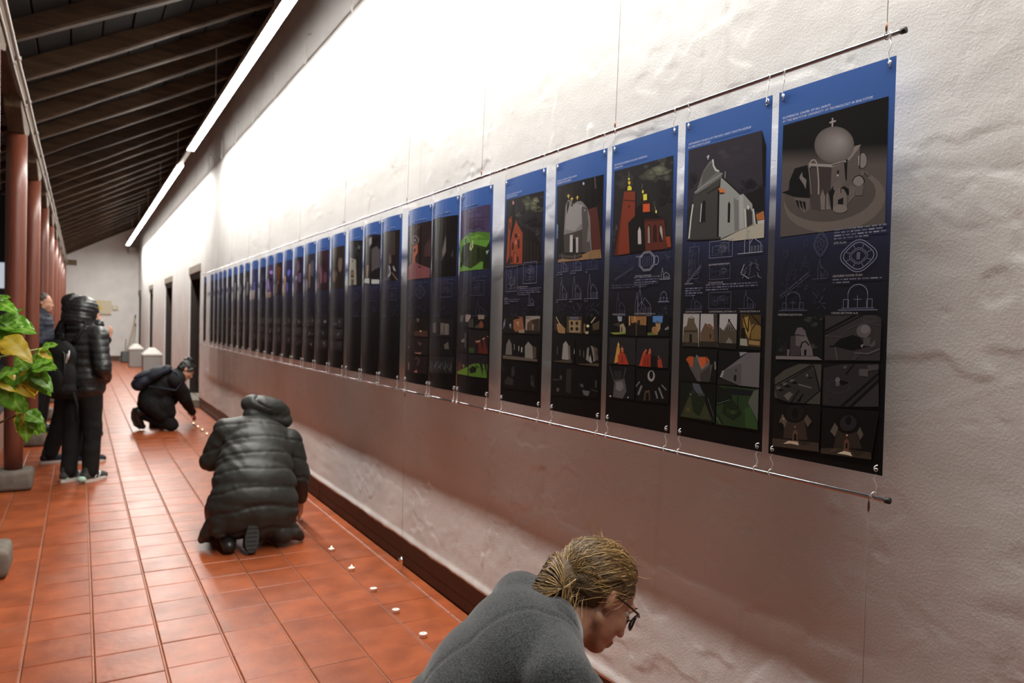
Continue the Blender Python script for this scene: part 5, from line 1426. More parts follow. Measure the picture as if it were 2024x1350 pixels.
class Sheet:
    def __init__(s, w, h, bow, lean):
        s.w, s.h, s.bow, s.lean = w, h, bow, lean
        s.v = []; s.f = []; s.c = []
    def xof(s, u, v):
        k = u * NS; i = min(NS - 1, max(0, int(math.floor(k)))); t = k - i
        g = lambda q: s.bow * (1 - (2 * q - 1) ** 2) * (1 - 0.55 * abs(2 * v - 1) ** 2 * 0.4)
        return -(g(i / NS) * (1 - t) + g((i + 1) / NS) * t) + s.lean * v
    def put(s, u, v, layer):
        return (s.xof(u, v) - layer, -u * s.w, -v * s.h)
    def poly(s, pts, cols, layer):
        """pts in unit uv, cut along the bow strips so that every layer bends alike"""
        us = [p[0] for p in pts]
        a = max(0, int(math.floor(min(us) * NS + 1e-6))); b = min(NS - 1, int(math.ceil(max(us) * NS - 1e-6)) - 1)
        data = [(p[0], p[1]) + tuple(c[:3]) for p, c in zip(pts, cols)]
        strips = range(a, max(a, b) + 1) if s.bow else [None]
        for k in strips:
            q = data
            if k is not None:
                for lim, sg in ((k / NS, 1), ((k + 1) / NS, -1)):
                    out = []
                    for i in range(len(q)):
                        p0 = q[i]; p1 = q[(i + 1) % len(q)]
                        d0 = (p0[0] - lim) * sg; d1 = (p1[0] - lim) * sg
                        if d0 >= -1e-9: out.append(p0)
                        if (d0 > 1e-9 and d1 < -1e-9) or (d0 < -1e-9 and d1 > 1e-9):
                            t = d0 / (d0 - d1); out.append(tuple(x + (y - x) * t for x, y in zip(p0, p1)))
                    q = out
                    if len(q) < 3: break
            if len(q) < 3: continue
            n = len(s.v)
            s.v += [s.put(p[0], p[1], layer) for p in q]; s.c += [tuple(p[2:5]) + (1.0,) for p in q]
            s.f.append(tuple(range(n, n + len(q))))
    def quad(s, u0, v0, u1, v1, col, layer, col2=None):
        c2 = col2 or col
        s.poly([(u0, v0), (u1, v0), (u1, v1), (u0, v1)], [ink(col, v0), ink(col, v0), ink(c2, v1), ink(c2, v1)], layer)
    def line(s, pts, wd, col, layer):
        hw = wd / 2
        for (a, b) in zip(pts[:-1], pts[1:]):
            dx = (b[0] - a[0]) * s.w; dy = (b[1] - a[1]) * s.h; L_ = math.hypot(dx, dy)
            if L_ < 1e-5: continue
            nx, ny = -dy / L_ * hw, dx / L_ * hw
            P = [(a[0] + nx / s.w, a[1] + ny / s.h), (b[0] + nx / s.w, b[1] + ny / s.h), (b[0] - nx / s.w, b[1] - ny / s.h), (a[0] - nx / s.w, a[1] - ny / s.h)]
            if min(p[0] for p in P) < 0 or max(p[0] for p in P) > 1: continue
            s.poly(P, [ink(col, p[1]) for p in P], layer)
    def mesh(s):
        me = bpy.data.meshes.new('print'); me.from_pydata(s.v, [], s.f); me.update()
        at = me.color_attributes.new('col', 'FLOAT_COLOR', 'POINT')
        at.data.foreach_set('color', [x for c in s.c for x in c])
        return me
M['print'] = mat_attr('printed_ink', 0.33, 0.5)
M['sheet_back'] = simple('poster_back', (0.55, 0.55, 0.55, 1), 0.5)
M['lettering'] = simple('white_lettering', (0.85, 0.88, 0.92, 1), 0.45)
M['captions'] = simple('grey_caption_lettering', (0.50, 0.49, 0.50, 1), 0.45)
BLUE = (66, 98, 160); NAVY = (32, 30, 44); DARK = (14, 12, 13); BLACKP = (8, 7, 7)
def background(S, i):
    stops = [(0, BLUE), (0.10, (62, 93, 152)), (0.22, (52, 72, 122)), (0.36, (43, 46, 74)), (0.46, NAVY), (0.58, (22, 19, 25)), (0.70, DARK), (0.86, (12, 10, 10)), (1, BLACKP)]
    for (a, ca), (b, cb) in zip(stops[:-1], stops[1:]):
        S.quad(0, a, 1, b, ca, 0.0, cb)
VSH = 0.0
def plan_art(S, rr, u0, v0, u1, v1, col, kind, L_, wd=0.0011):
    v0 += VSH; v1 += VSH
    w, h = u1 - u0, v1 - v0
    P = lambda a, b: (u0 + a * w, v0 + b * h)
    if kind == 'site':
        for k in range(14):
            a = rr.random(), rr.random(); an = rr.choice([0.5, 2.07]) + rr.uniform(-.1, .1); l = rr.uniform(.1, .5)
            S.line([P(*a), P(min(1, max(0, a[0] + l * math.cos(an))), min(1, max(0, a[1] + l * math.sin(an))))], wd * .8, tuple(int(c * .62) for c in col), L_)
        for k in range(12):
            x, y, a, b = rr.uniform(0, .85), rr.uniform(0, .9), rr.uniform(.05, .16), rr.uniform(.03, .1)
            S.line([P(x, y), P(x + a, y - .02), P(x + a, y + b), P(x, y + b + .02), P(x, y)], wd * .8, tuple(int(c * .75) for c in col), L_)
        S.line([P(.05, .95), P(.95, .55)], wd * 2, tuple(int(c * .9) for c in col), L_); S.line([P(.08, .99), P(.97, .60)], wd, col, L_)
    elif kind == 'round':
        for q, n in ((.98, 26), (.82, 26), (.5, 16), (.4, 16)):
            S.line([P(.5 + .5 * q * math.cos(2 * math.pi * k / n) * (1 + .07 * math.cos(8 * math.pi * k / n)), .5 + .5 * q * math.sin(2 * math.pi * k / n) * (1 + .07 * math.cos(8 * math.pi * k / n))) for k in range(n + 1)], wd * (1.5 if q > .8 else .8), col, L_)
        for k in range(8):
            a = k * math.pi / 4 + .39; S.line([P(.5 + .27 * math.cos(a), .5 + .27 * math.sin(a)), P(.5 + .42 * math.cos(a), .5 + .42 * math.sin(a))], wd, col, L_)
        S.quad(*(P(.45, .38) + P(.55, .62)), tuple(int(c * .7) for c in col), L_)
    elif kind == 'octagon':
        for q in (1.0, .86):
            S.line([P(.42 + .42 * q * math.cos(math.pi / 8 + k * math.pi / 4), .5 + .5 * q * math.sin(math.pi / 8 + k * math.pi / 4)) for k in range(9)], wd * 1.4, col, L_)
        S.line([P(.88 + .12 * math.cos(k * .7), .5 + .22 * math.sin(k * .7)) for k in range(10)], wd * 1.3, col, L_)
        for k in range(5): S.line([P(.2 + k * .11, .25), P(.22 + k * .11, .75)], wd * .8, tuple(int(c * .7) for c in col), L_)
    elif kind == 'plan':
        S.line([P(0, 0), P(1, 0), P(1, 1), P(0, 1), P(0, 0)], wd * 1.4, col, L_)
        for k in range(9):
            x = rr.uniform(.1, .9); S.line([P(x, rr.uniform(0, .4)), P(x, rr.uniform(.6, 1))], wd * .8, tuple(int(c * .8) for c in col), L_)
            y = rr.uniform(.1, .9); S.line([P(rr.uniform(0, .4), y), P(rr.uniform(.6, 1), y)], wd * .7, tuple(int(c * .7) for c in col), L_)
        for k in range(3):
            x, y, r = rr.uniform(.25, .75), rr.uniform(.3, .7), rr.uniform(.08, .2)
            S.line([P(x + r * math.cos(t * .8), y + r * math.sin(t * .8)) for t in range(9)], wd * .8, col, L_)
    elif kind == 'dome':
        S.line([P(.02, 1), P(.98, 1)], wd * 1.5, col, L_); S.line([P(.1, .93), P(.9, .93)], wd, col, L_)
        S.line([P(.15, .93), P(.15, .6), P(.28, .6), P(.28, .93)], wd, col, L_); S.line([P(.72, .93), P(.72, .6), P(.85, .6), P(.85, .93)], wd, col, L_)
        S.line([P(.5 + .24 * math.cos(math.pi + k * math.pi / 12), .42 + .38 * math.sin(math.pi + k * math.pi / 12)) for k in range(13)], wd * 1.6, col, L_)
        S.line([P(.26, .42), P(.26, .93)], wd, col, L_); S.line([P(.74, .42), P(.74, .93)], wd, col, L_); S.line([P(.5, .45), P(.5, .9)], wd, col, L_); S.line([P(.4, .6), P(.6, .6)], wd, col, L_)
    elif kind == 'church':
        x = rr.uniform(.15, .4)
        S.line([P(0, 1), P(1, 1)], wd * 1.2, col, L_)
        S.line([P(x, 1), P(x, .42), P(x + .1, .05), P(x + .2, .42), P(x + .2, 1)], wd, col, L_)
        S.line([P(x + .2, .6), P(.62, .35), P(.92, .62), P(.92, 1)], wd, col, L_)
        for k in range(4): S.line([P(x + .26 + k * .13, .98), P(x + .26 + k * .13, .72), P(x + .31 + k * .13, .72), P(x + .31 + k * .13, .98)], wd * .8, tuple(int(c * .8) for c in col), L_)
        S.line([P(x + .1, .05), P(x + .1, -.08)], wd, col, L_); S.line([P(x + .06, -.03), P(x + .14, -.03)], wd, col, L_)
    elif kind == 'wire':
        for k in range(16):
            a = (rr.uniform(.1, .9), rr.uniform(.1, .95)); b = (min(.98, max(.02, a[0] + rr.uniform(-.35, .35))), min(.98, max(.02, a[1] + rr.uniform(-.45, .45))))
            g_ = rr.uniform(.5, 1); S.line([P(*a), P(*b)], wd * rr.choice([.6, .9, 1.6]), tuple(int(c * g_) for c in col), L_)
def text_rows(S, rr, u0, v0, u1, n, col, L_, dv=0.0085, hh=0.0032):
    v0 += VSH
    for k in range(n):
        u = u0; end = u1 if k < n - 1 else u0 + (u1 - u0) * rr.uniform(.35, .8)
        while u < end - .02:
            l = rr.uniform(.015, .06)
            g_ = rr.uniform(.6, 1); S.quad(u, v0 + k * dv, min(end, u + l), v0 + k * dv + hh, tuple(int(c * g_) for c in col), L_); u += l + .010
def font_mesh(items):
    """items: (text, size, shear, y, z) lying in the plane of the sheet, reading towards -y"""
    vs = []; fs = []
    for body, size, shear, u, v, S in items:
        cu = bpy.data.curves.new('t', 'FONT'); cu.body = body; cu.size = abs(size) if size > 0 else 0.01; cu.shear = shear; cu.resolution_u = 2; cu.space_character = 1.08
        o = bpy.data.objects.new('t', cu); COL.objects.link(o)
        dg = bpy.context.evaluated_depsgraph_get(); me = bpy.data.meshes.new_from_object(o.evaluated_get(dg))
        n = len(vs)
        if size < 0:
            k_ = -size * S.w / max(p.co.x for p in me.vertices)
            for p in me.vertices: p.co *= k_
        for p in me.vertices:
            uu = u + p.co.x / S.w
            vs.append((S.xof(uu, v) - 0.0019, -u * S.w - p.co.x, -v * S.h + p.co.y))
        fs += [tuple(i + n for i in q.vertices) for q in me.polygons]
        bpy.data.objects.remove(o); bpy.data.curves.remove(cu); bpy.data.meshes.remove(me)
    return mesh(vs, fs)
# S-hook, top and bottom
def hook_mesh(sgn):
    pts = []
    # small ring through the eyelet, long wavy shank, ring round the rod
    zr = sgn * 0.062
    for k in range(7): a = -math.pi * 0.35 + k * math.pi * 1.2 / 6; pts.append((-0.008 * math.cos(a) + 0.003, 0.0, sgn * (-0.008 * math.sin(a) - 0.003)))
    pts += [(-0.004, 0.004, sgn * 0.022), (0.002, -0.002, sgn * 0.038), (-0.002, 0.001, sgn * 0.052)]
    for k in range(9): a = -math.pi * 0.55 + k * math.pi * 1.5 / 8; pts.append((-0.0095 * math.cos(a), 0.002 * k / 8, zr + sgn * 0.0095 * math.sin(a)))
    m = MB(); m.tube(pts, 0.0015, 6); return m.mesh(True)
HK = {1: hook_mesh(1), -1: hook_mesh(-1)}
ey = MB(); ey.lathe([(0.0026, 0), (0.0046, 0.0), (0.0046, 0.0010), (0.0026, 0.0010)], n=12, caps=False); EY = ey.mesh(True)
EY.transform(Matrix.Rotation(-math.pi / 2, 4, 'Y'))
M['hookwire'] = simple('pale_hook_wire', (0.80, 0.79, 0.78, 1), 0.35, metal=0.55)
for m_ in (HK[1], HK[-1], EY): m_.materials.append(M['hookwire'])
HERO = {12: (66, 52, 44), 13: (74, 44, 52), 14: (70, 62, 74), 15: (60, 44, 58), 16: (60, 60, 110), 17: (64, 46, 40), 18: (96, 74, 110), 19: (44, 40, 58), 20: (66, 66, 110), 21: (70, 64, 62),
        22: (64, 62, 64), 23: (60, 58, 58), 24: (46, 42, 46), 25: (52, 48, 56), 26: (70, 66, 80), 27: (54, 52, 64), 28: (66, 64, 76), 29: (40, 40, 40)}
TITLES = {1: [('ECUMENICAL CHAPEL OF ALL SAINTS', .045, .0765, .442), ('AT THE BIALYSTOK UNIVERSITY OF TECHNOLOGY IN BIALYSTOK', .045, .0865, .79)],
          2: [('ORTHODOX CHURCH OF THE HOLY GREAT MARTYR GEORGE', .048, .0755, .74), ('IN ZABKOWICE SLASKIE', .048, .0855, .275)],
          3: [('ORTHODOX CHURCH OF SAINT DEMETRIUS', .044, .0750, .527), ('IN BIALYSTOK', .044, .0850, .15)],
          4: [('CATHOLIC CHURCH OF ALL SAINTS', .036, .0750, .43), ('IN ZABKOWICE SLASKIE', .037, .0850, .31)],
          5: [('CATHOLIC CHURCH OF ALL SAINTS', .05, .0745, .415), ('IN ZABKOWICE SLASKIE', .05, .0845, .30)]}
LAB = {1: 'nearest poster, grey domed chapel on a black ground under a blue heading', 2: 'second poster from the camera, pale stone church front with a curved gable', 3: 'third poster from the camera, red brick church with golden onion domes',
       4: 'fourth poster from the camera, pale rounded tower with three golden crosses indoors', 5: 'fifth poster from the camera, red brick gabled church under a glowing cloud', 6: 'sixth poster from the camera, bright green lawn under a purple sky',
       7: 'seventh poster from the camera, dark interior with one lit wall slab', 8: 'eighth poster from the camera, dark reddish interior with a round disc', 9: 'ninth poster from the camera, dark hall with a white draped figure', 10: 'tenth poster from the camera, white slabs at the foot of a dark cross',
       11: 'eleventh poster from the camera, pale tower with an arched doorway'}
NUM = ['', 'first', 'second', 'third', 'fourth', 'fifth', 'sixth', 'seventh', 'eighth', 'ninth', 'tenth', 'eleventh', 'twelfth', 'thirteenth', 'fourteenth', 'fifteenth', 'sixteenth', 'seventeenth', 'eighteenth', 'nineteenth', 'twentieth',
       'twenty-first', 'twenty-second', 'twenty-third', 'twenty-fourth', 'twenty-fifth', 'twenty-sixth', 'twenty-seventh', 'twenty-eighth', 'twenty-ninth']
for i, (yr, yl) in enumerate(EDGES, 1):
    rr = random.Random(100 + i)
    w = yl - yr
    bow = 0.0 if i <= 3 else (0.006 if i <= 5 else 0.017)
    lean = 0.0
    t = empty('exhibition_poster', (PXX, yl, PZ))
    lab = LAB.get(i) or ('%s poster from the camera, dark narrow sheet with a blue top, in the distant row' % NUM[i])
    if i == 29: lab = 'last and farthest poster, hanging apart next to the nearest doorway'
    tag(t, lab, 'poster', 'posters hanging in a row on the wall')
    S = Sheet(w, PH, bow, lean); background(S, i); sh_me = S.mesh()
    o = obj('sheet', sh_me, M['print'], t)
    Q = Sheet(w, PH, bow, lean)
    if i in PRINTS:
        groups = [[]]
        for n, e in enumerate(PRINTS[i]):
            if e == 0: groups.append([]); continue
            groups[-1].append((n, e))
        for G in groups:
            if not G: continue
            Q = Sheet(w, PH, bow, lean)
            for n, e in G:
                flat = e[-1]; pts = [(flat[k] / 2000.0, flat[k + 1] / 4000.0) for k in range(0, len(flat), 2)]
                lay = 0.0004 + 0.0000075 * n
                if e[0] == 'f':
                    vm = sum(p[1] for p in pts) / len(pts); c_, e_ = ink(e[1], vm), ink(e[2], vm)
                    for q in range(1, len(pts)):
                        Q.poly([pts[0], pts[q], pts[q % (len(pts) - 1) + 1]], [c_, e_, e_], lay)
                    continue
                if e[0] == 'g': cols = [ink(c, p[1]) for c, p in zip(e[1], pts)]
                else: cols = [ink(e[0], sum(p[1] for p in pts) / len(pts))] * len(pts)
                Q.poly(pts, cols, lay)
            if len(Q.v): obj('picture', Q.mesh(), M['print'], t)
    else:
        hc = HERO[i]; k_ = 0.0004
        Q.quad(.05, .098, .95, .412, tuple(int(c * .8) for c in hc), k_, tuple(int(c * .55) for c in hc))
        for k in range(7):
            cu_, cv = rr.uniform(.2, .8), rr.uniform(.17, .37); a, b = rr.uniform(.06, .18), rr.uniform(.02, .07)
            f_ = rr.choice([.35, .5, .7, 1.3]) if k < 5 else 1.7
            P_ = [(cu_ + a * math.cos(6.283 * q / 7) * rr.uniform(.6, 1.2), cv + b * math.sin(6.283 * q / 7) * rr.uniform(.6, 1.2)) for q in range(7)]
            P_ = [(min(.93, max(.07, p[0])), min(.41, max(.10, p[1]))) for p in P_]
            c_ = tuple(min(235, int(c * f_)) for c in hc)
            Q.poly(P_, [ink(c_, .3)] * 7, k_ + .00004 * (k + 1))
        sp = {14: ((150, 120, 90), .62, .28, .07, .10), 16: ((190, 132, 84), .3, .33, .15, .09), 17: ((120, 58, 40), .7, .2, .15, .06), 20: ((190, 160, 130), .5, .38, .18, .05), 18: ((170, 130, 110), .5, .4, .3, .03), 15: ((150, 140, 160), .45, .28, .12, .02), 21: ((150, 150, 140), .75, .3, .06, .08), 22: ((140, 140, 130), .4, .33, .14, .1), 23: ((140, 140, 130), .7, .3, .1, .1)}.get(i)
        if sp: c_, uu, vv, a, b = sp; Q.quad(uu - a, vv - b, uu + a, vv + b, c_, k_ + .0005, tuple(int(x * .7) for x in c_))
        obj('picture', Q.mesh(), M['print'], t); Q = Sheet(w, PH, bow, lean)
        for r_ in range(3):
            for c2 in range(2 + (r_ == 0)):
                n_ = 2 + (r_ == 0); a = .07 + c2 * .87 / n_; b = .07 + (c2 + 1) * .87 / n_ - .015; v0 = .628 + r_ * .086
                g = rr.uniform(.8, 1.6); Q.quad(a, v0, b, v0 + .072, (int(38 * g), int(32 * g), int(32 * g)), k_, (int(24 * g), int(20 * g), int(20 * g)))
                for q in range(4):
                    uu = rr.uniform(a + .02, b - .06); vv = rr.uniform(v0 + .01, v0 + .05); f_ = rr.uniform(70, 150) * rr.choice([.5, 1, 1])
                    Q.quad(uu, vv, uu + rr.uniform(.02, .05), vv + rr.uniform(.01, .02), (int(f_), int(f_ * .9), int(f_ * .9)), k_ + .0001 * (q + 1))
        tag(obj('small_pictures', Q.mesh(), M['print'], t), kind='stuff')
    # white line drawings and small text in the middle band
    VSH = 0.0 if i == 1 else (-0.030 if i <= 3 else -0.034)
    D = Sheet(w, PH, bow, lean); LL = 0.0014; c1 = (132, 124, 142); c0 = (92, 86, 104)
    if i == 1:
        plan_art(D, rr, .06, .415, .36, .57, c0, 'site', LL); plan_art(D, rr, .62, .430, .90, .506, c1, 'round', LL, .0013); text_rows(D, rr, .553, .396, .97, 4, (150, 140, 150), LL, .0075); text_rows(D, rr, .553, .523, .95, 2, (130, 122, 132), LL, .0075)
        plan_art(D, rr, .60, .536, .93, .602, c1, 'dome', LL); plan_art(D, rr, .06, .55, .34, .602, c0, 'dome', LL); plan_art(D, rr, .38, .40, .50, .46, c0, 'round', LL, .0008); plan_art(D, rr, .37, .47, .50, .52, c0, 'church', LL, .0009); plan_art(D, rr, .36, .54, .52, .60, c0, 'wire', LL)
    elif i == 2:
        plan_art(D, rr, .07, .42, .26, .545, c1, 'site', LL); plan_art(D, rr, .10, .43, .22, .53, c0, 'plan', LL); plan_art(D, rr, .35, .42, .62, .47, c1, 'plan', LL); plan_art(D, rr, .36, .49, .60, .535, c0, 'plan', LL); plan_art(D, rr, .68, .40, .95, .465, (170, 160, 165), 'church', LL, .0016); plan_art(D, rr, .68, .475, .95, .54, (150, 142, 148), 'wire', LL, .0018)
        text_rows(D, rr, .06, .558, .28, 4, c1, LL, .0075); text_rows(D, rr, .32, .550, .93, 3, c1, LL, .0075); plan_art(D, rr, .08, .585, .28, .625, c0, 'church', LL); plan_art(D, rr, .36, .575, .62, .625, c0, 'plan', LL); plan_art(D, rr, .70, .575, .88, .625, c0, 'church', LL)
    elif i == 3:
        plan_art(D, rr, .08, .42, .42, .52, c0, 'site', LL); plan_art(D, rr, .48, .425, .78, .495, (160, 152, 160), 'octagon', LL, .0014); text_rows(D, rr, .42, .512, .80, 4, c1, LL); text_rows(D, rr, .06, .535, .78, 2, c0, LL); plan_art(D, rr, .82, .42, .96, .47, c0, 'wire', LL); plan_art(D, rr, .80, .49, .95, .525, (180, 170, 172), 'church', LL)
        plan_art(D, rr, .10, .57, .30, .645, c0, 'church', LL); plan_art(D, rr, .40, .55, .70, .645, c1, 'church', LL, .0013); plan_art(D, rr, .40, .57, .62, .645, c1, 'church', LL); plan_art(D, rr, .78, .565, .95, .60, c1, 'dome', LL); plan_art(D, rr, .78, .61, .95, .645, c0, 'wire', LL)
    elif i == 4:
        for q in range(3): plan_art(D, rr, .10 + q * .29, .415, .32 + q * .29, .475, c1 if q < 2 else c0, 'church', LL, .0012); plan_art(D, rr, .08 + q * .29, .50, .33 + q * .29, .585, c1, 'church', LL, .0012); plan_art(D, rr, .08 + q * .3, .60, .34 + q * .3, .66, c0, 'wire', LL)
        for q in range(3): text_rows(D, rr, .08 + q * .3, .482, .24 + q * .3, 1, c1, LL); text_rows(D, rr, .08 + q * .3, .592, .24 + q * .3, 1, c1, LL)
    elif i == 5:
        plan_art(D, rr, .10, .43, .40, .54, c1, 'plan', LL); plan_art(D, rr, .14, .42, .36, .55, c0, 'site', LL); plan_art(D, rr, .55, .42, .85, .51, c1, 'plan', LL, .0014); text_rows(D, rr, .42, .53, .95, 4, c1, LL); text_rows(D, rr, .06, .575, .46, 3, c1, LL); plan_art(D, rr, .66, .56, .82, .605, c1, 'church', LL); plan_art(D, rr, .08, .60, .45, .66, c0, 'wire', LL); plan_art(D, rr, .5, .61, .95, .66, c0, 'wire', LL)
    else:
        f_ = 1.0 if i < 12 else .8
        cA = tuple(int(c * f_) for c in c0)
        plan_art(D, rr, .08, .47, .38, .57, cA, 'site', LL); plan_art(D, rr, .50, .48, .85, .55, cA, rr.choice(['plan', 'round', 'octagon']), LL); plan_art(D, rr, .10, .58, .45, .65, cA, rr.choice(['church', 'wire', 'dome']), LL); plan_art(D, rr, .52, .585, .92, .65, cA, rr.choice(['church', 'wire', 'dome']), LL)
        text_rows(D, rr, .48, .46, .92, 2, cA, LL)
    if len(D.v): tag(obj('line_drawings', D.mesh(), M['print'], t), kind='stuff')
    VSH = 0.0
    # lettering
    sz = PH * 0.0148
    if i in TITLES:
        items = [(b_, -wd_, 0.18, u, v, S) for (b_, u, v, wd_) in TITLES[i]]
        obj('title_lettering', font_mesh(items), M['lettering'], t)
    else:
        T = Sheet(w, PH, bow, lean); text_rows(T, rr, .05, .070, .05 + rr.uniform(.5, .85), 2, (140, 158, 200), .0016, .0110, .0045); obj('title_lettering', T.mesh(), M['print'], t)
    cs = PH * 0.0074
    capd = {1: [('SITE PLAN', .553, .434), ('GROUND FLOOR PLAN', .553, .518), ('WESTERN ELEVATION', .06, .616), ('CROSS-SECTION A-A', .553, .612)],
            2: [('SITE PLAN', .052, .517), ('GROUND FLOOR PLAN', .345, .463), ('1ST FLOOR PLAN', .345, .518), ('NORTH ELEVATION', .072, .606), ('LONGITUDINAL SECTION C-C', .37, .606), ('CROSS-SECTION A-A', .725, .606)],
            3: [('SITE PLAN', .44, .414), ('GROUND FLOOR PLAN', .435, .481), ('NORTH ELEVATION', .084, .613), ('LONGITUDINAL SECTION A-A', .44, .611)],
            5: [('SITE PLAN', .06, .538), ('GROUND FLOOR PLAN', .42, .492)]}.get(i)
    if capd: obj('caption_lettering', font_mesh([(b, cs, 0.0, u, v, S) for (b, u, v) in capd]), M['captions'], t)
    # eyelets and wire hooks at the four corners
    for (uu, sg) in ((.045, 1), (.955, 1), (.045, -1), (.955, -1)):
        if i > 20 and sg > 0 and False: continue
        vv = 0.012 if sg > 0 else 0.988
        x, y, z = S.put(uu, vv, 0.0015)
        o = obj('eyelet', EY, None, t); o.location = (x, y, z)
        o = obj('hook', HK[sg], None, t); o.location = (x - 0.001 if i > 5 else x, y, z); o.rotation_euler = (0, 0, rr.uniform(-.5, .5) + (0.7 if i <= 8 else 0.0) * sg)
# --- rods and suspension wires
RU, RL = 2.155, 1.066
M['rodmetal'] = simple('polished_rod', (0.50, 0.47, 0.50, 1), 0.18, metal=1.0)
for nm, z, mt, lab in (('hanging_rod', RU, 'rodmetal', 'long thin metal rod above the posters carrying their hooks'), ('hanging_rod', RL, 'rodmetal', 'long thin metal rod below the posters holding them taut')):
    o = empty(nm, (PXX, 1.03, z)); tag(o, lab, 'rod')
    r = MB(); r.tube([(PXX, 1.033, z), (PXX, 4.0, z), (PXX, 8.0, z - .002), (PXX, 12.35, z)], 0.0058, 10); wobj('rod', r.mesh(True), M[mt], o)
    for y in (1.028, 12.353):
        c = MB(); c.tube([(PXX, y - .006, z), (PXX, y + .006, z)], 0.0075, 10); wobj('end_cap', c.mesh(True), M['darkend'], o)
WY = [1.07, 2.09, 3.10, 4.02, 5.20, 6.46, 7.65, 8.71, 9.82, 10.87, 12.0]
for k, y in enumerate(WY):
    t = empty('suspension_wire', (PXX, y, RU)); tag(t, '%s thin hanging wire above the posters, counted from the camera' % NUM[k + 1], 'wire', 'wires holding the upper rod')
    m = MB(); m.tube([(WX - 0.045, y, 3.955), (PXX + 0.010, y, 2.60), (PXX, y, RU)], 0.0008, 5); wobj('wire', m.mesh(True), M['wire'], t)
    m = MB(); m.tube([(WX + 0.02, y, 3.95), (WX - 0.035, y, 3.95), (WX - 0.045, y, 3.93), (WX - 0.045, y, 3.68)], 0.005, 6); wobj('wall_hook', m.mesh(True), M['white_metal'], t)
    m = MB(); m.tube([(PXX - .001, y, RU + .012), (PXX - .001, y, RU + .022), (PXX - .001, y, RU + .034)], [.0022, .0034, .002], 6); wobj('crimp', m.mesh(True), simple('copper_crimp', (.28, .13, .08, 1), .5, metal=.5) if k == 0 else bpy.data.materials['copper_crimp'], t)
    m = MB(); m.tube([(PXX + .008 * math.cos(a * .7), y, RU + .008 * math.sin(a * .7)) for a in range(10)], .0011, 5); wobj('loop', m.mesh(True), M['wire'], t)
for k, (y, zb, lab) in enumerate(((3.99, 0.012, 'thin plumb line under the lower rod ending in a steel bob near the skirting'), (1.075, 0.0, 'thin wire dropping from the near end of the lower rod'))):
    t = empty('plumb_line', (PXX, y, zb)); tag(t, lab, 'wire')
    m = MB(); m.tube([(PXX, y, RL), (PXX, y, zb + 0.055)], 0.0008, 5); wobj('wire', m.mesh(True), M['wire'], t)
    m = MB(); m.tube([(PXX, y, RL - .012), (PXX, y, RL - .024), (PXX, y, RL - .036)], [.002, .0036, .002], 6); wobj('crimp', m.mesh(True), bpy.data.materials['copper_crimp'], t)
    m = MB(); m.lathe([(0.0015, 0.0), (0.006, 0.016), (0.0125, 0.050), (0.0165, 0.066), (0.0175, 0.070), (0.0165, 0.074), (0.004, 0.076), (0.003, 0.084)], (PXX, y, zb), 16); wobj('bob', m.mesh(True), M['steel'], t)
# ------------------------------------------------------------------ people: bodies grown from joined round limbs into one surface
def _ico(sub=2):
    bm = bmesh.new(); bmesh.ops.create_icosphere(bm, subdivisions=sub, radius=1.0)
    v = np.array([p.co[:] for p in bm.verts]); f = [tuple(q.index for q in fc.verts) for fc in bm.faces]; bm.free(); return v, f
ICO = _ico(3)
def P_ell(c, r, Rm=None):
    v = ICO[0] * np.array(r)
    if Rm is not None: v = v @ np.array(Rm.to_3x3()).T
    return v + np.array(c), ICO[1]
def P_cap(p0, r0, p1, r1, n=14):
    p0 = Vector(p0); p1 = Vector(p1); t = (p1 - p0)
    L_ = t.length; t = t.normalized() if L_ > 1e-6 else Vector((0, 0, 1))
    a = t.orthogonal().normalized(); b = t.cross(a)
    prof = []
    for k in range(5):
        an = math.pi / 2 * (k / 5.0); prof.append((r0 * math.sin(an) + 1e-4, -r0 * math.cos(an)))
    prof += [(r0, 0.0), (r0 + (r1 - r0) * .33, L_ * .33), (r0 + (r1 - r0) * .66, L_ * .66), (r1, L_)]
    for k in range(1, 6):
        an = math.pi / 2 * (k / 5.0); prof.append((r1 * math.cos(an) + 1e-4, L_ + r1 * math.sin(an)))
    v = []; f = []
    for (r, z) in prof:
        for k in range(n):
            q = p0 + t * z + (a * math.cos(2 * math.pi * k / n) + b * math.sin(2 * math.pi * k / n)) * r; v.append(q[:])
    m = len(prof)
    for i in range(m - 1):
        for k in range(n):
            k2 = (k + 1) % n; f.append((i * n + k, i * n + k2, (i + 1) * n + k2, (i + 1) * n + k))
    f.append(tuple(range(n))[::-1]); f.append(tuple((m - 1) * n + k for k in range(n)))
    return np.array(v), f
def chain(pts, rs):
    return [P_cap(pts[i], rs[i], pts[i + 1], rs[i + 1]) for i in range(len(pts) - 1)]
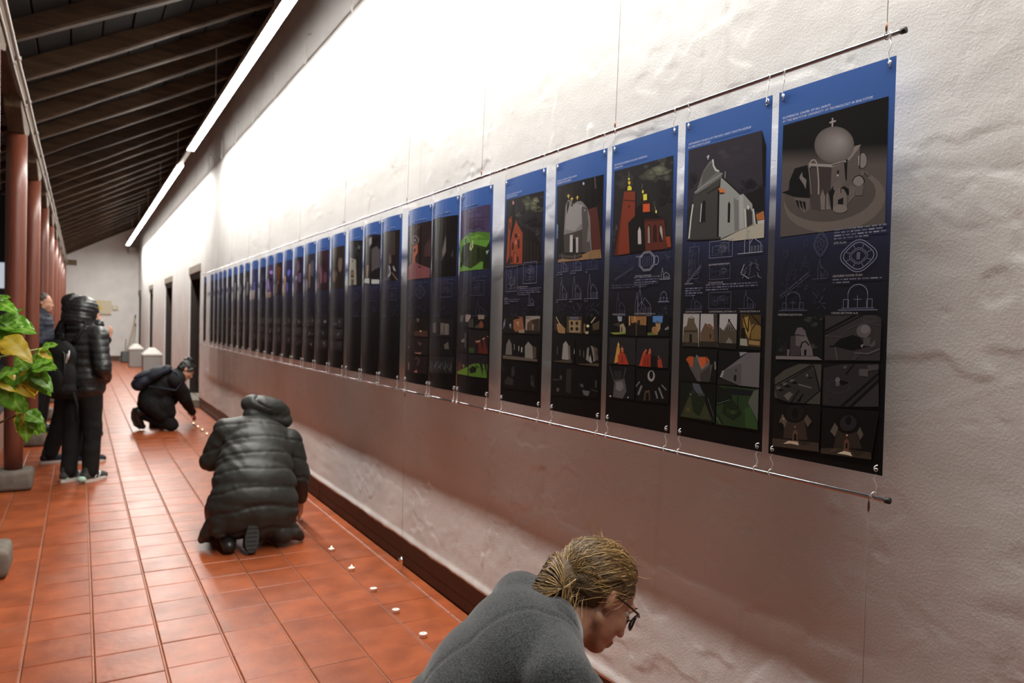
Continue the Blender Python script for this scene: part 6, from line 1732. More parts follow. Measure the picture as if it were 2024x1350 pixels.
def fuse(prims, voxel=0.01, smooth=4, disp=None, fac=0.5):
    V_ = []; F_ = []; n = 0
    for v, f in prims:
        V_.append(v); F_ += [tuple(i + n for i in q) for q in f]; n += len(v)
    me = mesh(np.concatenate(V_), F_)
    o = bpy.data.objects.new('tmp', me); COL.objects.link(o)
    m = o.modifiers.new('r', 'REMESH'); m.mode = 'VOXEL'; m.voxel_size = voxel; m.adaptivity = 0
    if smooth:
        m = o.modifiers.new('s', 'SMOOTH'); m.factor = fac; m.iterations = smooth
    dg = bpy.context.evaluated_depsgraph_get()
    out = bpy.data.meshes.new_from_object(o.evaluated_get(dg))
    bpy.data.objects.remove(o); bpy.data.meshes.remove(me)
    out.materials.clear()
    if disp is not None:
        nv = len(out.vertices)
        co = np.empty(nv * 3); out.vertices.foreach_get('co', co); co = co.reshape(-1, 3)
        no = np.empty(nv * 3); out.vertices.foreach_get('normal', no); no = no.reshape(-1, 3)
        d = disp(co, no)
        co = co + (no * d[:, None] if d.ndim == 1 else d)
        out.vertices.foreach_set('co', co.ravel())
    out.update()
    out.polygons.foreach_set('use_smooth', [True] * len(out.polygons))
    return out
def noise3(co, s, seed=0):
    return (noise2(co[:, 0] * s + co[:, 2] * s * .7, co[:, 1] * s - co[:, 2] * s * .5, seed) + noise2(co[:, 1] * s + 3.1, co[:, 2] * s + 5.7, seed + 9) + noise2(co[:, 2] * s, co[:, 0] * s + 2.2, seed + 17)) / 2.2
def folds(amp=0.006, s=9.0, seed=0):
    return lambda co, no: amp * noise3(co, s, seed) + amp * .5 * noise3(co, s * 2.3, seed + 3)
def quilt(axis, period, depth, puff, amp=0.003, seed=0, phase=0.0, warp=0.012):
    ax = np.array(axis, float); ax /= np.linalg.norm(ax)
    def f(co, no):
        t = co @ ax + warp * noise3(co, 5.0, seed)
        k = (t / period + phase) % 1.0
        d = np.minimum(k, 1 - k) * period
        seam = np.exp(-(d / 0.011) ** 2)
        wr = noise3(co, 38.0, seed + 5) * np.exp(-(d / 0.03) ** 2)
        return puff * np.sin(np.pi * k) ** 0.7 - depth * seam + amp * noise3(co, 11.0, seed + 2) + 0.0035 * wr
    return f
class Frame:
    """local axes: x forward, y left, z up"""
    def __init__(s, o, f, u):
        s.o = Vector(o); s.f = Vector(f).normalized(); u = Vector(u); s.l = u.cross(s.f).normalized(); s.u = s.f.cross(s.l).normalized()
        s.M = Matrix((s.f, s.l, s.u)).transposed()
    def __call__(s, x, y, z): return s.o + s.f * x + s.l * y + s.u * z
def E_(F_, c, r): return P_ell(F_(*c), r, F_.M)
def head_prims(F_, female=False):
    p = [E_(F_, (-.012, 0, .036), (.098, .076, .083)), E_(F_, (.026, 0, -.03), (.064, .063, .084)), E_(F_, (.056, 0, -.092), (.026, .030, .022)),
         P_cap(F_(.082, .028, .026), .012, F_(.082, -.028, .026), .012), E_(F_, (.084, 0, -.068), (.012, .023, .0075)), E_(F_, (.082, 0, -.079), (.011, .020, .0075)),
         P_cap(F_(.086, 0, .012), .0085, F_(.105, 0, -.034), .0108), E_(F_, (.095, .011, -.038), (.010, .008, .007)), E_(F_, (.095, -.011, -.038), (.010, .008, .007))]
    for s in (1, -1):
        p += [E_(F_, (.0755, s * .031, .0125), (.009, .016, .0055)), E_(F_, (.074, s * .031, -.004), (.009, .015, .004)), E_(F_, (.058, s * .037, -.028), (.028, .022, .028)), P_cap(F_(.004, s * .046, -.050), .022, F_(.046, s * .018, -.092), .020), E_(F_, (-.004, s * .077, -.004), (.016, .007, .028)), E_(F_, (-.011, s * .082, .002), (.010, .006, .021))]
    p += [P_cap(F_(-.018, 0, -.05), .052, F_(-.045, 0, -.16), .055)]
    return p
def hand_prims(wrist, fdir, pnorm, side=1, curl=0.5, k=1.0, thumb=1):
    """palm and five fingers; pnorm is the palm's facing direction; side picks which edge the thumb leaves"""
    f = Vector(fdir).normalized(); n = Vector(pnorm); n = (n - f * n.dot(f)).normalized(); s = f.cross(n) * side
    w = Vector(wrist); out = [P_cap(w - f * .03 * k, .024 * k, w + f * .02 * k, .026 * k)]
    for q in (-.024, -.008, .008, .024): out.append(P_cap(w + f * .015 * k + s * q * .6 * k, .014 * k, w + f * .085 * k + s * q * k, .0115 * k))
    for q, L_ in ((.027, .068), (.009, .077), (-.009, .072), (-.026, .056)):
        b = w + f * .088 * k + s * q * k; d = f.copy(); r = .0088
        for j, (fr, cu) in enumerate(((.45, .5), (.32, 1.0), (.23, .8))):
            d = (d * math.cos(curl * cu) + n * math.sin(curl * cu)).normalized()
            e = b + d * L_ * fr * k; out.append(P_cap(b, r * k, e, (r - .0008) * k)); b = e; r -= .0008
    b = w + f * .02 * k + s * .026 * k; d = (f * .55 + s * .8 + n * .35).normalized()
    for L_, r in ((.042, .0115), (.032, .010), (.026, .009)):
        e = b + d * L_ * k; out.append(P_cap(b, r * k, e, (r - .001) * k)); b = e; d = (d * .8 + f * .45 + n * .25 * thumb).normalized()
    return out
M['skin'] = simple('skin', (0.50, 0.255, 0.165, 1), 0.48, spec=0.4, var=0.14, vscale=14, bump=0.04, bscale=120)
M['skin'].node_tree.nodes['Principled BSDF'].inputs['Subsurface Weight'].default_value = 0.08
M['skin'].node_tree.nodes['Principled BSDF'].inputs['Subsurface Radius'].default_value = (0.02, 0.008, 0.004)
M['black_nylon'] = simple('black_quilted_nylon', (0.018, 0.018, 0.018, 1), 0.42, spec=0.45, bump=0.12, bscale=60)
M['green_black_nylon'] = simple('blackish_olive_puffer_shell', (0.027, 0.028, 0.025, 1), 0.52, spec=0.35, bump=0.16, bscale=45)
M['black_cloth'] = simple('black_cloth', (0.012, 0.012, 0.012, 1), 0.85, spec=0.2, bump=0.15, bscale=90)
M['navy_cloth'] = simple('navy_fabric', (0.016, 0.019, 0.032, 1), 0.7, spec=0.3, bump=0.15, bscale=70)
M['dark_denim'] = simple('dark_grey_cloth', (0.04, 0.042, 0.05, 1), 0.85, spec=0.2, bump=0.2, bscale=120)
M['black_leather'] = simple('black_leather', (0.016, 0.014, 0.013, 1), 0.4, spec=0.5, bump=0.1, bscale=40)
M['rubber'] = simple('dark_rubber_sole', (0.022, 0.020, 0.018, 1), 0.7)
M['white_rubber'] = simple('pale_rubber_sole', (0.62, 0.60, 0.56, 1), 0.5)
M['mint'] = simple('mint_rubber', (0.42, 0.62, 0.50, 1), 0.5)
M['grey_mesh'] = simple('dark_grey_mesh', (0.05, 0.05, 0.05, 1), 0.8, bump=0.3, bscale=200)
M['white_trim'] = simple('white_trim', (0.75, 0.75, 0.75, 1), 0.5)
M['black_hair'] = simple('black_hair', (0.010, 0.008, 0.007, 1), 0.38, spec=0.5, bump=0.5, bscale=20, stretch=(6, 6, 1))
M['brown_hair'] = simple('brown_hair', (0.045, 0.026, 0.016, 1), 0.6, bump=0.5, bscale=30, var=0.4)
M['wool'] = None
def eyes(F_, t, r=0.0115, x=.0715, y=.031, z=.006):
    for s in (1, -1):
        e_ = mesh(*[a.tolist() if hasattr(a, 'tolist') else a for a in P_ell(F_(x, s * y, z), (r, r, r), F_.M)], smooth=True)
        wobj('eye', e_, M['eye'], t)
M['eye'] = simple('eye_white', (0.6, 0.56, 0.52, 1), 0.25)
def part(name, prims, mat, t, voxel=0.01, smooth=4, disp=None):
    return wobj(name, fuse(prims, voxel, smooth, disp), mat, t)
def shoe(t, toe, heel, mat, sole_mat, k=1.0, name='shoe', lift=0.0, extra=None):
    """toe and heel are ground points"""
    h = Vector(heel); q = Vector(toe); d = (q - h); L_ = d.length; d.normalize(); s = Vector((-d.y, d.x, 0)); up = Vector((0, 0, 1))
    P = lambda a, b, c: h + d * (a * L_) + s * b + up * c
    up_ = [P_cap(P(.14, 0, .055), .040, P(.55, 0, .050), .040), P_cap(P(.55, .006, .045), .038, P(.86, .004, .036), .033), P_cap(P(.17, 0, .06), .037, P(.2, 0, .12), .040), P_cap(P(.25, 0, .09), .034, P(.5, 0, .06), .03), P_cap(P(.84, .01, .034), .03, P(.90, -.01, .034), .026)]
    o = part(name, up_, mat, t, .008, 4)
    b = MB(); n = 22; ring = []
    for k_ in range(n):
        a = 2 * math.pi * k_ / n; x = .5 + .5 * math.cos(a); w = (.040 + .012 * math.sin(math.pi * min(1, max(0, x)) * .9)) * math.sin(a)
        ring.append((x, w))
    v = [P(x, w, 0.0005) for x, w in ring] + [P(x, w * 1.03, .024 + .006 * (1 - x)) for x, w in ring]
    f = [tuple(range(n))[::-1], tuple(range(n, 2 * n))] + [(k_, (k_ + 1) % n, n + (k_ + 1) % n, n + k_) for k_ in range(n)]
    b.add(v, f); so = wobj('sole', b.mesh(), sole_mat, t)
    return o

# ============================ woman in the grey coat, bending down in the foreground
def build_woman():
    hc = Vector((1.114, 1.452, 0.785))
    HF = Frame(hc, (0.736, -0.2241, -0.6389), (0.6706, 0.1117, 0.7334))
    Lsh = Vector((0.963, 1.565, 0.757)); Rsh = Vector((0.850, 1.232, 0.712)); mid = (Lsh + Rsh) / 2; hip = Vector((0.594, 1.456, 0.474))
    ax = (mid - hip).normalized(); sd = (Lsh - Rsh).normalized(); dors = ax.cross(sd).normalized()
    if dors.z < 0: dors = -dors
    t = empty('person', (0.75, 1.40, 0.0))
    tag(t, 'blonde woman in a grey wool coat and glasses bending down in the foreground', 'person')
    neck = HF(-.045, 0, -.15)
    fwd = Vector((0.86, -0.5, 0)).normalized(); lft = Vector((0.5, 0.86, 0))
    hipL = hip + sd * .09 - ax * .05; hipR = hip - sd * .09 - ax * .05
    kneeL = Vector((0.98, 1.40, 0.40)); kneeR = Vector((0.86, 1.13, 0.06)); ankL = Vector((0.86, 1.55, 0.09)); ankR = Vector((0.46, 1.28, 0.09))
    handR = Vector((1.30, 1.05, 0.12)); elbR = Vector((1.02, 1.10, 0.44)); handL = Vector((1.22, 1.45, 0.33)); elbL = Vector((1.08, 1.58, 0.50))
    torso = Matrix((ax, sd, dors)).transposed()
    # body: head, neck, trunk, limbs, hands as one surface
    b = head_prims(HF)
    b += chain([neck, mid + ax * .02, mid - ax * .15, hip], [.055, .07, .085, .085])
    for S, E2, Hn in ((Lsh, elbL, handL), (Rsh, elbR, handR)): b += chain([S, E2, Hn], [.05, .04, .028])
    for A, K_, Z in ((hipL, kneeL, ankL), (hipR, kneeR, ankR)): b += chain([A, K_, Z], [.06, .05, .04])
    b += hand_prims(handR, (handR - elbR), (0.2, 0.2, -1), 1, .45); b += hand_prims(handL, (handL - elbL), (-.2, 0, -1), -1, .5)
    body = part('body', b, M['skin'], t, .0042, 7)
    # coat
    c = []
    for k, (w, dp) in enumerate(((.165, .118), (.178, .128), (.176, .128), (.176, .130), (.185, .135), (.195, .14))):
        q = mid * (1 - k / 5) + (hip - ax * .03) * (k / 5)
        c.append(P_ell(q - dors * .012 + ax * (-.02), (.12, w, dp), torso))
    c += chain([Lsh - sd * .02, Rsh + sd * .02], [.085, .085])
    c += [P_ell(mid + dors * .055 - ax * .06, (.13, .17, .078), torso), P_ell(mid + dors * .045 - ax * .16, (.14, .165, .09), torso)]
    c += chain([Lsh, elbL, handL - (handL - elbL) * .15], [.080, .068, .055]); c += chain([Rsh, elbR, handR - (handR - elbR) * .18], [.084, .070, .056])
    c += chain([hipL, kneeL - Vector((.1, 0, .02))], [.13, .10]); c += chain([hipR, kneeR + Vector((-.12, .05, .12))], [.13, .10])
    seamR = Rsh
    def coat_disp(co, no):
        d = .0035 * noise3(co, 7.0, 4) + .0018 * noise3(co, 15.0, 8)
        rel = co - np.array(mid)
        s_ = rel @ np.array(sd); a_ = rel @ np.array(ax); h_ = rel @ np.array(dors)
        # sewn centre-back seam and yoke seam: shallow grooves
        g1 = np.exp(-((s_ + .035) / .0045) ** 2) * (h_ > 0)
        g2 = np.exp(-((np.linalg.norm((co - np.array(seamR)) - ((co - np.array(seamR)) @ np.array((elbR - Rsh).normalized()))[:, None] * np.array((elbR - Rsh).normalized()), axis=1) * 0 + ((co - np.array(Rsh)) @ np.array((elbR - Rsh).normalized())) - .015) / .005) ** 2) * (s_ < -.12)
        return d - .0030 * g1 - .0045 * g2
    m, nt, bs = mat_new('grey_wool_coat'); N = nt.nodes; L = nt.links
    tc = N.new('ShaderNodeTexCoord'); n1 = N.new('ShaderNodeTexNoise'); n1.inputs['Scale'].default_value = 260; n1.inputs['Detail'].default_value = 4; L.new(tc.outputs['Object'], n1.inputs['Vector'])
    cr = N.new('ShaderNodeValToRGB'); cr.color_ramp.elements[0].position = .32; cr.color_ramp.elements[1].position = .70; cr.color_ramp.elements[0].color = (0.010, 0.011, 0.012, 1); cr.color_ramp.elements[1].color = (0.066, 0.070, 0.074, 1)
    L.new(n1.outputs[0], cr.inputs[0]); L.new(cr.outputs[0], bs.inputs['Base Color']); bs.inputs['Roughness'].default_value = .95; bs.inputs['Specular IOR Level'].default_value = .15; bs.inputs['Sheen Weight'].default_value = .25
    bp = N.new('ShaderNodeBump'); bp.inputs['Strength'].default_value = .35; bp.inputs['Distance'].default_value = .004; L.new(n1.outputs[0], bp.inputs['Height']); L.new(bp.outputs[0], bs.inputs['Normal'])
    M['wool'] = m
    coat = part('coat', c, m, t, .0075, 14, coat_disp)
    # turned-up collar: a band standing round the neck
    col = MB(); n = 44; rows = []
    na = (HF(-.015, 0, -.04) - (mid - ax * .01)).normalized(); nb2 = mid - ax * .01 + na * .055
    sx = (sd - na * sd.dot(na)).normalized(); sy = na.cross(sx).normalized()
    if sy.dot(dors) < 0: sy = -sy
    for (off, rad) in ((-.07, .084), (-.03, .078), (.005, .070), (.030, .068), (.034, .074), (.010, .082), (-.02, .090), (-.06, .098)):
        rows.append([nb2 + na * (off + .010 * math.cos(a_)) + sx * rad * .98 * math.sin(a_) + sy * (rad * 1.0 * math.cos(a_)) for a_ in [(-math.pi * .84) + k * math.pi * 1.68 / (n - 1) for k in range(n)]])
    v = [p for r_ in rows for p in r_]; f = []
    for i in range(len(rows) - 1):
        for k in range(n - 1): f.append((i * n + k, i * n + k + 1, (i + 1) * n + k + 1, (i + 1) * n + k))
    col.add(v, f); wobj('collar', col.mesh(True), m, t)
    # trousers and shoes, out of the picture below
    tr = chain([hipL, kneeL, ankL], [.105, .078, .06]) + chain([hipR, kneeR, ankR], [.105, .078, .06]) + [P_ell(hip - ax * .04, (.11, .165, .12), torso)]
    part('trousers', tr, M['black_cloth'], t, .012, 4, folds(.006, 8, 3))
    shoe(t, (1.03, 1.53, 0), (0.78, 1.56, 0), M['black_leather'], M['rubber']); shoe(t, (0.56, 1.24, 0), (0.34, 1.33, 0), M['black_leather'], M['rubber'])
    # hair: swept back into a low bun, built as a cap with real strands
    hp = [E_(HF, (-.031, 0, .048), (.101, .081, .083)), E_(HF, (-.055, 0, .008), (.070, .078, .075)), E_(HF, (.008, 0, .084), (.060, .064, .038))]
    for s in (1, -1): hp += [E_(HF, (.002, s * .058, .047), (.052, .025, .036)), E_(HF, (-.05, s * .052, .0), (.034, .028, .04))]
    bunc = (-.122, -.010, -.045)
    hp += [E_(HF, bunc, (.038, .050, .046)), E_(HF, (-.105, -.01, -.075), (.028, .040, .030)), P_cap(HF(-.07, 0, .015), .058, HF(-.112, -.005, -.035), .042)]
    part('hair', hp, M['blonde_cap'], t, .004, 4, lambda co, no: .0022 * noise3(co, 60, 3))
    rr = random.Random(3)
    st = MB(); cols = []
    def surf(p):
        """push a local point out onto the hair cap"""
        x, y, z = p; d = Vector((x + .028, y, z - .042)); q = Vector((d.x / .104, d.y / .084, d.z / .088)); k = 1.0 / max(q.length, 1e-5)
        return Vector((-.028, 0, .042)) + d * k
    def strand(pts, r0, r1, col):
        n0 = len(st.v); st.tube([HF(*p) for p in pts], [r0 + (r1 - r0) * abs(2 * i / (len(pts) - 1) - 1) for i in range(len(pts))], 4, False)
        cols.extend([col] * (len(st.v) - n0))
    tones = [(0.50, 0.32, 0.12), (0.36, 0.22, 0.085), (0.18, 0.105, 0.045), (0.62, 0.43, 0.19), (0.09, 0.052, 0.024), (0.24, 0.145, 0.06)]
    for k in range(1500):
        a = rr.uniform(-math.pi * .80, math.pi * .80)            # angle round the hairline: 0 = forehead middle
        s0 = Vector((.075 * math.cos(a * .62) - .012 + .02 * math.cos(a), .080 * math.sin(a * .62), .070 + .026 * math.cos(a) - (.040 if abs(a) < 1.9 else .085) * (abs(a) / 2.5) ** 2.0))
        if abs(a) >= 1.9: s0.x = -.03 - .03 * (abs(a) - 1.9)
        u0 = rr.uniform(0, .55)
        e0 = Vector((bunc[0] + .028, bunc[1] + rr.uniform(-.03, .03), bunc[2] + rr.uniform(-.03, .035)))
        pts = []
        lift = rr.uniform(.000, .006); wv = rr.uniform(0, 6.28); wa = rr.uniform(.0008, .0045)
        for i in range(9):
            q = u0 + (1 - u0) * i / 8
            p = s0.lerp(e0, q); p.z += .045 * math.sin(math.pi * q)
            p2 = surf(p) if q < .86 else surf(p).lerp(e0, (q - .86) / .14)
            out = (p2 - Vector((-.02, 0, .03))).normalized()
            p2 = p2 + out * (lift * math.sin(math.pi * min(1, q * 1.05)) + .001) + Vector((0, wa * math.sin(wv + q * 9), wa * math.cos(wv + q * 8)))
            pts.append(p2)
        strand(pts, rr.uniform(.0004, .0009), .0003, rr.choice(tones))
    for k in range(320):                                          # bun: loops wound round
        c0 = Vector(bunc); a = rr.uniform(0, 6.28); tilt = rr.uniform(-1.2, 1.2); pts = []
        for i in range(9):
            b_ = a + i * .42; r_ = Vector((.040 * math.cos(b_) * math.cos(tilt * .4), .052 * math.sin(b_), .048 * math.cos(b_) * math.sin(tilt) + .030 * math.sin(tilt * 2) * math.cos(b_)))
            pts.append(c0 + r_ * rr.uniform(.96, 1.06) + Vector((0, 0, -.006)))
        strand(pts, rr.uniform(.0007, .0014), .0004, rr.choice(tones[:3] + tones[4:]))
    for k in range(150):                                           # loose locks over ear and nape, flyaways
        kind = rr.random()
        if kind < .22:
            p = Vector((rr.uniform(.005, .05), -.078 + rr.uniform(-.003, .003), rr.uniform(.02, .05))); d = Vector((rr.uniform(-.018, -.004), -.0012, rr.uniform(-.012, -.004)))
        elif kind < .75:
            p = Vector((rr.uniform(-.13, -.06), rr.choice([-1, 1, -1]) * rr.uniform(.035, .062), rr.uniform(-.05, -.02))); d = Vector((rr.uniform(-.004, .008), rr.uniform(-.004, .003), rr.uniform(-.012, -.006)))
        else:
            a = rr.uniform(-1.5, 1.5); p = surf(Vector((rr.uniform(-.10, .06), .05 * math.sin(a), .10))); d = Vector((rr.uniform(-.010, .010), rr.uniform(-.006, .006), rr.uniform(.001, .006)))
        pts = [p.copy()]; w_ = rr.uniform(0, 6)
        for i in range(7):
            p = p + d * rr.uniform(.7, 1.1) + Vector((.0018 * math.sin(w_ + i), -.0006, .0018 * math.cos(w_ + i * 1.3))); pts.append(p.copy())
        strand(pts, rr.uniform(.0004, .0008), .0002, rr.choice(tones[:4]))
    me = st.mesh(True); at = me.color_attributes.new('col', 'FLOAT_COLOR', 'POINT'); at.data.foreach_set('color', [x for c_ in cols for x in (c_[0], c_[1], c_[2], 1.0)])
    tag(wobj('hair_strands', me, M['strand'], t), kind='stuff')
    # features
    eyes(HF, t)
    for nm, z, w_ in (('lips', -.0735, .019),):
        lp = MB(); lp.tube([HF(.0905 - abs(q) * 14 * abs(q), q, z + .001 * math.cos(q * 300)) for q in (-.019, -.012, -.006, 0, .006, .012, .019)], [.0012, .0028, .0036, .0034, .0036, .0028, .0012], 8); wobj(nm, lp.mesh(True), M['lip'], t)
    for s in (1, -1):
        br = MB(); br.tube([HF(.090 - .25 * abs(q - .03) , s * q, .0305 - 2.5 * (q - .03) ** 2) for q in (.012, .022, .032, .042, .050)], [.0012, .0022, .0024, .002, .0008], 6); wobj('eyebrow', br.mesh(True), M['brow'], t)
    # glasses: dark frame with lenses
    gl = MB()
    for s in (1, -1):
        cy = s * .034; gl.tube([HF(.112 - 1.2 * (abs(cy + .027 * math.cos(a)) ) ** 2 * 6, cy + .027 * math.cos(a), .002 + .0215 * math.sin(a)) for a in [k * math.pi / 12 for k in range(25)]], .0026, 6, False)
        gl.tube([HF(.090, s * .064, .012), HF(.078, s * .074, .013), HF(.040, s * .0815, .012), HF(.0, s * .084, .010), HF(-.012, s * .084, -.004)], [.0032, .0030, .0024, .0024, .002], 6)
    gl.tube([HF(.112, .009, .006), HF(.115, 0, .009), HF(.112, -.009, .006)], .0022, 6)
    g = wobj('eyeglasses', gl.mesh(True), M['tortoise'], t)
    for s in (1, -1):
        cy = s * .034; n = 20
        v = [HF(.111 - 1.2 * (abs(cy + .025 * math.cos(a))) ** 2 * 6, cy + .025 * math.cos(a), .002 + .020 * math.sin(a)) for a in [k * 2 * math.pi / n for k in range(n)]]
        l_ = obj('lens', mesh(v, [tuple(range(n))]), M['lens'], g)
    return t
M['blonde_cap'] = simple('dark_blonde_hair', (0.085, 0.052, 0.024, 1), 0.6, spec=0.3, bump=0.6, bscale=14, stretch=(1, 8, 8), var=0.4)
M['strand'] = mat_attr('blonde_strands', 0.38, 0.5)
M['lip'] = simple('lip', (0.36, 0.12, 0.09, 1), 0.42)
M['brow'] = simple('brow_hair', (0.12, 0.07, 0.035, 1), 0.7)
M['tortoise'] = simple('dark_tortoise_frame', (0.020, 0.009, 0.007, 1), 0.18, spec=0.6, var=0.5, vscale=60)
def mat_lens():
    m, nt, b = mat_new('clear_lens'); N = nt.nodes; L = nt.links
    tr = N.new('ShaderNodeBsdfTransparent'); gl = N.new('ShaderNodeBsdfGlossy'); gl.inputs['Roughness'].default_value = .02; fr = N.new('ShaderNodeFresnel'); mx = N.new('ShaderNodeMixShader')
    L.new(fr.outputs[0], mx.inputs[0]); L.new(tr.outputs[0], mx.inputs[1]); L.new(gl.outputs[0], mx.inputs[2]); L.new(mx.outputs[0], nt.nodes['Material Output'].inputs[0]); return m
M['lens'] = mat_lens()
build_woman()
# ============================ person kneeling with back to the camera in a long puffer coat
def build_kneeler():
    t = empty('person', (0.98, 4.90, 0.0))
    tag(t, 'person kneeling with back turned in a long dark hooded puffer coat', 'person')
    hip = Vector((0.96, 4.95, 0.34)); chest = Vector((1.05, 5.22, 0.60)); shL = Vector((0.86, 5.26, 0.70)); shR = Vector((1.27, 5.20, 0.61)); neck = Vector((1.09, 5.34, 0.74)); hd = Vector((1.13, 5.45, 0.77))
    kneeL = Vector((0.82, 5.32, 0.075)); kneeR = Vector((1.15, 5.22, 0.075)); ankL = Vector((0.82, 4.90, 0.09)); ankR = Vector((0.955, 4.85, 0.13))
    elbL = Vector((0.775, 5.30, 0.50)); hanL = Vector((0.98, 5.62, 0.42)); elbR = Vector((1.33, 5.17, 0.38)); hanR = Vector((1.385, 5.34, 0.125))
    HF = Frame(hd, (0.25, 0.80, -0.55), (0.1, 0.5, 0.85))
    b = head_prims(HF) + chain([neck, chest, hip], [.055, .10, .10]) + chain([shL, elbL, hanL], [.045, .036, .026]) + chain([shR, elbR, hanR], [.045, .036, .026])
    b += chain([hip + Vector((-.1, 0, 0)), kneeL, ankL], [.07, .05, .036]) + chain([hip + Vector((.1, 0, 0)), kneeR, ankR], [.07, .05, .036])
    b += hand_prims(hanR, (0.02, 0.05, -0.10), (-.6, .5, 0), 1, .55); b += hand_prims(hanL, (hanL - elbL), (0, 0, -1), -1, .5)
    part('body', b, M['skin'], t, .0065, 3)
    eyes(HF, t)
    part('hair', [E_(HF, (-.02, 0, .045), (.104, .084, .086)), E_(HF, (-.05, 0, -.02), (.06, .075, .08))], M['brown_hair'], t, .008, 4)
    # coat: broad back, flared skirts reaching the floor
    c = []
    prof = [(0.975, 4.885, 0.20, .275, .16), (0.975, 4.885, 0.24, .285, .17), (0.98, 4.90, 0.30, .280, .185), (0.99, 4.95, 0.40, .268, .19), (1.01, 5.04, 0.49, .25, .18), (1.04, 5.13, 0.57, .235, .17), (1.065, 5.21, 0.63, .22, .15)]
    tilt = Matrix.Rotation(math.radians(-28), 3, 'X') @ Matrix.Rotation(math.radians(9), 3, 'Y')
    for (x, y, z, w, d) in prof: c.append(P_ell((x, y, z), (w, d, .165), tilt))
    c += chain([shL, (shL + shR) / 2 + Vector((0, .03, .03)), shR], [.088, .12, .088])
    c += chain([shL, elbL, hanL - (hanL - elbL) * .1], [.085, .080, .065]); c += chain([shR + Vector((-.01, 0, 0)), elbR, hanR + Vector((-.008, -.02, .055))], [.098, .078, .052])
    # skirt tails
    c += chain([(0.80, 4.90, 0.20), (0.72, 4.93, 0.10), (0.678, 4.985, 0.055)], [.10, .055, .018]); c += chain([(0.78, 4.85, 0.17), (0.76, 4.83, 0.13)], [.08, .05])
    c += chain([(1.10, 4.86, 0.18), (1.20, 4.83, 0.08), (1.275, 4.86, 0.03)], [.11, .06, .016]); c += chain([(1.05, 4.84, 0.15), (1.16, 4.79, 0.075)], [.09, .05])
    c += chain([hip + Vector((-.12, .1, -.1)), kneeL + Vector((-.0, -.08, .05))], [.14, .09]); c += chain([hip + Vector((.12, .1, -.1)), kneeR + Vector((0, -.08, .05))], [.14, .09])
    q = quilt((0.02, 0.42, 0.90), 0.122, .0065, .0016, .004, 5, .35, .026)
    def disp(co, no):
        d = q(co, no)
        cx = co[:, 0] - (0.95 + .1 * (co[:, 2] - .2)); low = np.clip((0.30 - co[:, 2]) / .2, 0, 1) * (co[:, 1] < 4.98)
        d = d - .02 * low * np.exp(-(cx / .03) ** 2) + .010 * low * np.sin(cx * 42)
        # long wrinkles fanning from the waist on the left half
        d = d + .0035 * np.sin((co[:, 0] * 1.0 + co[:, 2] * .8) * 70) * np.exp(-((co[:, 0] - .84) / .07) ** 2) * np.exp(-((co[:, 2] - .60) / .12) ** 2)
        return d
    part('puffer_coat', c, M['green_black_nylon'], t, .0085, 12, disp)
    # hood lying up over the bowed head
    h = [P_ell((1.145, 5.34, 0.835), (.155, .115, .085), Matrix.Rotation(math.radians(14), 3, 'Y') @ Matrix.Rotation(math.radians(-20), 3, 'X')), P_ell((1.05, 5.34, 0.870), (.085, .09, .065)), P_ell((1.235, 5.35, 0.80), (.075, .10, .075)), P_ell((1.14, 5.44, 0.82), (.13, .11, .085)), P_cap((1.03, 5.30, 0.80), .055, (1.26, 5.30, 0.745), .055)]
    part('hood', h, M['green_black_nylon'], t, .008, 4, lambda co, no: .006 * noise3(co, 10, 3) - .008 * np.exp(-((co[:, 0] - 1.10 - .05 * np.sin(co[:, 2] * 40)) / .012) ** 2) * (co[:, 2] > .84) + .003 * noise3(co, 34, 6))
    tr = chain([hip + Vector((-.1, 0, -.05)), kneeL, ankL], [.09, .075, .055]) + chain([hip + Vector((.1, 0, -.05)), kneeR, ankR], [.09, .075, .055])
    part('trousers', tr, M['black_cloth'], t, .012, 4)
    # boots, one sole turned up to the camera
    up = [P_cap((.955, 4.86, .16), .048, (.945, 4.80, .15), .046), P_cap((.945, 4.80, .14), .045, (.930, 4.755, .055), .047), P_cap((.930, 4.755, .05), .044, (.935, 4.77, .04), .04)]
    part('boot', up, M['black_leather'], t, .008, 4)
    so = MB(); A = Vector((.952, 4.775, .20)); B = Vector((.925, 4.705, .012)); ax = (B - A).normalized(); sd = Vector((1, -.15, 0)).normalized(); nn = ax.cross(sd).normalized()
    if nn.y > 0: nn = -nn
    L_ = (B - A).length; n = 24; ring = [(.5 - .5 * math.cos(a), (.034 + .012 * (.5 - .5 * math.cos(a))) * math.sin(a)) for a in [2 * math.pi * k / n for k in range(n)]]
    v = [A + ax * x * L_ + sd * w for x, w in ring] + [A + ax * x * L_ + sd * w + nn * .022 for x, w in ring]
    so.add(v, [tuple(range(n)), tuple(range(n, 2 * n))[::-1]] + [(k, n + k, n + (k + 1) % n, (k + 1) % n) for k in range(n)])
    sole = wobj('boot_sole', so.mesh(), M['rubber'], t)
    for i in range(7):
        for j in (-1, 0, 1):
            x = .10 + i * .125; w = .021 * j; lug = MB()
            C_ = A + ax * x * L_ + sd * w + nn * .022
            lug.add([C_ + ax * a_ * .010 + sd * b_ * .0085 + nn * c_ for c_ in (-.001, .006) for (a_, b_) in ((-1, -1), (1, -1), (1, 1), (-1, 1))], [(0, 3, 2, 1), (4, 5, 6, 7), (0, 1, 5, 4), (1, 2, 6, 5), (2, 3, 7, 6), (3, 0, 4, 7)])
            obj('lug', lug.mesh(), M['rubber'], sole)
    up = [P_cap((.82, 4.92, .10), .05, (.815, 4.84, .06), .05), P_cap((.815, 4.84, .055), .046, (.81, 4.79, .045), .042), P_cap((.82, 4.93, .12), .05, (.82, 4.99, .10), .05)]
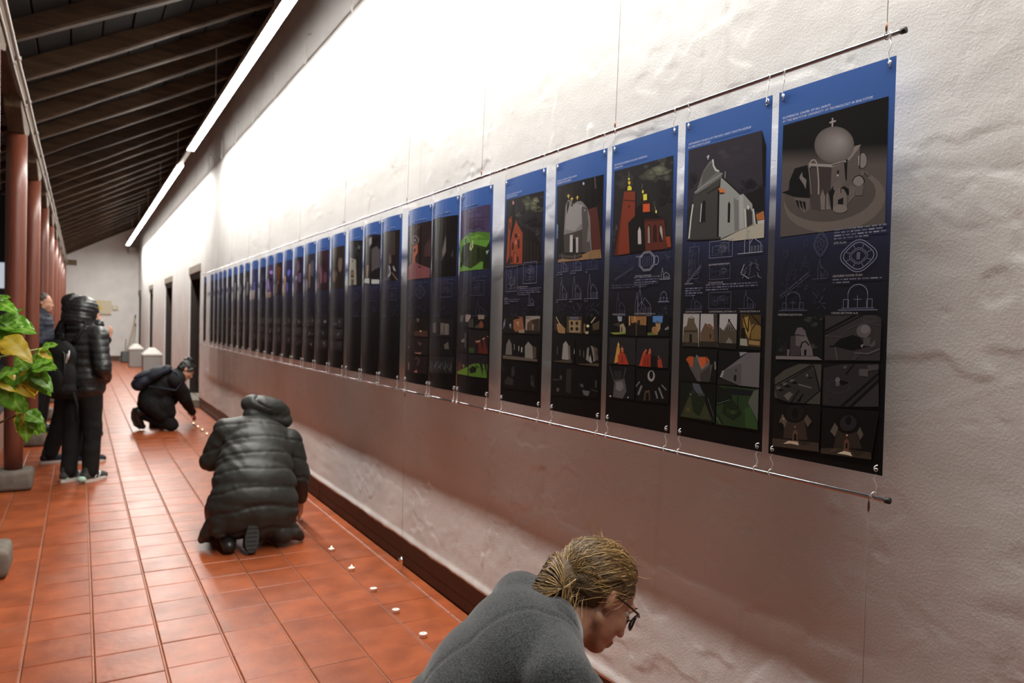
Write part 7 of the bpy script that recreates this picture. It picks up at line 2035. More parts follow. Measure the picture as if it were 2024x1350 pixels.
    part('boot', up, M['black_leather'], t, .008, 4)
build_kneeler()

# ============================ person crouching farther away, navy backpack
def build_croucher():
    t = empty('person', (0.95, 10.55, 0.0))
    tag(t, 'dark-haired person in black crouching by the far doorway, lighting a candle', 'person')
    hip = Vector((0.82, 10.56, 0.42)); chest = Vector((0.98, 10.50, 0.60)); shN = Vector((1.06, 10.33, 0.66)); shF = Vector((1.10, 10.68, 0.66)); neck = Vector((1.13, 10.50, 0.72)); hd = Vector((1.20, 10.47, 0.775))
    HF = Frame(hd, (0.80, -0.20, -0.56), (0.50, 0.15, 0.82))
    kneeN = Vector((1.04, 10.42, 0.075)); ankN = Vector((0.70, 10.60, 0.20)); kneeF = Vector((1.10, 10.75, 0.42)); ankF = Vector((0.90, 10.80, 0.09))
    elbN = Vector((1.18, 10.44, 0.42)); hanN = Vector((1.335, 10.80, 0.17)); elbF = Vector((1.22, 10.75, 0.45)); hanF = Vector((1.33, 10.98, 0.22))
    b = head_prims(HF) + chain([neck, chest, hip], [.055, .10, .10])
    for S, E2, Hn in ((shN, elbN, hanN), (shF, elbF, hanF)): b += chain([S, E2, Hn], [.045, .036, .026]); b += hand_prims(Hn, (Hn - E2) + Vector((0, 0, -.05)), (-.4, .2, -.6), 1, .5)
    for K_, Z in ((kneeN, ankN), (kneeF, ankF)): b += chain([hip, K_, Z], [.08, .05, .036])
    part('body', b, M['skin'], t, .0075, 3); eyes(HF, t)
    h = [E_(HF, (-.016, 0, .046), (.105, .084, .085)), E_(HF, (-.055, 0, .0), (.065, .078, .078)), E_(HF, (.03, 0, .085), (.06, .06, .035)), E_(HF, (-.045, 0, .145), (.048, .048, .042)), E_(HF, (-.085, .0, .12), (.03, .03, .025)), P_cap(HF(.06, -.06, .05), .022, HF(.03, -.072, .0), .014)]
    part('hair', h, M['black_hair'], t, .007, 3, lambda co, no: .004 * noise3(co, 40, 3))
    c = [P_ell(hip.lerp(chest, k / 4) + Vector((0, 0, .01)), (.19 - .01 * k, .20, .165 - .006 * k), Matrix.Rotation(math.radians(-40), 3, 'Y')) for k in range(5)]
    c += chain([shN, neck + Vector((-.03, 0, -.03)), shF], [.10, .12, .10]) + chain([shN, elbN, hanN - (hanN - elbN) * .12], [.092, .075, .05]) + chain([shF, elbF, hanF - (hanF - elbF) * .12], [.09, .07, .05])
    c += [P_cap((.80, 10.45, .36), .13, (.92, 10.42, .22), .10), P_cap((.76, 10.55, .40), .13, (.69, 10.58, .35), .06), P_cap((.95, 10.42, .34), .12, (1.0, 10.42, .24), .09)]
    c += [P_cap(neck + Vector((.0, 0, -.01)), .085, HF(-.06, 0, -.10), .075)]
    part('coat', c, M['black_cloth'], t, .010, 4, folds(.009, 8, 6))
    tr = chain([hip + Vector((.02, -.08, -.06)), kneeN, ankN], [.10, .082, .06]) + chain([hip + Vector((.05, .1, -.03)), kneeF, ankF], [.10, .08, .06])
    part('trousers', tr, M['black_cloth'], t, .011, 4, folds(.006, 9, 2))
    up = [P_cap((.655, 10.60, .255), .055, (.650, 10.62, .17), .055), P_cap((.65, 10.62, .17), .053, (.685, 10.63, .08), .048), P_cap((.685, 10.63, .07), .044, (.715, 10.63, .045), .036), P_cap((.66, 10.60, .24), .060, (.78, 10.58, .20), .062)]
    part('boot', up, M['black_leather'], t, .008, 3)
    so = MB(); so.tube([(.612, 10.60, .290), (.598, 10.61, .235), (.597, 10.62, .16), (.630, 10.63, .075), (.690, 10.635, .018)], [.020, .026, .024, .026, .016], 8); wobj('boot_sole', so.mesh(True), M['rubber'], t)
    shoe(t, (1.06, 10.76, 0), (0.80, 10.84, 0), M['black_leather'], M['rubber'], name='boot')
    # backpack, a thing of its own
    bp = empty('backpack', (0.78, 10.50, 0.60)); tag(bp, 'navy blue backpack worn by the crouching person', 'backpack')
    F2 = Frame((0.84, 10.46, 0.67), (0.80, -0.08, 0.42), (-.42, 0, .8))
    p = [P_ell(F2(-.14, 0, .05), (.15, .155, .085), F2.M), P_ell(F2(.02, 0, .065), (.17, .15, .080), F2.M), P_ell(F2(.14, 0, .05), (.10, .12, .06), F2.M), P_ell(F2(-.20, 0, .03), (.09, .15, .085), F2.M)]
    part('bag', p, M['navy_cloth'], bp, .010, 4, folds(.006, 9, 8))
    part('front_pocket', [P_ell(F2(-.10, 0, .125), (.12, .12, .035), F2.M)], M['navy_cloth'], bp, .010, 3, folds(.003, 12, 8))
    z = MB(); z.tube([F2(-.26, -.11, .10), F2(-.10, -.155, .11), F2(.08, -.145, .12), F2(.20, -.07, .10)], .005, 6); wobj('zip', z.mesh(True), M['black_leather'], bp)
    s_ = MB(); s_.tube([F2(.22, -.08, .04), shN + Vector((.02, -.06, .085)), shN + Vector((.07, -.06, -.02)), shN + Vector((.0, -.09, -.12)), F2(-.10, -.16, -.03)], .013, 6); wobj('strap', s_.mesh(True), M['navy_cloth'], bp)
build_croucher()

# ============================ standing people
def stand(base, ang, H_, lab, coat_mat, trouser_mat, shoe_mats, hair=None, hood=False, arm_r='down', arm_l='down', head_yaw=0.0, hair_kind='short', quilted=False, wide=1.0, scarf=None, face_pitch=0.0, hem=.74, stance=0.0, sw=.185):
    t = empty('person', base); tag(t, lab, 'person')
    k = H_ / 1.66
    F_ = Frame(Vector(base), (math.cos(ang), math.sin(ang), 0), (0, 0, 1))
    G = lambda x, y, z: F_(x * k, y * k, z * k)
    ha = ang + head_yaw
    HF = Frame(G(.03, 0, 1.535), (math.cos(ha) * math.cos(face_pitch), math.sin(ha) * math.cos(face_pitch), math.sin(face_pitch)), (0, 0, 1))
    shR, shL = G(0, -.185, 1.335), G(0, .185, 1.335)
    def arm(mode, s):
        S = G(0, s * sw, 1.335)
        if mode == 'down': return [S, G(-.03, s * .245, 1.06), G(.06, s * .235, .84)], (.25, 0, -1)
        if mode == 'pocket': return [S, G(-.05, s * .265, 1.04), G(.085, s * .175, .93)], (.5, -s * .7, -.5)
        if mode == 'raised': return [S, G(.02, s * .23, 1.07), G(.205, s * .17, 1.26)], (.25, s * .02, .95)
        if mode == 'chest': return [S, G(.02, s * .25, 1.07), G(.24, s * .04, 1.20)], (.2, -s * .8, .5)
    aR, dR = arm(arm_r, -1); aL, dL = arm(arm_l, 1)
    b = head_prims(HF) + chain([G(0, 0, 1.43), G(0, 0, 1.25), G(0, 0, .95)], [.055, .11, .11]) + chain([G(0, -.12, 1.30), G(0, .12, 1.30)], [.07, .07])
    V3 = lambda d: F_.f * d[0] + F_.l * d[1] + F_.u * d[2]
    for A, d, s in ((aR, dR, -1), (aL, dL, 1)):
        b += chain(A, [.048, .038, .027]); b += hand_prims(A[2], V3(d), V3((-.5, -s * .6, .1)), -s, .45, k)
    legs = []
    for s in (-1, 1):
        dx = stance * s
        pts = [G(0, s * .085, .88), G(.015 + dx * .5, s * .09, .47), G(-.02 + dx, s * .09, .075)]; legs.append(pts)
        b += chain(pts, [.08, .052, .038])
    part('body', b, M['skin'], t, .0080, 3)
    eyes(HF, t)
    c = []
    for z, w, d in ((hem + .10, .215, .165), (hem + .17, .215, .165), (.98, .205, .155), (1.08, .20, .15), (1.18, .205, .15), (1.27, .20, .14)):
        c.append(P_ell(G(0, 0, z), (d * k * wide, w * k * wide, .14 * k), F_.M))
    c += chain([G(0, -.17, 1.32), G(0, 0, 1.37), G(0, .17, 1.32)], [.085 * k, .10 * k, .085 * k])
    for A in (aR, aL): c += chain([A[0], A[1], A[1].lerp(A[2], .88)], [.085 * k * wide, .075 * k * wide, .052 * k])
    c += [P_cap(G(0, 0, 1.38), .078 * k, G(.012, 0, 1.455), .068 * k)]
    dd = quilt((0, 0, 1), .060, .0028, .0020, .006, 3, .1) if quilted else folds(.007, 8, int(H_ * 100))
    part('jacket', c, coat_mat, t, .010, 4, dd)
    tr = [P_ell(G(0, 0, .87), (.13 * k, .165 * k, .11 * k), F_.M)]
    for pts in legs: tr += chain([pts[0], pts[1], pts[2] + Vector((0, 0, .02))], [.105 * k, .080 * k, .068 * k])
    part('trousers', tr, trouser_mat, t, .011, 4, folds(.007, 9, 4))
    for pts in legs:
        a = Vector((pts[2].x, pts[2].y, 0)); shoe(t, a + F_.f * .19 * k, a - F_.f * .085 * k, shoe_mats[0], shoe_mats[1])
    if hair:
        if hair_kind == 'short': h = [E_(HF, (-.034, 0, .054), (.104, .088, .084)), E_(HF, (-.062, 0, -.005), (.062, .084, .085)), E_(HF, (-.01, .068, .02), (.03, .016, .04)), E_(HF, (-.01, -.068, .02), (.03, .016, .04))]
        else: h = [E_(HF, (-.018, 0, .046), (.108, .088, .088)), E_(HF, (-.055, 0, -.02), (.066, .088, .10)), E_(HF, (-.075, 0, -.12), (.05, .085, .10)), P_cap(HF(.03, .07, .03), .025, HF(.02, .075, -.10), .02), P_cap(HF(.03, -.07, .03), .025, HF(.02, -.075, -.10), .02)]
        part('hair', h, hair, t, .008, 3, lambda co, no: .004 * noise3(co, 40, 3))
    if hood:
        h = [E_(HF, (-.025, 0, .028), (.128, .112, .122)), E_(HF, (-.06, 0, -.06), (.105, .115, .11)), E_(HF, (-.05, 0, -.14), (.10, .13, .07)), P_cap(HF(.06, .075, -.10), .045, HF(.07, -.075, -.10), .045)]
        part('hood', h, coat_mat, t, .009, 4, quilt((0.15, 0.1, 1), .034, .003, .0022, .005, 8, .2, .008))
    return t, F_, G, HF, aR, aL

# front person with hood and backpack
M['runner_upper'] = M['grey_mesh']
t1, F1, G1, H1, a1, b1 = stand((0.02, 7.50, 0), math.radians(46), 1.61, 'hooded person in a black quilted jacket with backpack and striped running shoes', M['black_nylon'], M['black_cloth'], (M['grey_mesh'], M['white_rubber']), M['black_hair'], hood=True, arm_r='pocket', arm_l='pocket', head_yaw=-.25, hair_kind='long', quilted=True, wide=1.0, hem=.76, stance=-.03, sw=.155)
for s in (-.09, .09):                                            # pale stripes and mint heel on the running shoes
    for q in (0.02, 0.06):
        m_ = MB(); m_.tube([F1(q - .01, s - .047, .035), F1(q + .012, s - .043, .062), F1(q + .022, s - .030, .082)], .006, 5); wobj('stripe', m_.mesh(True), M['white_trim'], t1)
    wobj('heel_counter', fuse([P_ell(F1(-.088, s, .035), (.034, .042, .028), F1.M)], .008, 2), M['mint'], t1)
bp = empty('backpack', G1(-.24, .02, .80)); tag(bp, 'black backpack on the hooded standing person, strap hanging below', 'backpack')
Bx = lambda x, y, z: G1(x, y, z)
part('bag', [P_ell(Bx(-.235, .02, .98), (.085, .165, .20), F1.M), P_ell(Bx(-.225, .02, 1.14), (.08, .155, .15), F1.M), P_ell(Bx(-.235, .02, .86), (.09, .165, .10), F1.M)], M['black_cloth'], bp, .010, 4, folds(.007, 8, 5))
part('front_pocket', [P_ell(Bx(-.315, .02, .93), (.035, .125, .13), F1.M)], M['black_cloth'], bp, .010, 4, folds(.004, 10, 5))
z_ = MB(); z_.tube([Bx(-.318, -.11, .90), Bx(-.315, -.12, 1.05), Bx(-.29, -.09, 1.17), Bx(-.275, .02, 1.24), Bx(-.29, .13, 1.15)], .005, 6); wobj('zip', z_.mesh(True), M['black_leather'], bp)
for s in (1, -1):
    m_ = MB(); m_.tube([Bx(-.16, .02 + s * .08, 1.27), Bx(-.06, .02 + s * .11, 1.435), Bx(.07, .02 + s * .12, 1.41), Bx(.165, .02 + s * .13, 1.22), Bx(.10, .02 + s * .19, 1.02), Bx(-.16, .02 + s * .13, .88)], [.016, .018, .018, .018, .014, .010], 6); wobj('strap', m_.mesh(True), M['black_cloth'], bp)
m_ = MB(); m_.tube([Bx(-.24, -.13, .86), Bx(-.22, -.16, .72), Bx(-.22, -.155, .58)], .012, 5); wobj('loose_strap', m_.mesh(True), M['black_cloth'], bp)
m_ = MB(); m_.tube([Bx(-.235, .05, 1.28), Bx(-.235, .05, 1.335), Bx(-.235, -.02, 1.335), Bx(-.235, -.02, 1.28)], .010, 6); wobj('grab_handle', m_.mesh(True), M['black_cloth'], bp)
for dx, dz, an in ((0, 0, 0), (.018, -.03, .5)):
    m_ = MB(); m_.tube([Bx(-.285, -.135 + dx, 1.20 + dz), Bx(-.292, -.14 + dx, 1.17 + dz), Bx(-.292, -.125 + dx, 1.12 + dz)], [.004, .007, .008], 6); wobj('key_charm', m_.mesh(True), M['white_trim'], bp)
# person half hidden behind, navy sneakers
t2, F2_, G2, H2, a2, b2 = stand((-0.075, 8.47, 0), math.radians(14), 1.675, 'long-haired person in black mostly hidden behind the hooded person, navy sneakers with white soles', M['black_cloth'], M['black_cloth'], (M['navy_cloth'], M['white_rubber']), M['black_hair'], arm_r='down', arm_l='down', hair_kind='long', stance=-.13)
t2.location.x -= 0.0
# third of the group, raised hand
t3, F3, G3, H3, a3, b3 = stand((0.085, 10.40, 0), math.radians(8), 1.58, 'person behind the group, only a raised open hand and a black shoe showing', M['black_cloth'], M['dark_denim'], (M['black_leather'], M['rubber']), M['black_hair'], arm_r='raised', arm_l='down', head_yaw=-.3, hair_kind='long')
# man by the second column
t4, F4, G4, H4, a4, b4 = stand((-0.43, 10.95, 0), math.radians(-14), 1.74, 'man with receding brown hair in a dark navy jacket standing beside the columns', M['navy_cloth'], M['black_cloth'], (M['black_leather'], M['rubber']), M['brown_hair'], arm_r='chest', arm_l='down', head_yaw=.05, quilted=True, hem=.80)
# ------------------------------------------------------------------ tealights along the tile joint
M['aluminium'] = simple('tealight_cup', (0.80, 0.79, 0.78, 1), 0.3, metal=1.0)
M['wax'] = simple('white_wax', (0.85, 0.82, 0.76, 1), 0.4)
M['wick'] = simple('wick', (0.02, 0.02, 0.02, 1), 0.9)
M['flame'] = simple('flame', (1, .8, .5, 1), 0.5, emit=(1.0, 0.72, 0.36, 1), estr=8.0)
cup = MB(); cup.lathe([(0.0178, 0.0), (0.0190, 0.001), (0.0192, 0.0158), (0.0184, 0.0160), (0.0180, 0.012)], n=24, caps=False); cup.lathe([(0.0, 0.0003), (0.0188, 0.0003)], n=24, caps=False); CUP = cup.mesh(False)
wx = MB(); wx.lathe([(0.0, 0.0118), (0.006, 0.0121), (0.0183, 0.0136)], n=24, caps=False); WAX = wx.mesh(True)
wk = MB(); wk.tube([(0, 0, .011), (.0006, 0, .017), (.0012, .0004, .021)], .0009, 5); WICK = wk.mesh(True)
fm = MB(); fm.lathe([(0.0005, .017), (.0028, .019), (.0034, .022), (.0022, .027), (.0004, .033)], n=10); FLAME = fm.mesh(True)
for m_, k in ((CUP, 'aluminium'), (WAX, 'wax'), (WICK, 'wick'), (FLAME, 'flame')): m_.materials.append(M[k])
CAND = [(1.392, 3.124, 0, 'unlit tealight on the tiles nearest to the grey coat'), (1.386, 3.454, 0, 'unlit tealight on the tiles, second from the grey coat'), (1.388, 3.788, 0, 'unlit tealight on the tiles, third from the grey coat'), (1.389, 4.166, 1, 'lit tealight on the tiles, fourth from the grey coat'),
        (1.392, 4.577, 1, 'lit tealight on the tiles, closest to the kneeling puffer coat'), (1.398, 5.375, 0, 'tealight under the hand of the kneeling person'), (1.397, 9.53, 1, 'tealight just behind the kneeling puffer coat, first of the distant row'), (1.388, 9.889, 1, 'second tealight of the distant row beside the wall'), (1.385, 10.27, 1, 'third tealight of the distant row beside the wall'),
        (1.372, 10.58, 1, 'fourth tealight of the distant row beside the wall'), (1.360, 10.93, 1, 'tealight being lit under the crouching person\'s hand')]
for x, y, litf, lab in CAND:
    t = empty('tealight', (x, y, 0.0)); tag(t, lab, 'candle', 'tealights in a line on the floor')
    obj('cup', CUP, None, t); obj('wax', WAX, None, t); obj('wick', WICK, None, t)
    if litf: obj('flame', FLAME, None, t)

# ------------------------------------------------------------------ far end: bins, broom, panel
M['bin'] = simple('grey_bin_plastic', (0.30, 0.30, 0.29, 1), 0.55, var=0.1)
M['bin_lid'] = simple('pale_bin_lid', (0.50, 0.48, 0.45, 1), 0.5)
def waste_bin(x, y, w, h, lab, rz=0.0):
    t = empty('waste_bin', (x, y, 0), rz); tag(t, lab, 'bin', 'waste bins at the far end')
    b = MB(); q = w / 2; b.add([(-q * .95, -q * .95, 0.0), (q * .95, -q * .95, 0.0), (q * .95, q * .95, 0.0), (-q * .95, q * .95, 0.0), (-q, -q, h), (q, -q, h), (q, q, h), (-q, q, h)], [(0, 3, 2, 1), (4, 5, 6, 7), (0, 1, 5, 4), (1, 2, 6, 5), (2, 3, 7, 6), (3, 0, 4, 7)])
    obj('body', b.mesh(bevel=.02), M['bin'], t)
    l = MB(); r = q * 1.08; l.add([(-r, -r, h + .005), (r, -r, h + .005), (r, r, h + .005), (-r, r, h + .005), (-r, -r, h + .05), (r, -r, h + .05), (r, r, h + .05), (-r, r, h + .05), (-.06, -.06, h + .19), (.06, -.06, h + .19), (.06, .06, h + .19), (-.06, .06, h + .19)],
                                  [(0, 3, 2, 1), (0, 1, 5, 4), (1, 2, 6, 5), (2, 3, 7, 6), (3, 0, 4, 7), (4, 5, 9, 8), (5, 6, 10, 9), (6, 7, 11, 10), (7, 4, 8, 11), (8, 9, 10, 11)])
    obj('lid', l.mesh(bevel=.015), M['bin_lid'], t)
waste_bin(1.40, 18.45, 0.39, 0.60, 'nearer grey waste bin with a pointed lid, by the doorways')
waste_bin(1.43, 24.45, 0.38, 0.50, 'farther grey waste bin with a pointed lid, by the broom handles')
M['stick'] = simple('pale_broom_stick', (0.62, 0.50, 0.30, 1), 0.5)
def broom(p0, p1, lab, hm, nm):
    t = empty(nm, p0); tag(t, lab, 'broom')
    m_ = MB(); m_.tube([p0, p1], .014, 8); wobj('handle', m_.mesh(True), M['stick'], t)
    m_ = MB(); m_.box((p0[0] - .16, p0[1] - .04, 0.0), (p0[0] + .16, p0[1] + .04, .11)); wobj('bristles', m_.mesh(bevel=.02), hm, t)
    m_ = MB(); m_.tube([Vector(p1) - (Vector(p1) - Vector(p0)).normalized() * .12, Vector(p1)], .018, 8); wobj('grip', m_.mesh(True), M['darkend'], t)
M['pink'] = simple('pink_bristle', (0.75, 0.12, 0.25, 1), 0.7)
broom((1.30, 27.75, .10), (1.62, 28.12, 1.56), 'broom with a long pale handle leaning in the far corner, taller one', simple('green_bristle', (0.20, 0.45, 0.15, 1), 0.7), 'broom')
broom((1.44, 27.40, .10), (1.62, 28.08, 1.26), 'shorter broom with pink bristles in the far corner', M['pink'], 'broom')
dp = empty('dustpan', (1.280, 27.050, 0)); tag(dp, 'black upright dustpan standing on the floor in front of the brooms', 'dustpan')
m_ = MB(); m_.add([(1.140, 26.950, .002), (1.420, 26.950, .002), (1.420, 27.200, .01), (1.140, 27.200, .01), (1.160, 27.070, .36), (1.400, 27.070, .36), (1.420, 27.210, .34), (1.140, 27.210, .34)], [(0, 3, 2, 1), (4, 5, 6, 7), (0, 1, 5, 4), (1, 2, 6, 5), (2, 3, 7, 6), (3, 0, 4, 7)]); wobj('pan', m_.mesh(bevel=.03), M['darkend'], dp)
m_ = MB(); m_.tube([(1.280, 27.150, .34), (1.300, 27.270, .75)], .012, 6); wobj('handle', m_.mesh(True), M['darkend'], dp)
# electrical panel with hazard marks, small switch box, speaker-like box, yellow sign
M['cream'] = simple('cream_enamel', (0.62, 0.56, 0.40, 1), 0.45)
M['yellow'] = simple('hazard_yellow', (0.78, 0.55, 0.04, 1), 0.5)
t = empty('electrical_panel', (0.45, Y_END, 1.6)); tag(t, 'cream electrical panel with yellow hazard marks on the white end wall', 'panel')
m_ = MB(); m_.box((0.02, Y_END - .07, 1.55), (0.90, Y_END, 2.02)); wobj('cover', m_.mesh(bevel=.012), M['cream'], t)
m_ = MB(); m_.box((0.445, Y_END - .074, 1.57), (0.452, Y_END - .069, 2.00)); wobj('door_joint', m_.mesh(), M['grey_metal'], t)
m_ = MB(); m_.add([(.46, Y_END - .074, 1.70), (.64, Y_END - .074, 1.70), (.55, Y_END - .074, 1.85)], [(0, 1, 2)]); wobj('hazard_triangle', m_.mesh(), M['yellow'], t)
m_ = MB(); n = 16; m_.add([(.55 + .04 * math.cos(2 * math.pi * k / n), Y_END - .074, 1.94 + .04 * math.sin(2 * math.pi * k / n)) for k in range(n)], [tuple(range(n))]); wobj('hazard_dot', m_.mesh(), M['yellow'], t)
m_ = MB(); m_.add([(.545, Y_END - .076, 1.73), (.57, Y_END - .076, 1.76), (.554, Y_END - .076, 1.765), (.558, Y_END - .076, 1.805), (.535, Y_END - .076, 1.765), (.55, Y_END - .076, 1.76)], [(0, 1, 2, 3, 4, 5)]); wobj('bolt_mark', m_.mesh(), M['darkend'], t)
m_ = MB(); m_.box((0.92, Y_END - .05, 1.70), (1.10, Y_END, 1.87)); t = tag(obj('switch_box', m_.mesh(bevel=.01), M['cream']), 'small cream switch box right of the electrical panel', 'box')
m_ = MB(); m_.box((0.95, Y_END - .055, 1.74), (1.01, Y_END - .049, 1.83)); obj('switch', m_.mesh(), M['white_trim'], t)
m_ = MB(); m_.box((1.36, Y_END - .25, 3.62), (1.62, Y_END, 3.86)); t = tag(obj('wall_unit', m_.mesh(bevel=.03), M['white_metal']), 'white box mounted high in the far corner under the lamp end', 'box')
m_ = MB(); m_.box((1.38, Y_END - .255, 3.66), (1.60, Y_END - .249, 3.70)); obj('grille', m_.mesh(), M['grey_metal'], t)
t = empty('warning_sign', (-0.30, Y_END, 2.05)); tag(t, 'small yellow sign on the end wall beside the last column', 'sign')
m_ = MB(); m_.box((-0.36, Y_END - .012, 2.02), (-0.08, Y_END, 2.20)); wobj('plate', m_.mesh(bevel=.006), M['yellow'], t)

# ------------------------------------------------------------------ potted shrub in the left foreground
def mat_leaf(name, c0, c1):
    m, nt, b = mat_new(name); N = nt.nodes; L = nt.links
    a = N.new('ShaderNodeAttribute'); a.attribute_name = 'vein'
    oi = N.new('ShaderNodeObjectInfo'); hs = N.new('ShaderNodeHueSaturation'); mr = N.new('ShaderNodeMapRange'); mr.inputs[3].default_value = .75; mr.inputs[4].default_value = 1.2
    mx = N.new('ShaderNodeMix'); mx.data_type = 'RGBA'; mx.inputs[6].default_value = c0; mx.inputs[7].default_value = c1
    L.new(a.outputs['Fac'], mx.inputs[0]); L.new(oi.outputs['Random'], mr.inputs[0]); L.new(mr.outputs[0], hs.inputs['Value']); L.new(mx.outputs[2], hs.inputs['Color']); L.new(hs.outputs[0], b.inputs['Base Color'])
    b.inputs['Roughness'].default_value = .38; b.inputs['Specular IOR Level'].default_value = .5
    tl = N.new('ShaderNodeBsdfTranslucent'); L.new(hs.outputs[0], tl.inputs['Color']); ms = N.new('ShaderNodeMixShader'); ms.inputs[0].default_value = .30
    L.new(b.outputs[0], ms.inputs[1]); L.new(tl.outputs[0], ms.inputs[2]); L.new(ms.outputs[0], N['Material Output'].inputs[0]); return m
M['leaf_green'] = mat_leaf('green_leaf', (0.10, 0.27, 0.012, 1), (0.30, 0.52, 0.10, 1))
M['leaf_yellow'] = mat_leaf('yellow_leaf', (0.60, 0.42, 0.018, 1), (0.66, 0.52, 0.12, 1))
M['stem'] = simple('woody_stem', (0.16, 0.09, 0.04, 1), 0.7)
M['petiole'] = simple('green_petiole', (0.24, 0.26, 0.06, 1), 0.5)
def leaf_mesh(Lf, Wf, curl, fold, seed):
    rr = random.Random(seed); n = 13; m = 4; v = []; f = []; ve = []
    for i in range(n):
        q = i / (n - 1); w = Wf * (math.sin(math.pi * min(1, q ** .75)) ** .8) * (1 - .25 * q) * (1 + .05 * math.sin(i * 2.1))
        if i in (0, n - 1): w = .0006
        for j in range(-m, m + 1):
            s = j / m; side = s * w
            z = -curl * q * q * Lf + fold * abs(s) * w - .10 * w * (abs(s) ** 2) + .004 * math.sin(q * 16 + abs(s) * 4) * abs(s)
            v.append((q * Lf, side, z)); ve.append(1.0 if j == 0 else (.55 if (i % 3 == 0 and abs(j) < m) else .05))
    W_ = 2 * m + 1
    for i in range(n - 1):
        for j in range(W_ - 1): f.append((i * W_ + j, (i + 1) * W_ + j, (i + 1) * W_ + j + 1, i * W_ + j + 1))
    me = mesh(v, f, True); at = me.attributes.new('vein', 'FLOAT', 'POINT'); at.data.foreach_set('value', ve); return me
LG = []; LY = []
for k in range(5):
    a = leaf_mesh(.115 + .010 * k, .047 + .005 * (k % 3), .12 + .09 * k, .22 - .05 * k, k); a.materials.append(M['leaf_green']); LG.append(a)
    b = leaf_mesh(.105 + .01 * k, .046 + .004 * (k % 3), .25 + .1 * k, .16, 20 + k); b.materials.append(M['leaf_yellow']); LY.append(b)
pl = empty('potted_shrub', (-0.42, 3.62, 0)); tag(pl, 'potted shrub with broad green and yellow leaves at the left edge', 'plant')
m_ = MB(); m_.lathe([(.15, 0), (.19, .02), (.24, .40), (.26, .42), (.26, .46), (.23, .46), (.22, .40)], (-0.62, 3.66, 0), 28); wobj('pot', m_.mesh(True), simple('clay_pot', (0.10, 0.045, 0.03, 1), 0.8, bump=.3), pl)
m_ = MB(); m_.lathe([(0.0, .41), (.225, .42)], (-0.62, 3.66, 0), 24, False); wobj('soil', m_.mesh(True), simple('soil', (0.03, 0.02, 0.015, 1), 0.95, bump=.6), pl)
# whorls of leaves: centre, list of (direction angle in view plane deg, pitch, kind)
cr_ = Vector((0.8625, -0.5055, 0.0)).normalized(); cf_ = Vector((0.506, 0.8623, 0)).normalized(); cz_ = Vector((0, 0, 1))
rl = random.Random(9)
def put_leaf(base, right, up, toward, kind, size=1.0, roll=None):
    d = (cr_ * right + cz_ * up - cf_ * toward).normalized()
    nrm = (cz_ * .75 - cf_ * .55 + cr_ * rl.uniform(-.3, .3))
    nrm = (nrm - d * nrm.dot(d)).normalized(); y = nrm.cross(d)
    me_ = rl.choice(LY if kind == 'y' else LG)
    o = obj('leaf', me_, None, pl)
    Mx = Matrix((d, y, nrm)).transposed().to_4x4() @ Matrix.Scale(size, 4); Mx.translation = base
    o.matrix_world = Mx; o.matrix_parent_inverse = local(pl); o.matrix_basis = Mx
def stem(pts, r0, r1, mat='stem'):
    m_ = MB(); n = len(pts); m_.tube(pts, [r0 + (r1 - r0) * k / (n - 1) for k in range(n)], 7); wobj('branch', m_.mesh(True), M[mat], pl)
soil = Vector((-0.62, 3.66, .42))
W1 = Vector((-0.293, 3.673, 1.413)); W2 = Vector((-0.169, 3.550, 1.236)); W3 = Vector((-0.186, 3.579, 1.061)); W4 = Vector((-0.289, 3.585, 1.201)); W5 = Vector((-0.163, 3.919, 1.300))
stem([soil, soil + Vector((.12, -.02, .35)), Vector((-0.350, 3.676, 1.082)), W1 + Vector((-.03, 0, -.03)), Vector((-0.300, 3.680, 1.520))], .011, .005)
stem([soil + Vector((.03, 0, 0)), soil + Vector((.16, 0, .3)), Vector((-0.384, 3.694, 0.978)), Vector((-0.261, 3.625, 1.115)), W2], .009, .004)
stem([soil + Vector((.05, .03, 0)), Vector((-0.399, 3.696, 0.709)), Vector((-0.331, 3.662, 0.979)), Vector((-0.243, 3.612, 1.031)), W3], .008, .0035)
stem([soil, Vector((-0.410, 3.939, 0.924)), Vector((-0.304, 3.943, 1.265)), W5], .006, .003, 'petiole')
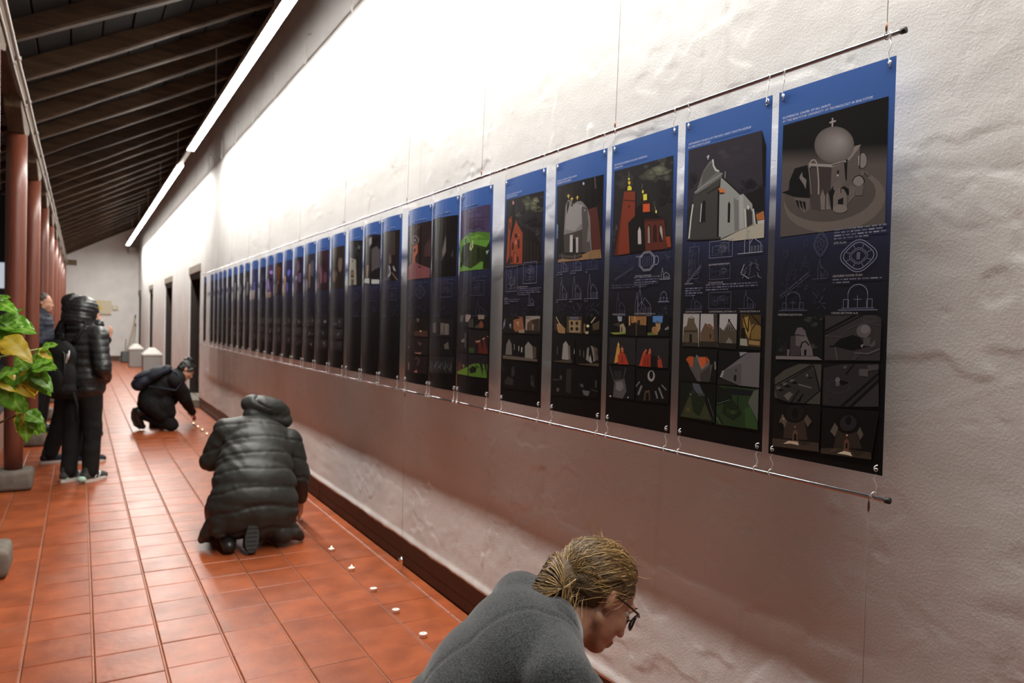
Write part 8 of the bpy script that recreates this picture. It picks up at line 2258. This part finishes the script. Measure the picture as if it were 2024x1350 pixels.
L5 = [(Vector((-0.298, 3.655, 1.516)), .9, .25, .1, 'g', .62), (Vector((-0.294, 3.653, 1.500)), .8, -.1, .3, 'g', .7),
      (W1, 1.0, .1, .2, 'g', 1.15), (W1, .55, .75, .1, 'g', .8), (W1, .9, -.45, .25, 'g', 1.15), (W1, .3, -.95, .2, 'y', .95), (W1, .75, -.75, .3, 'y', 1.0), (W1 + Vector((.0, 0, .03)), 1.0, -.25, -.3, 'g', 1.2), (W1, .95, -.15, .5, 'g', 1.2),
      (Vector((-0.237, 3.675, 1.414)), 1, -.35, .1, 'g', 1.0), (Vector((-0.268, 3.576, 1.357)), 1.0, -.35, .4, 'y', 1.0), (Vector((-0.273, 3.636, 1.321)), 1, -.2, .2, 'y', .9),
      (W2, 1.0, .05, .1, 'g', 1.0), (W2, .75, .5, .0, 'g', .75), (W2, .85, -.5, .2, 'g', .85), (W2, .45, -.9, .2, 'g', .9), (W2, -.1, -1.0, .2, 'y', 1.0), (W2, .25, -1.0, .35, 'y', .95), (W2, -.75, -.3, .2, 'g', 1.0), (W2, -.5, .5, .0, 'g', .8), (W2, .1, .9, .1, 'g', .6), (W2, -.35, -.75, .3, 'y', .8), (W2, .55, -.8, .1, 'g', .95),
      (W3, .35, -.9, .1, 'g', .9), (W3, .85, -.35, .1, 'g', .75), (W3, -.1, .8, .1, 'g', .7), (W3, -.4, -.6, .2, 'y', .75), (W3, .15, -1, .2, 'g', .85), (W3, .7, -.7, -.2, 'g', .8),
      (W4, .35, -.95, .2, 'g', 1.15), (W4, .15, -1.0, .3, 'y', 1.1), (W4, .8, .3, .2, 'g', .95), (W4, .6, -.7, .1, 'g', 1.2), (W4, .9, -.1, .0, 'y', 1.0),
      (W5, .3, -.9, .0, 'g', .8), (W5, .8, .3, .0, 'g', .8), (W5, -.4, -.8, .0, 'g', .7), (W5, .8, -.5, .0, 'y', .6)]
for b_, r_, u_, t_, k_, s_ in L5:
    j = Vector((rl.uniform(-.008, .008), rl.uniform(-.01, .01), rl.uniform(-.008, .008)))
    put_leaf(b_ + j, r_, u_, t_, k_, s_ * .92)
